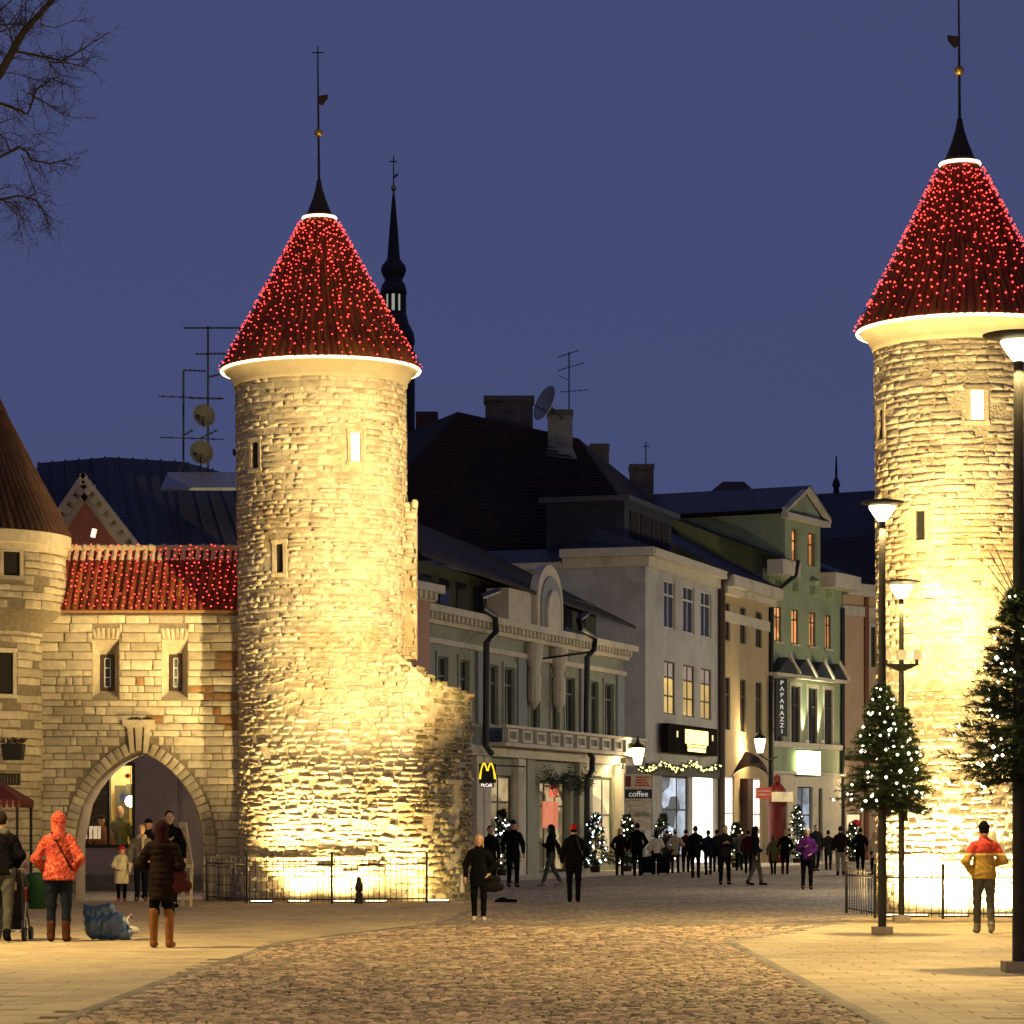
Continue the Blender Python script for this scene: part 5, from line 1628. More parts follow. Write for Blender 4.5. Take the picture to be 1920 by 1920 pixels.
# ------------------------------------------------------------------ iron railings
def railing(label, pts, h, spacing=.125):
    T = thing("iron_railing", label, "railing", (*pts[0], 0))
    o = Vector((*pts[0], 0))
    P = [Vector((*p, 0)) - o for p in pts]
    pk = MB().tube([(0, 0, .03), (0, 0, h - .07), (0, 0, h - .06), (0, 0, h)], [.008, .008, .017, .002], 5).mesh("picket", M_IRONB)
    for a, b in zip(P[:-1], P[1:]):
        d = b - a; L = d.length; n = int(L / (spacing * (2.2 if abs(d.y) > abs(d.x) * 1.5 else 1)))
        MB().tube([a + Vector((0, 0, h - .14)), b + Vector((0, 0, h - .14))], .014, 4).build("rail", M_IRONB, T)
        MB().tube([a + Vector((0, 0, .10)), b + Vector((0, 0, .10))], .014, 4).build("rail", M_IRONB, T)
        for k in range(n):
            q = bpy.data.objects.new("picket", pk); link(q, T); q.location = a + d * ((k + .5) / n)
    for p in P:
        MB().tube([p, p + Vector((0, 0, h + .06))], .026, 8).ball(p + Vector((0, 0, h + .08)), .035, 8, 6).build("post", M_IRON, T)
    return T
railing("iron railing around the foot of the gate tower", [(xat(388, 66.9), 66.9), (xat(463, 64.5), 64.5), (xat(622, 64.1), 64.1), (xat(800, 64.9), 64.9)], .99)
railing("iron railing around the foot of the right tower", [(xat(1587, 57.4), 57.4), (xat(1641, 54.0), 54.0), (xat(1768, 53.7), 53.7), (xat(1935, 53.7), 53.7)], .88)
bf = thing("black_floodlight", "black floodlight on a stand behind the gate tower railing", "floodlight", (xat(673, 64.4), 64.4, 0))
MB().lathe([(.07, .10), (.075, .22), (.055, .24)], 10).build("foot", M_IRON, bf)
MB().lathe([(.05, .23), (.085, .30), (.09, .37), (.06, .46), (.05, .55), (.02, .58)], 12).build("lamp_head", M_IRON, bf, smooth=True)
MB().box(-.10, .10, -.08, .08, 0, .10).build("base", M_IRON, bf)

# ------------------------------------------------------------------ fir trees
M_NEEDLE = mat("fir_needles", (0.020, 0.034, 0.012), .8, spec=.1, var=.5, scale=6, island=0.4)
M_BARK = mat("bark", (0.05, 0.035, 0.025), .9, var=.3, scale=20)
M_BULBW = mat("white_bulb", (.9, .9, .9), .4, emit=(1.0, .86, .62), estr=8)
M_BULBC = mat("cool_bulb", (.9, .9, .9), .4, emit=(.82, .92, 1.0), estr=8)
def needles(P0, P1, n, ln, w, rg):
    """n needle triangles along segments P0->P1 (arrays (m,3))"""
    m = len(P0)
    t = rg.random((m, n, 1))
    c = P0[:, None] * (1 - t) + P1[:, None] * t
    ax = (P1 - P0); ax /= np.linalg.norm(ax, axis=1, keepdims=True) + 1e-9
    d = rg.normal(size=(m, n, 3)); d -= (d * ax[:, None]).sum(-1, keepdims=True) * ax[:, None]
    d /= np.linalg.norm(d, axis=-1, keepdims=True) + 1e-9
    d = d * .8 + ax[:, None] * .75
    s = np.cross(d, rg.normal(size=(m, n, 3))); s /= np.linalg.norm(s, axis=-1, keepdims=True) + 1e-9
    ll = ln * rg.uniform(.7, 1.25, (m, n, 1))
    V = np.stack([c - s * w, c + s * w, c + d * ll], axis=2).reshape(-1, 3)
    return V
def fir(label, loc, z0, z1, rmax, seed, nb=240, bulbs=70, br=.022, bulb_m=None, name="fir_tree", pot=False, nl=.055, nw=.005, group=None, leader=0, per=16, tw=9):
    rg = np.random.default_rng(seed)
    T = thing(name, label, "fir tree", loc, group=group)
    H = z1 - z0
    MB().tube([(0.085 if not pot else 0, .02, z0 if not pot else 0), (.03, .02, z0 + H * .6), (0, 0, z1)], [.035, .02, .004], 6).build("trunk", M_BARK, T)
    A, B = [], []
    tips = []
    for k in range(nb):
        t = (k + rg.random()) / nb
        t = t ** 1.15
        z = z0 + H * (.10 + .90 * t)
        L = rmax * (1 - t) ** .82 * rg.uniform(.72, 1.12) + .03
        if t < .10: L *= .55 + 4.5 * t
        a = rg.uniform(0, 2 * math.pi)
        up = rg.uniform(-.30, .10) + .55 * t
        d = np.array([math.cos(a), math.sin(a), up]); d /= np.linalg.norm(d)
        p0 = np.array([0, 0, z]); p1 = p0 + d * L + np.array([0, 0, -.10 * L])
        A.append(p0); B.append(p1); tips.append(p1)
        side = np.array([-math.sin(a), math.cos(a), 0])
        for j in range(tw):
            s = rg.uniform(.2, 1.0)
            q = p0 + (p1 - p0) * s
            sg = rg.choice([-1, 1])
            e = d * .75 + side * sg * rg.uniform(.4, .9) + np.array([0, 0, rg.uniform(-.35, .3)])
            e *= (.10 + .30 * L * (1 - s * .6)) * rg.uniform(.5, 1.0) / np.linalg.norm(e)
            A.append(q); B.append(q + e); tips.append(q + e * .8)
    for j in range(leader):
        a = rg.uniform(0, 6.28); p0 = np.array([0, 0, z1 - H * .15]); p1 = p0 + np.array([math.cos(a) * .35, math.sin(a) * .25, rg.uniform(.3, .9)])
        MB().tube([tuple(p0), tuple((p0 + p1) / 2 + np.array([.06, 0, 0])), tuple(p1)], .006, 4).build("bare_twig", M_BARK, T)
    A, B = np.array(A), np.array(B)
    V = needles(A, B, per, nl, nw, rg)
    # twig wood as thin triangles
    s = np.cross(B - A, rg.normal(size=A.shape)); s /= np.linalg.norm(s, axis=1, keepdims=True) + 1e-9
    Vt = np.stack([A - s * .006, A + s * .006, B], axis=1).reshape(-1, 3)
    V = np.vstack([V, Vt])
    me = np_mesh("crown", V, np.arange(len(V)).reshape(-1, 3), M_NEEDLE)
    cr = link(bpy.data.objects.new("crown", me), T)
    tips = np.array(tips); rg.shuffle(tips)
    bl = MB()
    rad = np.hypot(tips[:, 0], tips[:, 1]); lim = rmax * (1 - np.clip((tips[:, 2] - z0) / H, 0, 1)) ** .8
    out = tips[rad > lim * .45][:bulbs]
    for p in out: bl.octa(tuple(p), br * rg.uniform(.75, 1.25))
    o = bl.build("light_bulbs", bulb_m or M_BULBW, T, fix=False); o["kind"] = "stuff"
    if pot: MB().lathe([(.16, 0), (.20, .22), (.17, .22), (.05, .2)], 12).build("pot", M_IRON, T)
    return T
pA, pB, pC = gp(1654, 1752), gp(1690, 1728), gp(1910, 1822)
def zpx(py, D): return CZ + (HOR - py) / F * D
fir("fir tree with white lights on the lamp post left of the right tower", pA + Vector((0, 0, 0)), zpx(1530, pA.y), zpx(1290, pA.y), .72, 31, bulbs=75, br=.025, bulb_m=M_BULBW)
fir("fir tree with lights half hidden on the thin lamp post with floodlight heads", pB, zpx(1540, pB.y), zpx(1330, pB.y), .66, 32, bulbs=55, br=.025)
fir("big fir tree with white lights on the nearest lamp post at the right edge", pC, zpx(1505, pC.y), zpx(1110, pC.y), .84, 33, nb=340, bulbs=110, br=.023, bulb_m=M_BULBW, leader=9)
small = [("small lit Christmas tree by the shop window under the arches sign", 940, 1642, 1520, 75, .07),
         ("small lit Christmas tree beside the black drainpipe", 1116, 1636, 1527, 90, .075),
         ("small lit Christmas tree under the directory signs", 1176, 1634, 1530, 45, .07),
         ("small lit Christmas tree left of the bright shop doorway", 1243, 1631, 1528, 50, .07),
         ("small lit Christmas tree on the ochre house front", 1380, 1627, 1545, 55, .08),
         ("tall lit Christmas tree in front of the green house", 1494, 1618, 1512, 70, .08),
         ("small lit Christmas tree at the orange-lit shop", 1598, 1616, 1545, 45, .085)]
for i, (lab, px, yb, yt, nbul, br) in enumerate(small):
    p = gp(px, yb)
    h = (yb - yt) / F * p.y
    fir(lab, p, .15, h, h * .30, 50 + i, nb=90, bulbs=int(nbul * .7), br=br * .46, bulb_m=M_BULBC if i in (0, 1) else M_BULBW, name="christmas_tree", pot=True, nl=.12, nw=.014, group="lit Christmas trees along the house fronts", per=8, tw=6)

# ------------------------------------------------------------------ bare tree at the top left
BT = thing("bare_tree", "leafless tree reaching into the sky at the upper left", "tree", (xat(-420, 32), 32, 0))
tb = Vector((xat(-420, 32), 32, 0))
trg = random.Random(77)
def tp(px, py, dy=0.0):
    return at(px, py, 32) - tb + Vector((0, dy, 0))
limbs = []
tk = [Vector((0, 0, 0)), Vector((.02, 0, 2.5)), tp(-400, 900), tp(-370, 560), tp(-300, 330)]
MB().tube(tk, [.22, .18, .15, .12, .09], 10).build("trunk", M_BARK, BT, smooth=True)
L_ = [([(-300, 330), (-100, 245), (0, 138), (26, 92), (45, 58), (75, 26), (102, -5), (135, -70)], .045),
      ([(26, 96), (62, 95), (105, 97), (135, 70), (172, 46)], .013), ([(76, 97), (92, 116), (130, 118), (165, 126)], .009), ([(92, 116), (112, 142), (116, 170)], .007), ([(105, 97), (118, 105), (155, 97)], .006),
      ([(-100, 245), (-50, 180), (0, 186), (24, 192), (42, 199), (52, 172), (58, 152), (80, 138)], .018), ([(52, 174), (80, 188), (110, 207), (132, 213)], .008), ([(78, 188), (92, 225)], .005),
      ([(60, 150), (90, 142), (118, 148)], .005), ([(-50, 180), (0, 140), (35, 145), (70, 160)], .006),
      ([(-150, 260), (-60, 330), (0, 305), (45, 288), (58, 296), (68, 312), (100, 318), (128, 312)], .015), ([(40, 290), (50, 315), (60, 350)], .006), ([(20, 285), (15, 268), (0, 258)], .008),
      ([(-60, 330), (-30, 385), (5, 374), (35, 368), (68, 376), (82, 398), (88, 415)], .014), ([(5, 374), (25, 395), (30, 430)], .006), ([(5, 374), (35, 392), (50, 430)], .007), ([(48, 370), (75, 365), (95, 372)], .005), ([(30, 380), (45, 400), (68, 430)], .006),
      ([(-60, 230), (0, 225), (25, 210), (50, 238), (75, 238)], .006), ([(45, 58), (42, 40), (38, 0)], .009), ([(40, 70), (70, 28), (95, 22), (125, 10)], .006), ([(-40, 60), (0, 50), (30, 52), (42, 40)], .010), ([(-60, 20), (0, 18), (40, -20)], .010),
      ([(0, 130), (10, 105), (0, 95)], .007), ([(26, 92), (20, 60), (5, 40), (-10, 10)], .010), ([(75, 45), (105, 55), (140, 45)], .005), ([(-20, 260), (20, 250), (45, 262)], .005), ([(0, 355), (30, 350), (40, 362)], .005), ([(0, 60), (40, 48), (45, 10)], .008)]
lm, tws = MB(), MB()
def twig(p, d, L, r, depth):
    q = p; pts = [p]; rr = [r]
    n = 3
    for i in range(n):
        d = (d + Vector((trg.gauss(0, .22), trg.gauss(0, .22), trg.gauss(0, .22) - .03))).normalized()
        q = q + d * (L / n); pts.append(q); rr.append(r * (1 - .28 * (i + 1)))
        if depth > 0:
            for s in range(2 if depth > 1 else 1):
                if trg.random() < .75:
                    a = (d + Vector((trg.gauss(0, .8), trg.gauss(0, .7), trg.gauss(0, .8)))).normalized()
                    twig(q, a, L * trg.uniform(.40, .62), r * .58, depth - 1)
    tws.tube(pts, rr, 4, cap=False)
for pts, r in L_:
    dy = trg.uniform(-.6, .6) if r < .03 else 0
    P = [tp(x, y_, dy * min(1, i / 3)) for i, (x, y_) in enumerate(pts)]
    n = len(P)
    lm.tube(P, [max(.004, 1.25 * r * (1 - .6 * i / (n - 1))) for i in range(n)], 6, cap=False)
    for i in range(1, n):
        d = (P[i] - P[i - 1])
        for s in range(4 if r > .006 else 3):
            t = trg.random(); a = (d.normalized() + Vector((trg.gauss(0, .8), trg.gauss(0, .6), trg.gauss(0, .8)))).normalized()
            twig(P[i - 1] + d * t, a, trg.uniform(.12, .30), min(.0052, r * .55), 2)
    twig(P[-1], (P[-1] - P[-2]).normalized(), .2, max(.004, r * .4), 2)
cr = lm.build("limbs", M_BARK, BT, fix=False)
o = tws.build("crown", M_BARK, BT, fix=False); o["kind"] = "stuff"

# ------------------------------------------------------------------ signs in the street
def frontal(name, label, cat, px, py, D, rz=0.0):
    return thing(name, label, cat, at(px, py, D), rz)
MS = frontal("restaurant_sign", "black hanging sign with glowing yellow double-arch letter and white lettering below", "sign", 914, 1452, 95.5)
k = 95.5 / F
MB().box(-16 * k, 16 * k, -.1, .1, -16 * k, 20 * k).build("panel", mat("black_sign_panel", (.006, .008, .006), .5), MS)
MB().box(-14 * k, 12 * k, -.1, .1, -24.5 * k, -16.5 * k).build("lower_panel", mat("dark_red_panel", (.10, .012, .01), .5), MS)
M_YGLOW = mat("yellow_arches_glow", (.8, .6, .05), .5, emit=(1.0, .66, .02), estr=1.3)
am = MB()
for s in (-1, 1):
    pts = []
    for i in range(13):
        t = i / 12
        x = s * (.02 + .40 * t) ; zz_ = -.20 + .52 * math.sin(math.pi * min(1, max(0, t * .86 + .14))) ** .75
        pts.append((x, -.13, zz_))
    am.tube(pts, [.035 + .02 * min(1, abs(p[2] + .2) < .2) for p in pts], 6)
a_ = am.build("arches", M_YGLOW, MS)
a_.location = (0, 0, .04); a_.scale = (.58, 1, .95)
o = link(bpy.data.objects.new("lettering", TXT["cafe"]), MS); o.location = (-.03, -.112, -20.5 * k); o.scale = (.62, 1, .8)
MB().tube([(.0, .1, .30), (1.2, 2.6, .30)], .03, 6).build("bracket", M_IRON, MS)

DB = frontal("directory_sign", "stack of shop name panels on the corner of the pale house", "sign", 1197, 1558, 112.5)
k = 112.5 / F
def dpan(y0, y1, m, name="name_panel"): return MB().box(-25 * k, 25 * k, -.05, .05, (1558 - y1) * k, (1558 - y0) * k).build(name, m, DB)
M_PANW = mat("cream_panel", (.48, .42, .31), .6); M_PANB = mat("black_panel", (.018, .018, .016), .6); M_REDL = mat("red_print", (.42, .05, .04), .6)
pn = dpan(1451, 1478, M_PANW)
MB().box(-24 * k, -14 * k, -.062, -.052, 83 * k, 103 * k).build("red_square", mat("dark_red_print", (.12, .02, .015), .6), pn)
for i in range(4): MB().box((-7 + (i % 2) * 2) * k, (20 - (i % 3) * 2) * k, -.062, -.052, (84 + i * 5) * k, (87 + i * 5) * k).build("red_print_line", M_REDL, pn)
pn = dpan(1480, 1497, M_PANB); o = link(bpy.data.objects.new("lettering", TXT["coffee"]), pn); o.location = (0, -.062, 69 * k)
pn = dpan(1498, 1510, M_PANW)
for i in range(5): MB().box((-24 + i * 6) * k, (-21 + i * 6) * k, -.062, -.052, 56 * k, 58.5 * k).build("print_mark", M_GLET, pn)
pn = dpan(1512, 1540, M_PANW); o = link(bpy.data.objects.new("lettering", TXT["camille"]), pn); o.location = (.03, -.062, 32 * k); o.scale = (.72, 1, .9)
dpan(1542, 1557, M_PANW)
MB().box(-26 * k, -25 * k - .002, -.06, .06, -60 * k, 108 * k).box(25 * k + .002, 26 * k, -.06, .06, -60 * k, 108 * k).build("posts", M_IRON, DB)

def on_facade(Fc, name, label, cat, px, py, off):
    u, z = Fc.uz(px, py, off)
    p = Fc.a + Fc.u * u + Fc.n * off
    return thing(name, label, cat, (p.x, p.y, z), math.atan2(Fc.u.y, Fc.u.x))
SG = on_facade(H2, "shop_sign", "black box sign with glowing yellow panel on the pale house", "sign", 1294, 1388, .3)
u0 = H2.uz(1247, 1388, .3)[0]; u1 = H2.uz(1340, 1388, .3)[0]; hw = (u1 - u0) / 2
MB().box(-hw, hw, -.15, .15, -.58, .58).build("box", mat("black_sign_box", (.008, .006, .004), .95, spec=.03), SG)
M_YG = mat("yellow_panel_glow", (.8, .7, .3), .5, emit=(1.0, .78, .22), estr=2.2)
MB().box(-hw * .34, hw * .58, -.17, -.152, -.16, .42).build("glowing_panel", M_YG, SG)
MB().box(-hw * .26, hw * .50, -.17, -.152, -.28, -.20).box(-hw * .24, hw * .48, -.17, -.152, -.48, -.32).build("glowing_line", M_YG, SG)
for s in (-.65, .78): MB().box(hw * s - .1, hw * s + .1, -.165, -.152, .05, .3).build("small_light", mat("small_sign_light", (.8, .7, .4), .5, emit=(1, .8, .4), estr=.7), SG)
lamp("sign_light", "POINT", Vector(SG.location) + Vector((.3, -.5, .95)), 3, (1, .85, .5), SG, size=.1)
LG = thing("light_garland", "fir garland with yellow lights along the pale house shop front", "garland", (0, 0, 0))
bl, gn = MB(), MB()
for i in range(150):
    t = rng.random(); px = 1197 + (1352 - 1197) * t
    u, z = H2.uz(px, 1438 + 6 * math.sin(t * 17) + rng.gauss(0, 3.0), .35)
    q = H2.a + H2.u * u + H2.n * (.35 + rng.uniform(-.1, .1))
    if i < 95: bl.octa((q.x, q.y, z), rng.uniform(.03, .055))
    for j in range(5):
        d = Vector((rng.gauss(0, 1), rng.gauss(0, 1), rng.gauss(0, 1))).normalized() * .2
        c = Vector((q.x, q.y + .05, z)); gn.add([c + Vector((.02, 0, .02)), c + d, c - Vector((.02, 0, .02))], [(0, 1, 2)])
o = bl.build("light_bulbs", mat("yellow_bulb", (.8, .8, .5), .4, emit=(1, .85, .30), estr=3.2), LG, fix=False); o["kind"] = "stuff"
o = gn.build("fir_twigs", M_FIR, LG, fix=False); o["kind"] = "stuff"
PB = on_facade(H4, "vertical_sign", "tall black vertical sign with white letters on the green house", "sign", 1464, 1326, .7)
k = 139.5 / F
MB().box(-.36, .36, -.06, .06, -54 * k, 54 * k).build("panel", M_PANB, PB)
for i, ch in enumerate("PAPARAZZI"):
    o = link(bpy.data.objects.new("letter", TXT[ch]), PB); o.location = (0, -.075, (45 - i * 11.3) * k); o.scale = (.9, 1, .62)
MB().box(-.5, -.36, -.02, .02, 40 * k, 42 * k).box(-.5, -.36, -.02, .02, -42 * k, -40 * k).build("bracket", M_IRON, PB)
PB.rotation_euler.z -= R(25)
GS = on_facade(H4, "glowing_sign", "square white-green glowing sign on the green house", "sign", 1516, 1430, .25)
w_ = (H4.uz(1535, 1430, .25)[0] - H4.uz(1497, 1430, .25)[0]) / 2
MB().box(-w_, w_, -.1, .1, -.58, .56).build("glowing_panel", mat("white_green_glow", (.9, 1, .7), .5, emit=(.93, 1.0, .62), estr=3.5), GS)
MB().box(-w_ - .06, w_ + .06, -.06, .12, -.64, -.582).box(-w_ - .06, w_ + .06, -.06, .12, .562, .62).build("frame", M_IRON, GS)
for px in (1512, 1541):
    u, z = H4.uz(px, 1388, .2); p = H4.a + H4.u * u + H4.n * .25
    UL = thing("wall_uplight", "wall uplight between first-floor windows of the green house, " + ("left" if px == 1512 else "right") + " one of two", "uplight", (p.x, p.y, z))
    MB().box(-.08, .08, -.08, .08, -.12, .0).build("housing", M_WHITEP, UL)
    lamp("uplight_lamp", "SPOT", (p.x, p.y, z + .03), 900, (.95, 1.0, .65), UL, target=(p.x - H4.n.x * .2, p.y - H4.n.y * .2, z + 3), size=.05, angle=50, blend=.6)
RS = on_facade(H3, "red_sign", "small red shop sign projecting beside the red figure", "sign", 1432, 1487, 1.2)
MB().box(-.34, .34, -.06, .06, -.25, .25, Matrix.Rotation(R(-60), 4, "Z")).build("panel", mat("red_sign_panel", (.35, .04, .02), .5, emit=(1, .12, .05), estr=.18), RS)
MB().box(-.30, .30, -.075, -.062, -.1, -.04, Matrix.Rotation(R(-60), 4, "Z")).box(-.30, .30, -.075, -.062, .06, .12, Matrix.Rotation(R(-60), 4, "Z")).build("print_lines", M_PANW, RS)
RFg = thing("red_figure", "tall red robed figure standing by the green house corner", "statue", (at(1457, 1600, 136.5).x, 136.5, 0))
M_REDF = mat("red_figure_paint", (.10, .006, .004), .6, var=.2)
MB().lathe([(.40, 0), (.40, 2.5), (.34, 2.55), (.44, 2.62), (.46, 3.0), (.40, 3.35), (.26, 3.55), (.14, 3.62)], 18).build("robe", M_REDF, RFg, smooth=True)
MB().lathe([(.13, 3.6), (.17, 3.72), (.17, 3.85), (.12, 3.98), (.03, 4.05)], 14).build("head", M_REDF, RFg, smooth=True)
CS = thing("cream_sign", "cream sign board in front of the red figure", "sign", at(1467, 1494, 135.6))
MB().box(-.48, .48, -.05, .05, -.22, .22).build("panel", mat("cream_sign_lit", (.6, .52, .34), .6, emit=(1, .8, .45), estr=.25), CS)
MB().tube([(0, .06, 0), (0, .5, 0)], .03, 6).build("bracket", M_IRON, CS)
FLG = thing("flag", "flag drooping from a slanted pole on the ochre house", "flag", at(1372, 1455, 131.5))
k = 131.5 / F
MB().tube([(0, 0, 0), (28 * k, .6, 46 * k)], .025, 6).build("pole", M_IRON, FLG)
fm = MB(); cols = 12; rows_ = 6
vs, fs = [], []
for i in range(rows_ + 1):
    s = i / rows_
    p0 = Vector((3 * k, .06, 4 * k)).lerp(Vector((28 * k, .6, 46 * k)), s)
    for j in range(cols + 1):
        t = j / cols
        ln = (66 * (1 - s) + 40 * s)
        vs.append((p0.x + ln * k * t, p0.y - .12 * math.sin(t * 9 + s * 2) * t, p0.z + (18 * math.sin(t * 2.6) * (1 - s) - 30 * t * t * (.4 + .6 * s)) * k))
for i in range(rows_):
    for j in range(cols):
        a = i * (cols + 1) + j; fs.append((a, a + 1, a + cols + 2, a + cols + 1))
fm.add(vs, fs)
fo = fm.build("cloth", mat("brown_flag_cloth", (.16, .09, .045), .9, var=.5, scale=1.6, stain=(.02, .018, .03), stain_scale=1.2, stain_lo=.45, stain_hi=.55), FLG, smooth=True, fix=False)

# ------------------------------------------------------------------ on the left plaza
M_AWN = mat("red_awning_cloth", (.16, .028, .018), .85, var=.2, scale=5)
AW = thing("market_stall", "market stall with dark red scalloped canopy at the left edge", "stall", (xat(-30, 60), 60, 0))
zt = zpx(1470, 60); ze = zpx(1500, 60)
cx = .0; hw = (50 + 30) / F * 60
MB().add([(-hw, -.9, ze), (hw, -.9, ze), (hw, .9, ze), (-hw, .9, ze), (0, 0, zt + .25)], [(0, 1, 4), (1, 2, 4), (2, 3, 4), (3, 0, 4)]).build("canopy", M_AWN, AW)
for k in range(14):
    x = -hw + (k + .5) * 2 * hw / 14
    MB().prism([(x - hw / 14 * .95, ze), (x + hw / 14 * .95, ze), (x + hw / 14 * .7, ze - .13), (x, ze - .17), (x - hw / 14 * .7, ze - .13)], -.905, -.895, "y").build("scallop", M_AWN, AW)
for k in range(14):
    yy = -.9 + (k + .5) * 1.8 / 14
    MB().prism([(yy - .06, ze), (yy + .06, ze), (yy + .04, ze - .13), (yy, ze - .17), (yy - .04, ze - .13)], hw - .005, hw + .005, "x").build("scallop", M_AWN, AW)
for sx in (-1, 1):
    for sy in (-1, 1): MB().tube([(sx * (hw - .05), sy * .85, 0), (sx * (hw - .05), sy * .85, ze)], .03, 6).build("post", M_POLE, AW)
MB().box(-hw + .1, hw - .25, -.6, .6, .8, .88).box(-hw + .15, hw - .3, -.55, .55, 0, .798).build("counter", mat("dark_counter", (.03, .02, .015), .8), AW)
WB = thing("window_box", "black flower box hung on the squat tower at the left edge", "flower box", at(25, 1425, 66.5))
k = 66.5 / F
MB().hexa([(-17 * k, -.2, 0), (17 * k, -.2, 0), (17 * k, .2, 0), (-17 * k, .2, 0), (-20 * k, -.25, 30 * k), (20 * k, -.25, 30 * k), (20 * k, .25, 30 * k), (-20 * k, .25, 30 * k)]).build("box", mat("black_box", (.02, .018, .015), .8), WB)
mo = MB()
for i in range(120):
    c = Vector((rng.uniform(-22, 22) * k, rng.uniform(-.22, .2), (30 + rng.uniform(0, 8)) * k)); d = Vector((rng.gauss(0, 1), rng.gauss(0, 1), abs(rng.gauss(0, 1)))).normalized() * .1
    mo.add([c + Vector((.02, 0, 0)), c + d, c - Vector((.02, 0, 0))], [(0, 1, 2)])
o = mo.build("withered_plants", M_BARK, WB, fix=False); o["kind"] = "stuff"
IS = thing("iron_sign", "dark iron lettered bracket sign on the squat tower above the canopy", "sign", at(18, 1462, 66.4))
MB().box(-21 * k, 20 * k, -.03, .03, -10 * k, 12 * k).build("plate", mat("dark_sign_plate", (.035, .026, .016), .7), IS)
mo = MB()
for i in range(6): mo.box((-15 + i * 5.5) * k, (-13.4 + i * 5.5) * k, -.045, -.032, -7 * k, 9 * k)
mo.build("letter_strokes", mat("dull_letters", (.14, .11, .07), .7), IS)

# pushchair
PC = thing("pushchair", "black folding pushchair pushed by the man at the left edge", "pushchair", gp(22, 1763))
fr = MB()
for s in (-1, 1):
    fr.tube([(s * .20, -.42, 1.02), (s * .21, -.25, .78), (s * .22, .28, .16)], .014, 6)
    fr.tube([(s * .21, -.05, .60), (s * .22, -.32, .14)], .013, 6)
    fr.tube([(s * .22, -.32, .14), (s * .22, .28, .16)], .011, 6)
fr.tube([(-.20, -.42, 1.02), (.20, -.42, 1.02)], .02, 6); fr.tube([(-.22, -.32, .14), (.22, -.32, .14)], .012, 6); fr.tube([(-.22, .28, .16), (.22, .28, .16)], .012, 6)
fr.build("frame", mat("grey_tube", (.10, .09, .08), .4, metal=.6), PC)
M_BLKF = mat("black_fabric", (.010, .010, .011), .9, var=.3)
MB().hexa([(-.19, -.22, .30), (.19, -.22, .30), (.19, .22, .34), (-.19, .22, .34), (-.19, -.30, .82), (.19, -.30, .82), (.19, -.06, .86), (-.19, -.06, .86)]).build("seat", M_BLKF, PC)
MB().lathe([(.27, 0), (.26, .08), (.20, .19), (.10, .25), (.01, .27)], 16, c=(0, -.06, .78)).build("hood", M_BLKF, PC, smooth=True)
MB().box(-.18, .18, -.28, .2, .17, .30).build("basket", M_BLKF, PC)
for s in (-1, 1):
    for yy in (-.32, .28):
        w = MB().lathe([(.05, -.025), (.085, -.03), (.098, -.015), (.098, .015), (.085, .03), (.05, .025)], 16).build("wheel", mat("tyre", (.02, .02, .02), .8), PC)
        w.location = (s * .235, yy, .098); w.rotation_euler = (0, R(90), 0)
        MB().lathe([(.01, -.02), (.05, -.022), (.05, .022), (.01, .02)], 10).build("rim", mat("grey_rim", (.12, .11, .10), .5), w)
MB().box(-.12, .12, -.36, -.31, .74, .86).build("cream_blanket", mat("cream_blanket", (.45, .36, .22), .9), PC)

# information board
IB = thing("information_board", "pale slanted information board on two legs in front of the arch", "board", gp(350, 1700))
M_PALEW = mat("pale_board", (.50, .42, .27), .6, var=.1)
k = gp(350, 1700).y / F
MB().hexa([(-7 * k, -.25, 75 * k), (15 * k, -.25, 72 * k), (15 * k, -.18, 74 * k), (-7 * k, -.18, 77 * k), (-17 * k, .25, 158 * k), (-3 * k, .25, 157 * k), (-3 * k, .32, 158 * k), (-17 * k, .32, 159 * k)]).build("panel", M_PALEW, IB)
MB().hexa([(-3 * k, -.262, 82 * k), (13 * k, -.262, 80 * k), (13 * k, -.252, 80 * k), (-3 * k, -.252, 82 * k), (-12 * k, .19, 150 * k), (-3.5 * k, .19, 150 * k), (-3.5 * k, .20, 150 * k), (-12 * k, .20, 150 * k)]).build("printed_sheet", mat("tan_print", (.36, .25, .13), .6, var=.4, scale=14), IB)
for x0, x1 in ((-8, -1), (8, 14)):
    MB().hexa([((x0 - 2) * k, -.04, 0), ((x1 - 4) * k, -.04, 0), ((x1 - 4) * k, .04, 0), ((x0 - 2) * k, .04, 0), (x0 * k, -.20, 76 * k), (x1 * k, -.20, 76 * k), (x1 * k, -.12, 78 * k), (x0 * k, -.12, 78 * k)]).build("leg", M_PALEW, IB)
GB_ = thing("green_bin", "dark green bin behind the woman in the orange jacket", "bin", (xat(62, 60), 60.5, 0))
MB().lathe([(.17, 0), (.21, .62), (.22, .66), (.20, .70), (.02, .74)], 14).build("body", mat("green_bin_plastic", (.015, .06, .02), .6), GB_, smooth=True)
MB().tube([(-.22, -.02, .63), (.22, -.02, .63)], .012, 5).build("lid_rim", M_IRON, GB_)
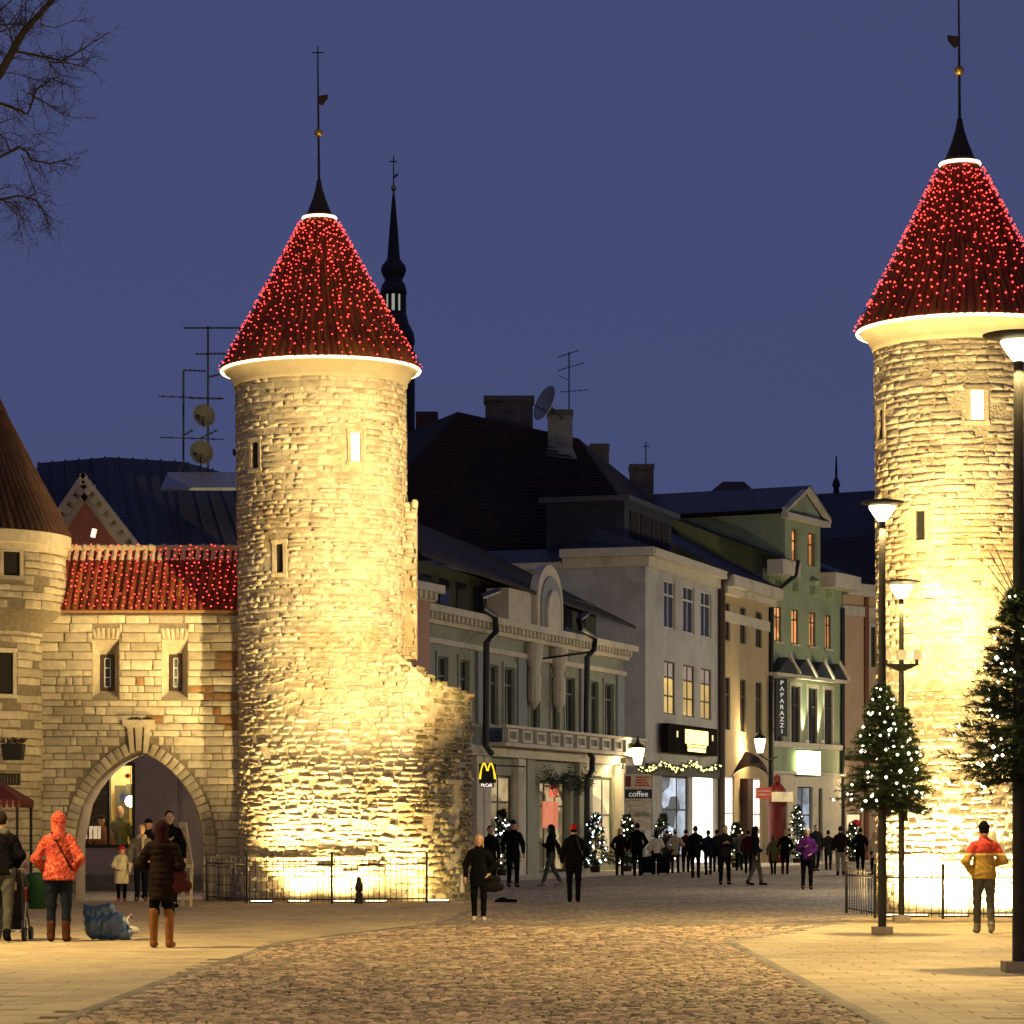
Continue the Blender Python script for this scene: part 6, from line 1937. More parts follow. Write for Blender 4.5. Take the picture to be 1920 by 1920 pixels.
# ------------------------------------------------------------------ bodies as smooth surfaces
def surface(prims, h, k=.03, post=None, pad=.05, bounds=None):
    """prims: ('c', a, b, ra, rb[, yscale]) tapered capsules or ('e', c, r) ellipsoids, blended smoothly; returns (V, quads)"""
    lo = np.full(3, 1e9); hi = np.full(3, -1e9)
    for p in prims:
        if p[0] == "c":
            for q, r in ((p[1], p[3]), (p[2], p[4])):
                lo = np.minimum(lo, np.array(q) - r); hi = np.maximum(hi, np.array(q) + r)
        else:
            lo = np.minimum(lo, np.array(p[1]) - np.array(p[2])); hi = np.maximum(hi, np.array(p[1]) + np.array(p[2]))
    lo -= pad + h; hi += pad + h
    if bounds is not None:
        lo = np.maximum(lo, bounds[0]); hi = np.minimum(hi, bounds[1])
    n = np.ceil((hi - lo) / h).astype(int) + 1
    g = [lo[i] + h * np.arange(n[i]) for i in range(3)]
    shape = tuple(n)
    S = np.full(shape, 1.0, dtype=np.float32)
    for p in prims:
        # only touch the cells near the primitive
        if p[0] == "c":
            a, b = np.array(p[1], float), np.array(p[2], float); R_ = max(p[3], p[4])
            l, u = np.minimum(a, b) - R_ - 3 * k - 2 * h, np.maximum(a, b) + R_ + 3 * k + 2 * h
        else:
            c, r = np.array(p[1], float), np.array(p[2], float); l, u = c - r - 3 * k - 2 * h, c + r + 3 * k + 2 * h
        i0 = np.clip(((l - lo) / h).astype(int), 0, n); i1 = np.clip(((u - lo) / h).astype(int) + 2, 0, n)
        if np.any(i1 <= i0): continue
        sl = tuple(slice(i0[j], i1[j]) for j in range(3))
        X, Y, Z = np.meshgrid(g[0][sl[0]], g[1][sl[1]], g[2][sl[2]], indexing="ij")
        if p[0] == "c":
            ys = p[5] if len(p) > 5 else 1.0
            d = b - a; dd = d.dot(d) + 1e-12
            t = np.clip(((X - a[0]) * d[0] + (Y - a[1]) * d[1] + (Z - a[2]) * d[2]) / dd, 0, 1)
            D_ = np.sqrt((X - a[0] - t * d[0]) ** 2 + ((Y - a[1] - t * d[1]) / ys) ** 2 + (Z - a[2] - t * d[2]) ** 2) - (p[3] + (p[4] - p[3]) * t)
            if ys < 1: D_ = D_ * (.5 + .5 * ys)
        else:
            q = np.sqrt(((X - c[0]) / r[0]) ** 2 + ((Y - c[1]) / r[1]) ** 2 + ((Z - c[2]) / r[2]) ** 2)
            D_ = (q - 1) * r.min()
        o = S[sl]
        hh = np.clip(.5 + .5 * (o - D_) / k, 0, 1)
        S[sl] = o * (1 - hh) + D_ * hh - k * hh * (1 - hh)
    if post is not None:
        X, Y, Z = np.meshgrid(*g, indexing="ij")
        S = post(S, X, Y, Z)
    S = S.astype(np.float32)
    S[0] = S[-1] = 1; S[:, 0] = S[:, -1] = 1; S[:, :, 0] = S[:, :, -1] = 1
    ins = S < 0
    cells = np.zeros(tuple(m - 1 for m in shape), dtype=np.uint8)
    cor = [(i, j, l) for i in (0, 1) for j in (0, 1) for l in (0, 1)]
    def sub(A, c): return A[c[0]:A.shape[0] - 1 + c[0], c[1]:A.shape[1] - 1 + c[1], c[2]:A.shape[2] - 1 + c[2]]
    for c in cor: cells += sub(ins, c)
    act = (cells > 0) & (cells < 8)
    idx = np.argwhere(act)
    vid = -np.ones(act.shape, dtype=np.int64); vid[act] = np.arange(len(idx))
    acc = np.zeros((len(idx), 3)); cnt = np.zeros(len(idx))
    I = tuple(idx.T)
    for a in range(8):
        for ax in range(3):
            ca = cor[a]
            if ca[ax] == 1: continue
            cb = list(ca); cb[ax] = 1
            va = S[I[0] + ca[0], I[1] + ca[1], I[2] + ca[2]]; vb = S[I[0] + cb[0], I[1] + cb[1], I[2] + cb[2]]
            m = (va < 0) != (vb < 0)
            t = np.where(m, va / np.where(va == vb, 1, va - vb), 0)
            p = np.array(ca, float)[None] + np.zeros((len(idx), 3)); p[:, ax] += t
            acc[m] += p[m]; cnt[m] += 1
    V = (idx + acc / np.maximum(cnt, 1)[:, None]) * h + lo
    quads = []
    for ax in range(3):
        o1, o2 = [(1, 2), (2, 0), (0, 1)][ax]
        A = np.moveaxis(ins, (ax, o1, o2), (0, 1, 2)); W = np.moveaxis(vid, (ax, o1, o2), (0, 1, 2))
        ch = A[:-1] != A[1:]
        q = np.argwhere(ch[:, 1:-1, 1:-1])
        if len(q) == 0: continue
        i, j, l = q[:, 0], q[:, 1] + 1, q[:, 2] + 1
        f = np.stack([W[i, j - 1, l - 1], W[i, j, l - 1], W[i, j, l], W[i, j - 1, l]], axis=1)
        fl = A[i, j, l]
        f[~fl] = f[~fl][:, ::-1]
        quads.append(f)
    Q = np.vstack(quads)
    Q = Q[(Q >= 0).all(1)]
    return V, Q
def sdf_obj(name, prims, h, m, parent, k=.03, post=None, pad=.05):
    V, Q = surface(prims, h, k, post, pad)
    return link(bpy.data.objects.new(name, np_mesh(name, V, Q, m, smooth=True)), parent)

M_SKIN = mat("skin", (.48, .27, .17), .6, var=.08, scale=20)
M_HAIRB = mat("blond_hair", (.32, .20, .08), .7, var=.3, scale=60)
M_HAIRD = mat("dark_hair", (.012, .007, .005), .85, spec=.08, var=.3, scale=60)
M_EYE = mat("eye_dark", (.01, .008, .006), .3)
M_LIP = mat("lips", (.30, .08, .07), .5)
def cloth(name, col, **kw): return mat("cloth_" + name, col, .95, spec=.04, var=.28, scale=9, bump=.25, bscale=22, bdist=.015, **kw)
C_BLACK = cloth("black", (.0042, .0042, .0048)); C_CHAR = cloth("charcoal", (.010, .0098, .0098)); C_NAVY = cloth("navy", (.006, .008, .014))
C_BROWN = cloth("dark_brown", (.010, .006, .0045)); C_GREY = cloth("grey", (.055, .052, .046)); C_BEIGE = cloth("beige", (.34, .26, .17)); C_WHITE = cloth("off_white", (.50, .44, .36))
C_CREAM = cloth("cream", (.62, .52, .30)); C_OLIVE = cloth("olive", (.07, .075, .025)); C_PURPLE = cloth("purple", (.06, .012, .085)); C_RED = cloth("red", (.40, .025, .015)); C_PINKR = cloth("crimson", (.42, .02, .06))
C_JEANS = cloth("dark_jeans", (.008, .011, .018)); C_TAN = cloth("tan_leather", (.16, .066, .022)); C_RUST = cloth("rust_leather", (.05, .018, .010)); C_MAROON = cloth("maroon", (.035, .006, .006)); C_YEL = cloth("mustard", (.34, .19, .025)); C_PINK = cloth("pale_pink", (.50, .30, .30)); C_TAUPE = cloth("taupe", (.16, .14, .10)); C_GTROU = cloth("stone_grey", (.06, .057, .048))
def flower_mat():
    m = bpy.data.materials.new("orange_flower_cloth"); nt, b = nodes_of(m); N, L = nt.nodes, nt.links
    g = N.new("ShaderNodeNewGeometry")
    n = N.new("ShaderNodeTexNoise"); n.inputs["Scale"].default_value = 17; n.inputs["Detail"].default_value = 5; n.inputs["Roughness"].default_value = .68; n.inputs["Distortion"].default_value = 1.2
    L.new(g.outputs["Position"], n.inputs["Vector"])
    r = N.new("ShaderNodeValToRGB"); e = r.color_ramp.elements
    e[0].position = .36; e[0].color = (.10, .006, .005, 1); e[1].position = .64; e[1].color = (.42, .14, .07, 1)
    x = e.new(.46); x.color = (.26, .016, .008, 1); x = e.new(.54); x.color = (.40, .042, .010, 1)
    L.new(n.outputs["Fac"], r.inputs[0]); L.new(r.outputs[0], b.inputs["Base Color"]); b.inputs["Roughness"].default_value = .85
    n3 = N.new("ShaderNodeTexNoise"); n3.inputs["Scale"].default_value = 14; L.new(g.outputs["Position"], n3.inputs["Vector"])
    bp = N.new("ShaderNodeBump"); bp.inputs["Strength"].default_value = .5; bp.inputs["Distance"].default_value = .03; L.new(n3.outputs["Fac"], bp.inputs["Height"]); L.new(bp.outputs["Normal"], b.inputs["Normal"])
    return m
C_FLOWER = flower_mat()
M_TWO = None
def two_tone():
    m = bpy.data.materials.new("red_and_mustard_cloth"); nt, b = nodes_of(m); N, L = nt.nodes, nt.links
    tc = N.new("ShaderNodeTexCoord"); s = N.new("ShaderNodeSeparateXYZ"); L.new(tc.outputs["Object"], s.inputs[0])
    r = N.new("ShaderNodeValToRGB"); r.color_ramp.interpolation = "CONSTANT"; e = r.color_ramp.elements
    e[0].position = 0; e[0].color = (.26, .15, .02, 1); e[1].position = .615; e[1].color = (.55, .40, .14, 1)
    x = e.new(.63); x.color = (.40, .03, .02, 1)
    mr = N.new("ShaderNodeMath"); mr.operation = "DIVIDE"; mr.inputs[1].default_value = 2.0; L.new(s.outputs["Z"], mr.inputs[0])
    L.new(mr.outputs[0], r.inputs[0]); L.new(r.outputs[0], b.inputs["Base Color"]); b.inputs["Roughness"].default_value = .9
    return m
C_TWO = two_tone()

ARMS = {"down": ((.265, .03, 1.14), (.275, -.03, .90)), "pocket": ((.30, .07, 1.13), (.205, -.05, .97)), "phone": ((.245, -.03, 1.14), (.08, -.24, 1.22)),
        "push": ((.26, -.02, 1.16), (.19, -.33, 1.03)), "elbow": ((.31, .02, 1.15), (.13, -.17, 1.08)), "back": ((.275, .12, 1.16), (.25, .16, .93)), "fore": ((.27, -.10, 1.16), (.25, -.22, .96)), "front": ((.26, .0, 1.13), (.10, -.19, 1.02))}
def person(label, px, py, htop, face=0.0, arms=("down", "down"), step=0.0, jacket=C_BLACK, hem=.86, trousers=C_BLACK, shoes=C_BLACK, boots=0.0, head="hair", headc=None, slim=1.0, puffy=0.0, res=.022,
           lean=0.0, kid=False, scarf=None, flare=0.0, D=None, turn=0.0, group=None, legs_apart=.0, collar=True):
    """px, py: where the feet stand in the photograph; htop: row of the crown of the head"""
    if D is None: D = gd(py)
    x = xat(px, D); hgt = CZ + (HOR - htop) / F * D
    s = hgt / 1.76
    T = thing("person", label, "person", (x, D, 0), R(face), scale=s, group=group)
    hs = 1.35 if kid else 1.0
    head_c = (0, -.015 - lean * .5, 1.635 - (.035 if kid else 0))
    h = res / max(s, .6)
    def lp(p): return (p[0], p[1] - lean * max(0, (p[2] - .95)) / .6, p[2])
    # legs
    legs = []
    for sd in (-1, 1):
        st = step * sd
        hip = (sd * .088, 0, .92); kn = (sd * (.098 + legs_apart * .4), -.17 * st - .02, .50 + (.015 * abs(st))); an = (sd * (.092 + legs_apart), -.36 * st + (.05 if st < 0 else 0), .095 + (.05 * max(0, -st)))
        legs.append((hip, kn, an, st))
    arm = []
    for sd, a in ((-1, arms[0]), (1, arms[1])):
        e, w = ARMS[a]
        arm.append(((sd * .165, 0.0, 1.378), (sd * e[0], e[1], e[2]), (sd * w[0], w[1], w[2])))
    arm = [tuple(lp(p) for p in a) for a in arm]
    # the body itself
    B = [("e", head_c, (.076 * hs, .096 * hs, .117 * hs)), ("c", (0, -.03 - lean * .5, head_c[2] - .06), (0, -.055 - lean * .5, head_c[2] - .095), .048, .036),
         ("c", lp((0, .01, 1.42)), (head_c[0], head_c[1] + .02, head_c[2] - .06), .056, .052),
         ("c", (0, head_c[1] - .092 * hs, head_c[2] + .012), (0, head_c[1] - .108 * hs, head_c[2] - .022), .008, .014),
         ("c", lp((0, 0, 1.0)), lp((0, 0, 1.36)), .115 * slim, .125 * slim, .7), ("c", (-.06, 0, .95), (.06, 0, .95), .10 * slim, .10 * slim, .85), ("c", lp((-.12, 0, 1.37)), lp((.12, 0, 1.37)), .045, .045)]
    for sd in (-1, 1): B.append(("e", (sd * .078 * hs, head_c[1] + .01, head_c[2] - .005), (.012, .022, .034)))
    for a in arm:
        B += [("c", a[0], a[1], .042, .036), ("c", a[1], a[2], .036, .026)]
        d = Vector(a[2]) - Vector(a[1]); d.normalize()
        sd = 1 if a[0][0] > 0 else -1
        w = Vector(a[2]); side = Vector((0, -1, 0)) if abs(d.y) < .8 else Vector((sd * -1.0, 0, 0))
        side = (side - d * side.dot(d)).normalized(); nrm = d.cross(side)
        pc = w + d * .055
        B.append(("c", tuple(w), tuple(pc + d * .02), .024, .030))
        for i, (o, L) in enumerate(((-.026, .062), (-.009, .074), (.009, .070), (.025, .056))):
            r0 = pc + side * -o + d * .03; r1 = r0 + d * L * .55 + nrm * .008 * sd; r2 = r1 + d * L * .40 + nrm * .02 * sd
            B += [("c", tuple(r0), tuple(r1), .0105, .0095), ("c", tuple(r1), tuple(r2), .0095, .0085)]
        th = pc + side * .026 - d * .02
        B.append(("c", tuple(th), tuple(th + side * .022 + d * .05), .012, .010))
    for hip, kn, an, st in legs:
        B += [("c", hip, kn, .075 * slim, .05), ("c", kn, an, .048, .034), ("c", an, (an[0], an[1] - .11, an[2] - .055), .032, .025)]
    sdf_obj("body", B, h * .8, M_SKIN, T, k=.016)
    if res < .03:
        f = MB()
        for sd in (-1, 1): f.ball((sd * .030 * hs, head_c[1] - .088 * hs, head_c[2] + .018), .010, 8, 6)
        f.build("eyes", M_EYE, T, smooth=True)
        MB().ball((0, head_c[1] - .086 * hs, head_c[2] - .055), .017, 8, 6, sz=.35).build("mouth", M_LIP, T, smooth=True)
    # trousers
    P = [("c", (-.055 * slim, 0, .96), (.055 * slim, 0, .96), .118 * slim, .118 * slim, .88)]
    for hip, kn, an, st in legs:
        P += [("c", hip, kn, .098 * slim, .068), ("c", kn, (an[0], an[1], an[2] + .01), .066, .056 if boots < .2 else .048)]
    sdf_obj("trousers", P, h, trousers, T, k=.025, post=lambda S, X, Y, Z: S + .006 * np.sin(Z * 40 + 2.5 * np.sin(X * 30 + Y * 21)) * np.sin(X * 22 + Y * 27 + Z * 9))
    # shoes or boots
    for hip, kn, an, st in legs:
        dz = an[2] - .095
        Q = [("c", (an[0], an[1] + .035, .050 + dz), (an[0] + .012 * (1 if an[0] > 0 else -1), an[1] - .145, .042), .046, .040)]
        top = .13 + boots
        t = min(1.0, boots / .42)
        Q.append(("c", (an[0], an[1] + .01, .07 + dz), (an[0] + (kn[0] - an[0]) * t * .8, an[1] + .01 + (kn[1] - an[1]) * t * .85, top + dz * .5), .052, .058 + .012 * t))
        sdf_obj("boot" if boots > .1 else "shoe", Q, h, shoes, T, k=.02, post=lambda S, X, Y, Z: np.maximum(S, -Z + .002))
    # jacket
    J = [("c", lp((0, 0, max(hem, .95))), lp((0, 0, 1.12)), (.150 + flare) * slim, .142 * slim, .76), ("c", lp((0, .0, 1.12)), lp((0, .0, 1.33)), .142 * slim, .158 * slim, .72),
         ("c", lp((-.10, .0, 1.385)), lp((.10, .0, 1.385)), .078, .078, .95), ("c", lp((0, .01, 1.41)), lp((0, .0, 1.505)), .098, .070)]
    if hem < .95: J.append(("c", (0, 0, hem - .02), (0, 0, 1.0), (.165 + flare * 1.5) * slim, (.150 + flare) * slim, .78))
    for a in arm:
        J += [("c", a[0], a[1], .074, .062), ("c", a[1], tuple(Vector(a[1]).lerp(Vector(a[2]), .93)), .062, .047)]
    def cut(S, X, Y, Z):
        if puffy: S = S - puffy * np.abs(np.sin(Z * math.pi / .085)) ** .7
        S = S + .0075 * np.sin(X * 36 + 3 * np.sin(Z * 19 + Y * 9)) * np.sin(Z * 31 + 2.2 * np.sin(X * 17 + Y * 23))
        # open the neck, end at the hem (arms may hang lower)
        core_ = (np.abs(X) < .235)
        return np.where(core_, np.maximum(S, hem - Z), S)
    sdf_obj("jacket" if hem > .75 else "coat", J, h, jacket, T, k=.05, post=cut, pad=.07)
    if scarf:
        sdf_obj("scarf", [("c", lp((-.05, -.03, 1.47)), lp((.05, -.03, 1.47)), .075, .075), ("c", lp((-.05, .03, 1.48)), lp((.05, .03, 1.48)), .07, .07), ("c", lp((.03, -.13, 1.43)), lp((.04, -.15, 1.18)), .04, .035)], h, scarf, T, k=.03)
    # head cover
    hx, hy, hzv = head_c
    hc = headc or M_HAIRD
    if head == "hair":
        sdf_obj("hair", [("e", (hx, hy + .012, hzv + .022), (.085 * hs, .103 * hs, .112 * hs))], h * .8, hc, T, k=.02,
                post=lambda S, X, Y, Z: np.maximum(S, np.minimum(hzv - .06 - Z + (Y - hy) * -.0, 1) if False else np.maximum(-(Z - (hzv - .055)) , -(Z - (hzv + .045)) - (Y - hy + .035) * 2.2)))
    elif head == "long":
        sdf_obj("hair", [("e", (hx, hy + .015, hzv + .02), (.092 * hs, .108 * hs, .115 * hs)), ("c", (hx, hy + .06, hzv), (hx, hy + .085, hzv - .22), .085, .070, .6), ("c", (-.07, hy + .01, hzv), (-.075, hy + .02, hzv - .18), .03, .025), ("c", (.07, hy + .01, hzv), (.075, hy + .02, hzv - .18), .03, .025)],
                h * .8, hc, T, k=.03, post=lambda S, X, Y, Z: np.maximum(S, np.where(np.abs(X) < .055, -(Z - (hzv + .05)) - (Y - hy + .04) * 2.0, -1)))
    elif head in ("beanie", "cap"):
        sdf_obj("hat", [("e", (hx, hy + .008, hzv + .035), (.090 * hs, .110 * hs, .112 * hs))] + ([("e", (hx, hy + .01, hzv + .15 * hs), (.028, .028, .028))] if head == "pom" else []), h * .8, hc, T, k=.02,
                post=lambda S, X, Y, Z: np.maximum(S, (hzv + .022) - Z - (Y - hy) * .15))
        if head == "cap":
            sdf_obj("cap_peak", [("c", (-.04, hy - .10, hzv + .045), (.04, hy - .10, hzv + .045), .035, .035), ("c", (-.03, hy - .14, hzv + .035), (.03, hy - .14, hzv + .035), .025, .025)], h * .8, hc, T, k=.02,
                    post=lambda S, X, Y, Z: np.maximum(S, np.abs(Z - (hzv + .042)) - .012))
        sdf_obj("hair", [("e", (hx, hy + .018, hzv + .005), (.081 * hs, .096 * hs, .095 * hs))], h * .8, M_HAIRD if kid is False else M_HAIRB, T, k=.02, post=lambda S, X, Y, Z: np.maximum(S, np.maximum(-(Z - (hzv - .06)), -(Y - hy))))
    elif head == "hood":
        sdf_obj("hood", [("e", (hx, hy + .02, hzv + .012), (.108 * hs, .125 * hs, .140 * hs)), ("c", (hx, hy + .05, hzv - .09), lp((0, .06, 1.44)), .09, .10)], h, hc, T, k=.04,
                post=lambda S, X, Y, Z: np.maximum(S, -(np.sqrt((X / .072) ** 2 + ((Z - hzv + .005) / .095) ** 2) - 1) * .07 - np.maximum(0, (Y - (hy - .03))) * 3))
    return T
def strap(T, pts, w, m, name="strap"):
    MB().tube(pts, w, 5).build(name, m, T)

# --- left group
P1 = person("woman from behind in an orange flowered hooded jacket and dark jeans", 110, 1766, 1524, 180, ("pocket", "pocket"), jacket=C_FLOWER, hem=.84, trousers=C_JEANS, shoes=C_RUST, boots=.12, head="hood", headc=C_FLOWER, slim=1.13, flare=.02, res=.016, legs_apart=.01)
strap(P1, [(.08, .12, 1.50), (-.02, .150, 1.32), (-.14, .150, 1.10), (-.205, .08, .98)], .011, C_BLACK)
P2 = person("woman from behind in a dark brown quilted coat and tall tan boots", 303, 1777, 1538, 172, ("front", "elbow"), jacket=C_BROWN, hem=.66, trousers=C_BLACK, shoes=C_TAN, boots=.38, head="long", headc=mat("dark_red_hair", (.016, .004, .005), .9, spec=.05, var=.3, scale=60), puffy=.010, res=.016, flare=.01, legs_apart=.02)
P3 = person("man from behind in a black jacket and grey trousers at the left edge", 2, 1766, 1522, 184, ("push", "push"), jacket=C_BLACK, hem=.90, trousers=C_GREY, shoes=C_BLACK, head="hair", headc=M_HAIRD, slim=1.12, res=.018, step=.35, scarf=C_GTROU)
P4 = person("small child in a cream coat with a crimson hat", 228, 1690, 1586, 6, ("front", "fore"), jacket=C_CREAM, hem=.56, trousers=C_BLACK, shoes=C_PINKR, head="beanie", headc=C_PINKR, kid=True, slim=1.12, res=.015, flare=.03)
P5 = person("woman facing us in grey-green jacket and pale scarf beside the child", 265, 1690, 1546, 2, ("down", "pocket"), jacket=C_TAUPE, hem=.88, trousers=C_NAVY, shoes=C_TAN, boots=.12, head="hair", headc=M_HAIRB, scarf=C_BEIGE, res=.017)
strap(P5, [(-.09, -.11, 1.47), (.02, -.135, 1.25), (.17, -.10, 1.02)], .010, C_BEIGE)
P6 = person("man in a black cap standing behind the woman with the pale scarf", 279, 1684, 1535, -12, jacket=C_CHAR, trousers=C_BLACK, head="beanie", headc=C_BLACK, res=.02)
P7 = person("tall man in black partly hidden behind the woman in the quilted coat", 317, 1702, 1520, 20, ("phone", "down"), jacket=C_BLACK, hem=.80, trousers=C_BLACK, head="hair", headc=M_HAIRD, res=.02)
P8 = person("small child in a pale pink coat and white hat behind the pushchair", 50, 1692, 1617, 60, ("fore", "fore"), jacket=C_PINK, hem=.6, trousers=C_RED, shoes=C_BLACK, head="beanie", headc=C_WHITE, kid=True, slim=1.1, res=.016)
for lab, px, D, top, jc, hd, hc in (("shopper in an olive coat inside the archway shop", 225, 78.9, 1512, C_OLIVE, "hair", M_HAIRB), ("shopper in a tan coat with dark hat inside the archway shop", 190, 78.6, 1528, C_TAN, "beanie", C_MAROON)):
    person(lab, px, 0, top, 20, jacket=jc, hem=.6, trousers=C_CHAR, head=hd, headc=hc, res=.03, D=D)

# --- right
P9 = person("man from behind in a red and mustard jacket walking by the right railing", 1845, 1750, 1541, 180, ("elbow", "pocket"), step=.28, jacket=C_TWO, hem=.86, trousers=C_GTROU, shoes=C_TAUPE, head="beanie", headc=C_BLACK, slim=1.08, res=.016, flare=.012)

# --- middle of the street
person("blond woman in black with white shoes walking towards us beside the ruined wall", 898, 1727, 1564, 0, ("down", "pocket"), step=.12, jacket=C_BLACK, hem=.70, trousers=C_BLACK, shoes=C_WHITE, head="long", headc=M_HAIRB, res=.02, flare=.01)
person("dark-haired person in black half hidden behind the blond woman", 919, 1672, 1548, 30, jacket=C_BLACK, hem=.8, trousers=C_BLACK, head="hair", res=.026)
person("man in a black peaked cap and long black coat left of the entrance", 962, 1664, 1538, 10, jacket=C_BLACK, hem=.72, trousers=C_BLACK, shoes=C_BLACK, head="cap", headc=C_BLACK, res=.024, step=.1)
person("man in a dark hooded jacket and grey trousers striding left", 1033, 1662, 1547, -72, ("phone", "back"), step=.75, jacket=C_CHAR, hem=.80, trousers=C_GTROU, shoes=C_TAUPE, head="hood", headc=C_CHAR, res=.024)
PR = person("man from behind in black with a bright red hat", 1076, 1692, 1546, 178, ("pocket", "down"), step=.15, jacket=C_BLACK, hem=.78, trousers=C_BLACK, shoes=C_BLACK, head="beanie", headc=C_RED, slim=1.15, res=.022)
strap(PR, [(-.06, .12, 1.48), (-.13, .15, 1.25), (-.21, .10, 1.05)], .012, C_GREY)
crowd = [("woman in a dark brown jacket left of the man in black by the directory signs", 1162, 1642, 1553, 175, C_BROWN, .88, C_CHAR, "hair", M_HAIRB),
         ("broad man in a black jacket in front of the directory signs", 1195, 1643, 1543, 180, C_BLACK, .84, C_BLACK, "hair", M_HAIRD),
         ("woman in an off-white jacket between two black suitcases", 1231, 1640, 1557, 182, C_WHITE, .86, C_BLACK, "long", M_HAIRD),
         ("woman in a beige coat right of the black suitcases", 1266, 1638, 1555, 185, C_BEIGE, .74, C_BROWN, "beanie", C_BEIGE),
         ("person in a maroon jacket behind the woman in the beige coat", 1286, 1636, 1555, 175, C_MAROON, .84, C_BLACK, "hair", M_HAIRD),
         ("tall man in black left of the bright doorway", 1304, 1647, 1548, 178, C_BLACK, .82, C_BLACK, "hair", M_HAIRD),
         ("person in dark navy in front of the bright doorway", 1328, 1641, 1556, 190, C_NAVY, .80, C_CHAR, "hair", M_HAIRD),
         ("person in a maroon coat behind the man with the pointed hood", 1403, 1638, 1557, 170, C_MAROON, .70, C_CHAR, "hair", M_HAIRD),
         ("small person in an olive coat right of the pointed hood", 1450, 1640, 1567, 185, C_OLIVE, .62, C_BLACK, "hood", C_OLIVE),
         ("blond woman in a black coat with maroon boots", 1472, 1640, 1556, 170, C_BLACK, .62, C_BLACK, "hair", M_HAIRB),
         ("man in dark clothes behind the person in purple", 1530, 1634, 1546, 10, C_CHAR, .84, C_CHAR, "hair", M_HAIRD),
         ("man in a dark brown jacket left of the right railing", 1576, 1642, 1549, 180, C_BROWN, .84, C_TAUPE, "hair", M_HAIRD),
         ("broad person in black just left of the lamp post", 1613, 1640, 1552, 175, C_BLACK, .78, C_BLACK, "hair", M_HAIRD),
         ("person in charcoal walking behind the woman in the off-white jacket", 1250, 1632, 1556, 185, C_CHAR, .80, C_BLACK, "hair", M_HAIRD),
         ("person in a navy jacket behind the man looking at his phone", 1344, 1636, 1556, 172, C_NAVY, .82, C_BLACK, "beanie", C_CHAR),
         ("person in grey between the man with the phone and the pointed hood", 1386, 1633, 1557, 180, C_GREY, .78, C_BLACK, "hair", M_HAIRD),
         ("person in a dark coat walking between the purple jacket and the railing", 1553, 1632, 1557, 178, C_CHAR, .66, C_BLACK, "beanie", C_BLACK),
         ("person in a beige coat partly hidden by the lamp post", 1640, 1641, 1560, 200, C_BEIGE, .70, C_BLACK, "long", M_HAIRB)]
for i, (lab, px, py, top, fc, jc, hem, tr, hd, hc) in enumerate(crowd):
    person(lab, px, py, top, fc, (("down", "pocket", "front", "elbow")[i % 4], ("pocket", "down", "down")[i % 3]), step=(.3, .05, .2, .4, .1)[i % 5] * (1 if i % 2 else -1), jacket=jc, hem=hem, trousers=tr, head=hd, headc=hc, res=.030, slim=1.0 + .05 * (i % 3),
           shoes=C_MAROON if "maroon boots" in lab else C_BLACK, boots=.25 if "boots" in lab else 0, group="people further up the street")
person("man in a dark jacket facing us and looking at his phone", 1359, 1659, 1547, 5, ("phone", "phone"), jacket=C_CHAR, hem=.82, trousers=C_BLACK, head="hair", headc=M_HAIRD, res=.026, slim=1.08, legs_apart=.03)
person("man with a pointed black hood walking to the right", 1417, 1660, 1550, 80, ("down", "front"), step=.45, jacket=C_BLACK, hem=.72, trousers=C_GREY, head="hood", headc=C_BLACK, res=.026)
person("person in a purple jacket facing us with a pale cap", 1513, 1668, 1553, 0, ("phone", "front"), jacket=C_PURPLE, hem=.84, trousers=C_BLACK, head="beanie", headc=C_WHITE, res=.026, slim=1.08, legs_apart=.02)

# --- bags and luggage
def handbag(label, loc, w, hh, d, m, rz=0.0, strap_to=None):
    T = thing("handbag", label, "handbag", loc, rz)
    sdf_obj("bag", [("c", (-w * .42, 0, .05), (w * .42, 0, .05), d * .55, d * .55), ("c", (-w * .30, 0, hh - .05), (w * .30, 0, hh - .05), d * .38, d * .38), ("c", (0, 0, .06), (0, 0, hh - .06), w * .36, w * .30, .55)], .012, m, T, k=.04)
    if strap_to:
        for dy in (-.02, .02): MB().tube([(-w * .3, dy, hh - .04), strap_to[0], strap_to[1], (w * .3, dy, hh - .04)], .008, 5).build("strap", m, T)
    return T
p = gp(303, 1777)
handbag("dark red-brown handbag hanging from the woman in the quilted coat", (p.x + .20, p.y + .02, .80), .32, .26, .15, cloth("oxblood_leather", (.055, .014, .012)), 0.2, [(-.08, 0, .48), (.0, 0, .50)])
p = gp(898, 1727)
handbag("dark handbag carried by the blond woman in black", (p.x + .26, p.y, .55), .28, .24, .12, C_CHAR, 0, [(-.04, 0, .40), (.04, 0, .40)])
CB = thing("carrier_bag", "white carrier bag hanging at the blond woman's side", "carrier bag", (p.x - .30, p.y, .48))
sdf_obj("bag", [("c", (0, 0, .05), (0, 0, .30), .05, .035)], .012, C_WHITE, CB); MB().tube([(-.02, 0, .3), (0, 0, .42), (.02, 0, .3)], .005, 4).build("handle", C_WHITE, CB)
for lab, px in (("black rolling suitcase left of the woman in the off-white jacket", 1214), ("black rolling suitcase right of the woman in the off-white jacket", 1243)):
    p = gp(px, 1640); T = thing("suitcase", lab, "suitcase", p)
    MB().box(-.22, .22, -.13, .13, .06, .62).build("shell", C_BLACK, T)
    MB().tube([(-.12, .1, .62), (-.12, .1, .95), (.12, .1, .95), (.12, .1, .62)], .012, 5).build("handle", M_IRON, T)
    for s in (-.17, .17): MB().ball((s, -.08, .035), .035, 8, 6).build("wheel", C_BLACK, T)
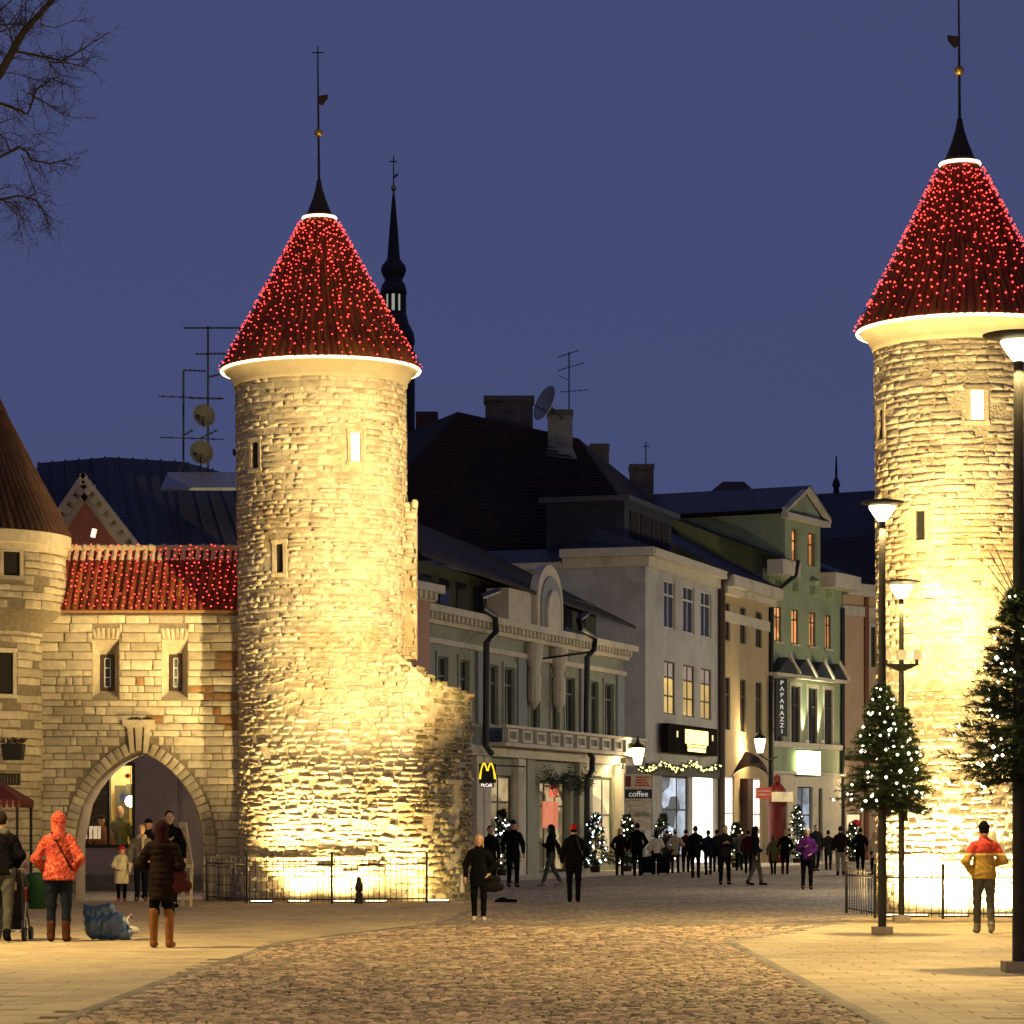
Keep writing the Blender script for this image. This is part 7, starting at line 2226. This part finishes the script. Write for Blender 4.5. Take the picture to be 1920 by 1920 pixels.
# big blue plastic bag
rgB = np.random.default_rng(5)
BB = thing("plastic_sack", "big crumpled blue plastic sack on the pavement", "sack", gp(207, 1763))
k = gp(207, 1763).y / F
def crumple(S, X, Y, Z):
    w = np.zeros_like(X)
    for _ in range(26):
        d = rgB.normal(size=3); d /= np.linalg.norm(d); fr = rgB.uniform(14, 46); ph = rgB.uniform(0, 6.28)
        w += np.abs(np.sin((X * d[0] + Y * d[1] + Z * d[2]) * fr + ph + 1.6 * np.sin(Y * 9 + X * 13))) / fr * .55
    return np.maximum(S + w * .16 - .02, -Z + .004)
sdf_obj("sack", [("c", (-30 * k, 0, 14 * k), (28 * k, 0, 12 * k), 17 * k, 16 * k), ("c", (-40 * k, 0, 52 * k), (-2 * k, 0, 60 * k), 15 * k, 15 * k), ("c", (-30 * k, 0, 30 * k), (12 * k, 0, 34 * k), 24 * k, 22 * k), ("c", (0, 0, 30 * k), (30 * k, 0, 14 * k), 20 * k, 14 * k), ("c", (-50 * k, .02, 70 * k), (-42 * k, 0, 55 * k), 3 * k, 12 * k)], .010,
        mat("blue_plastic", (.045, .085, .17), .38, var=.35, scale=7, spec=.5, stain=(.16, .20, .24), stain_scale=3.2, stain_lo=.56, stain_hi=.66), BB, k=.07, post=crumple)
B2 = thing("plastic_sack", "small maroon and white sack leaning behind the blue one", "sack", gp(246, 1756))
k = gp(246, 1756).y / F
sdf_obj("sack", [("c", (-14 * k, 0, 12 * k), (8 * k, 0, 12 * k), 11 * k, 11 * k), ("c", (-12 * k, 0, 22 * k), (-2 * k, 0, 40 * k), 12 * k, 9 * k)], .012, mat("maroon_sack", (.06, .012, .015), .5, var=.3, stain=(.45, .40, .36), stain_scale=4, stain_lo=.54, stain_hi=.60), B2, k=.05, post=crumple)
DR = thing("dropped_bag", "flat black bag lying on the cobbles beyond the blond woman", "bag", gp(948, 1692))
sdf_obj("bag", [("c", (-.12, 0, .03), (.22, .05, .03), .06, .04), ("c", (-.2, 0, .03), (-.05, 0, .07), .04, .05)], .015, C_BLACK, DR, k=.04, post=lambda S, X, Y, Z: np.maximum(S, -Z + .004))
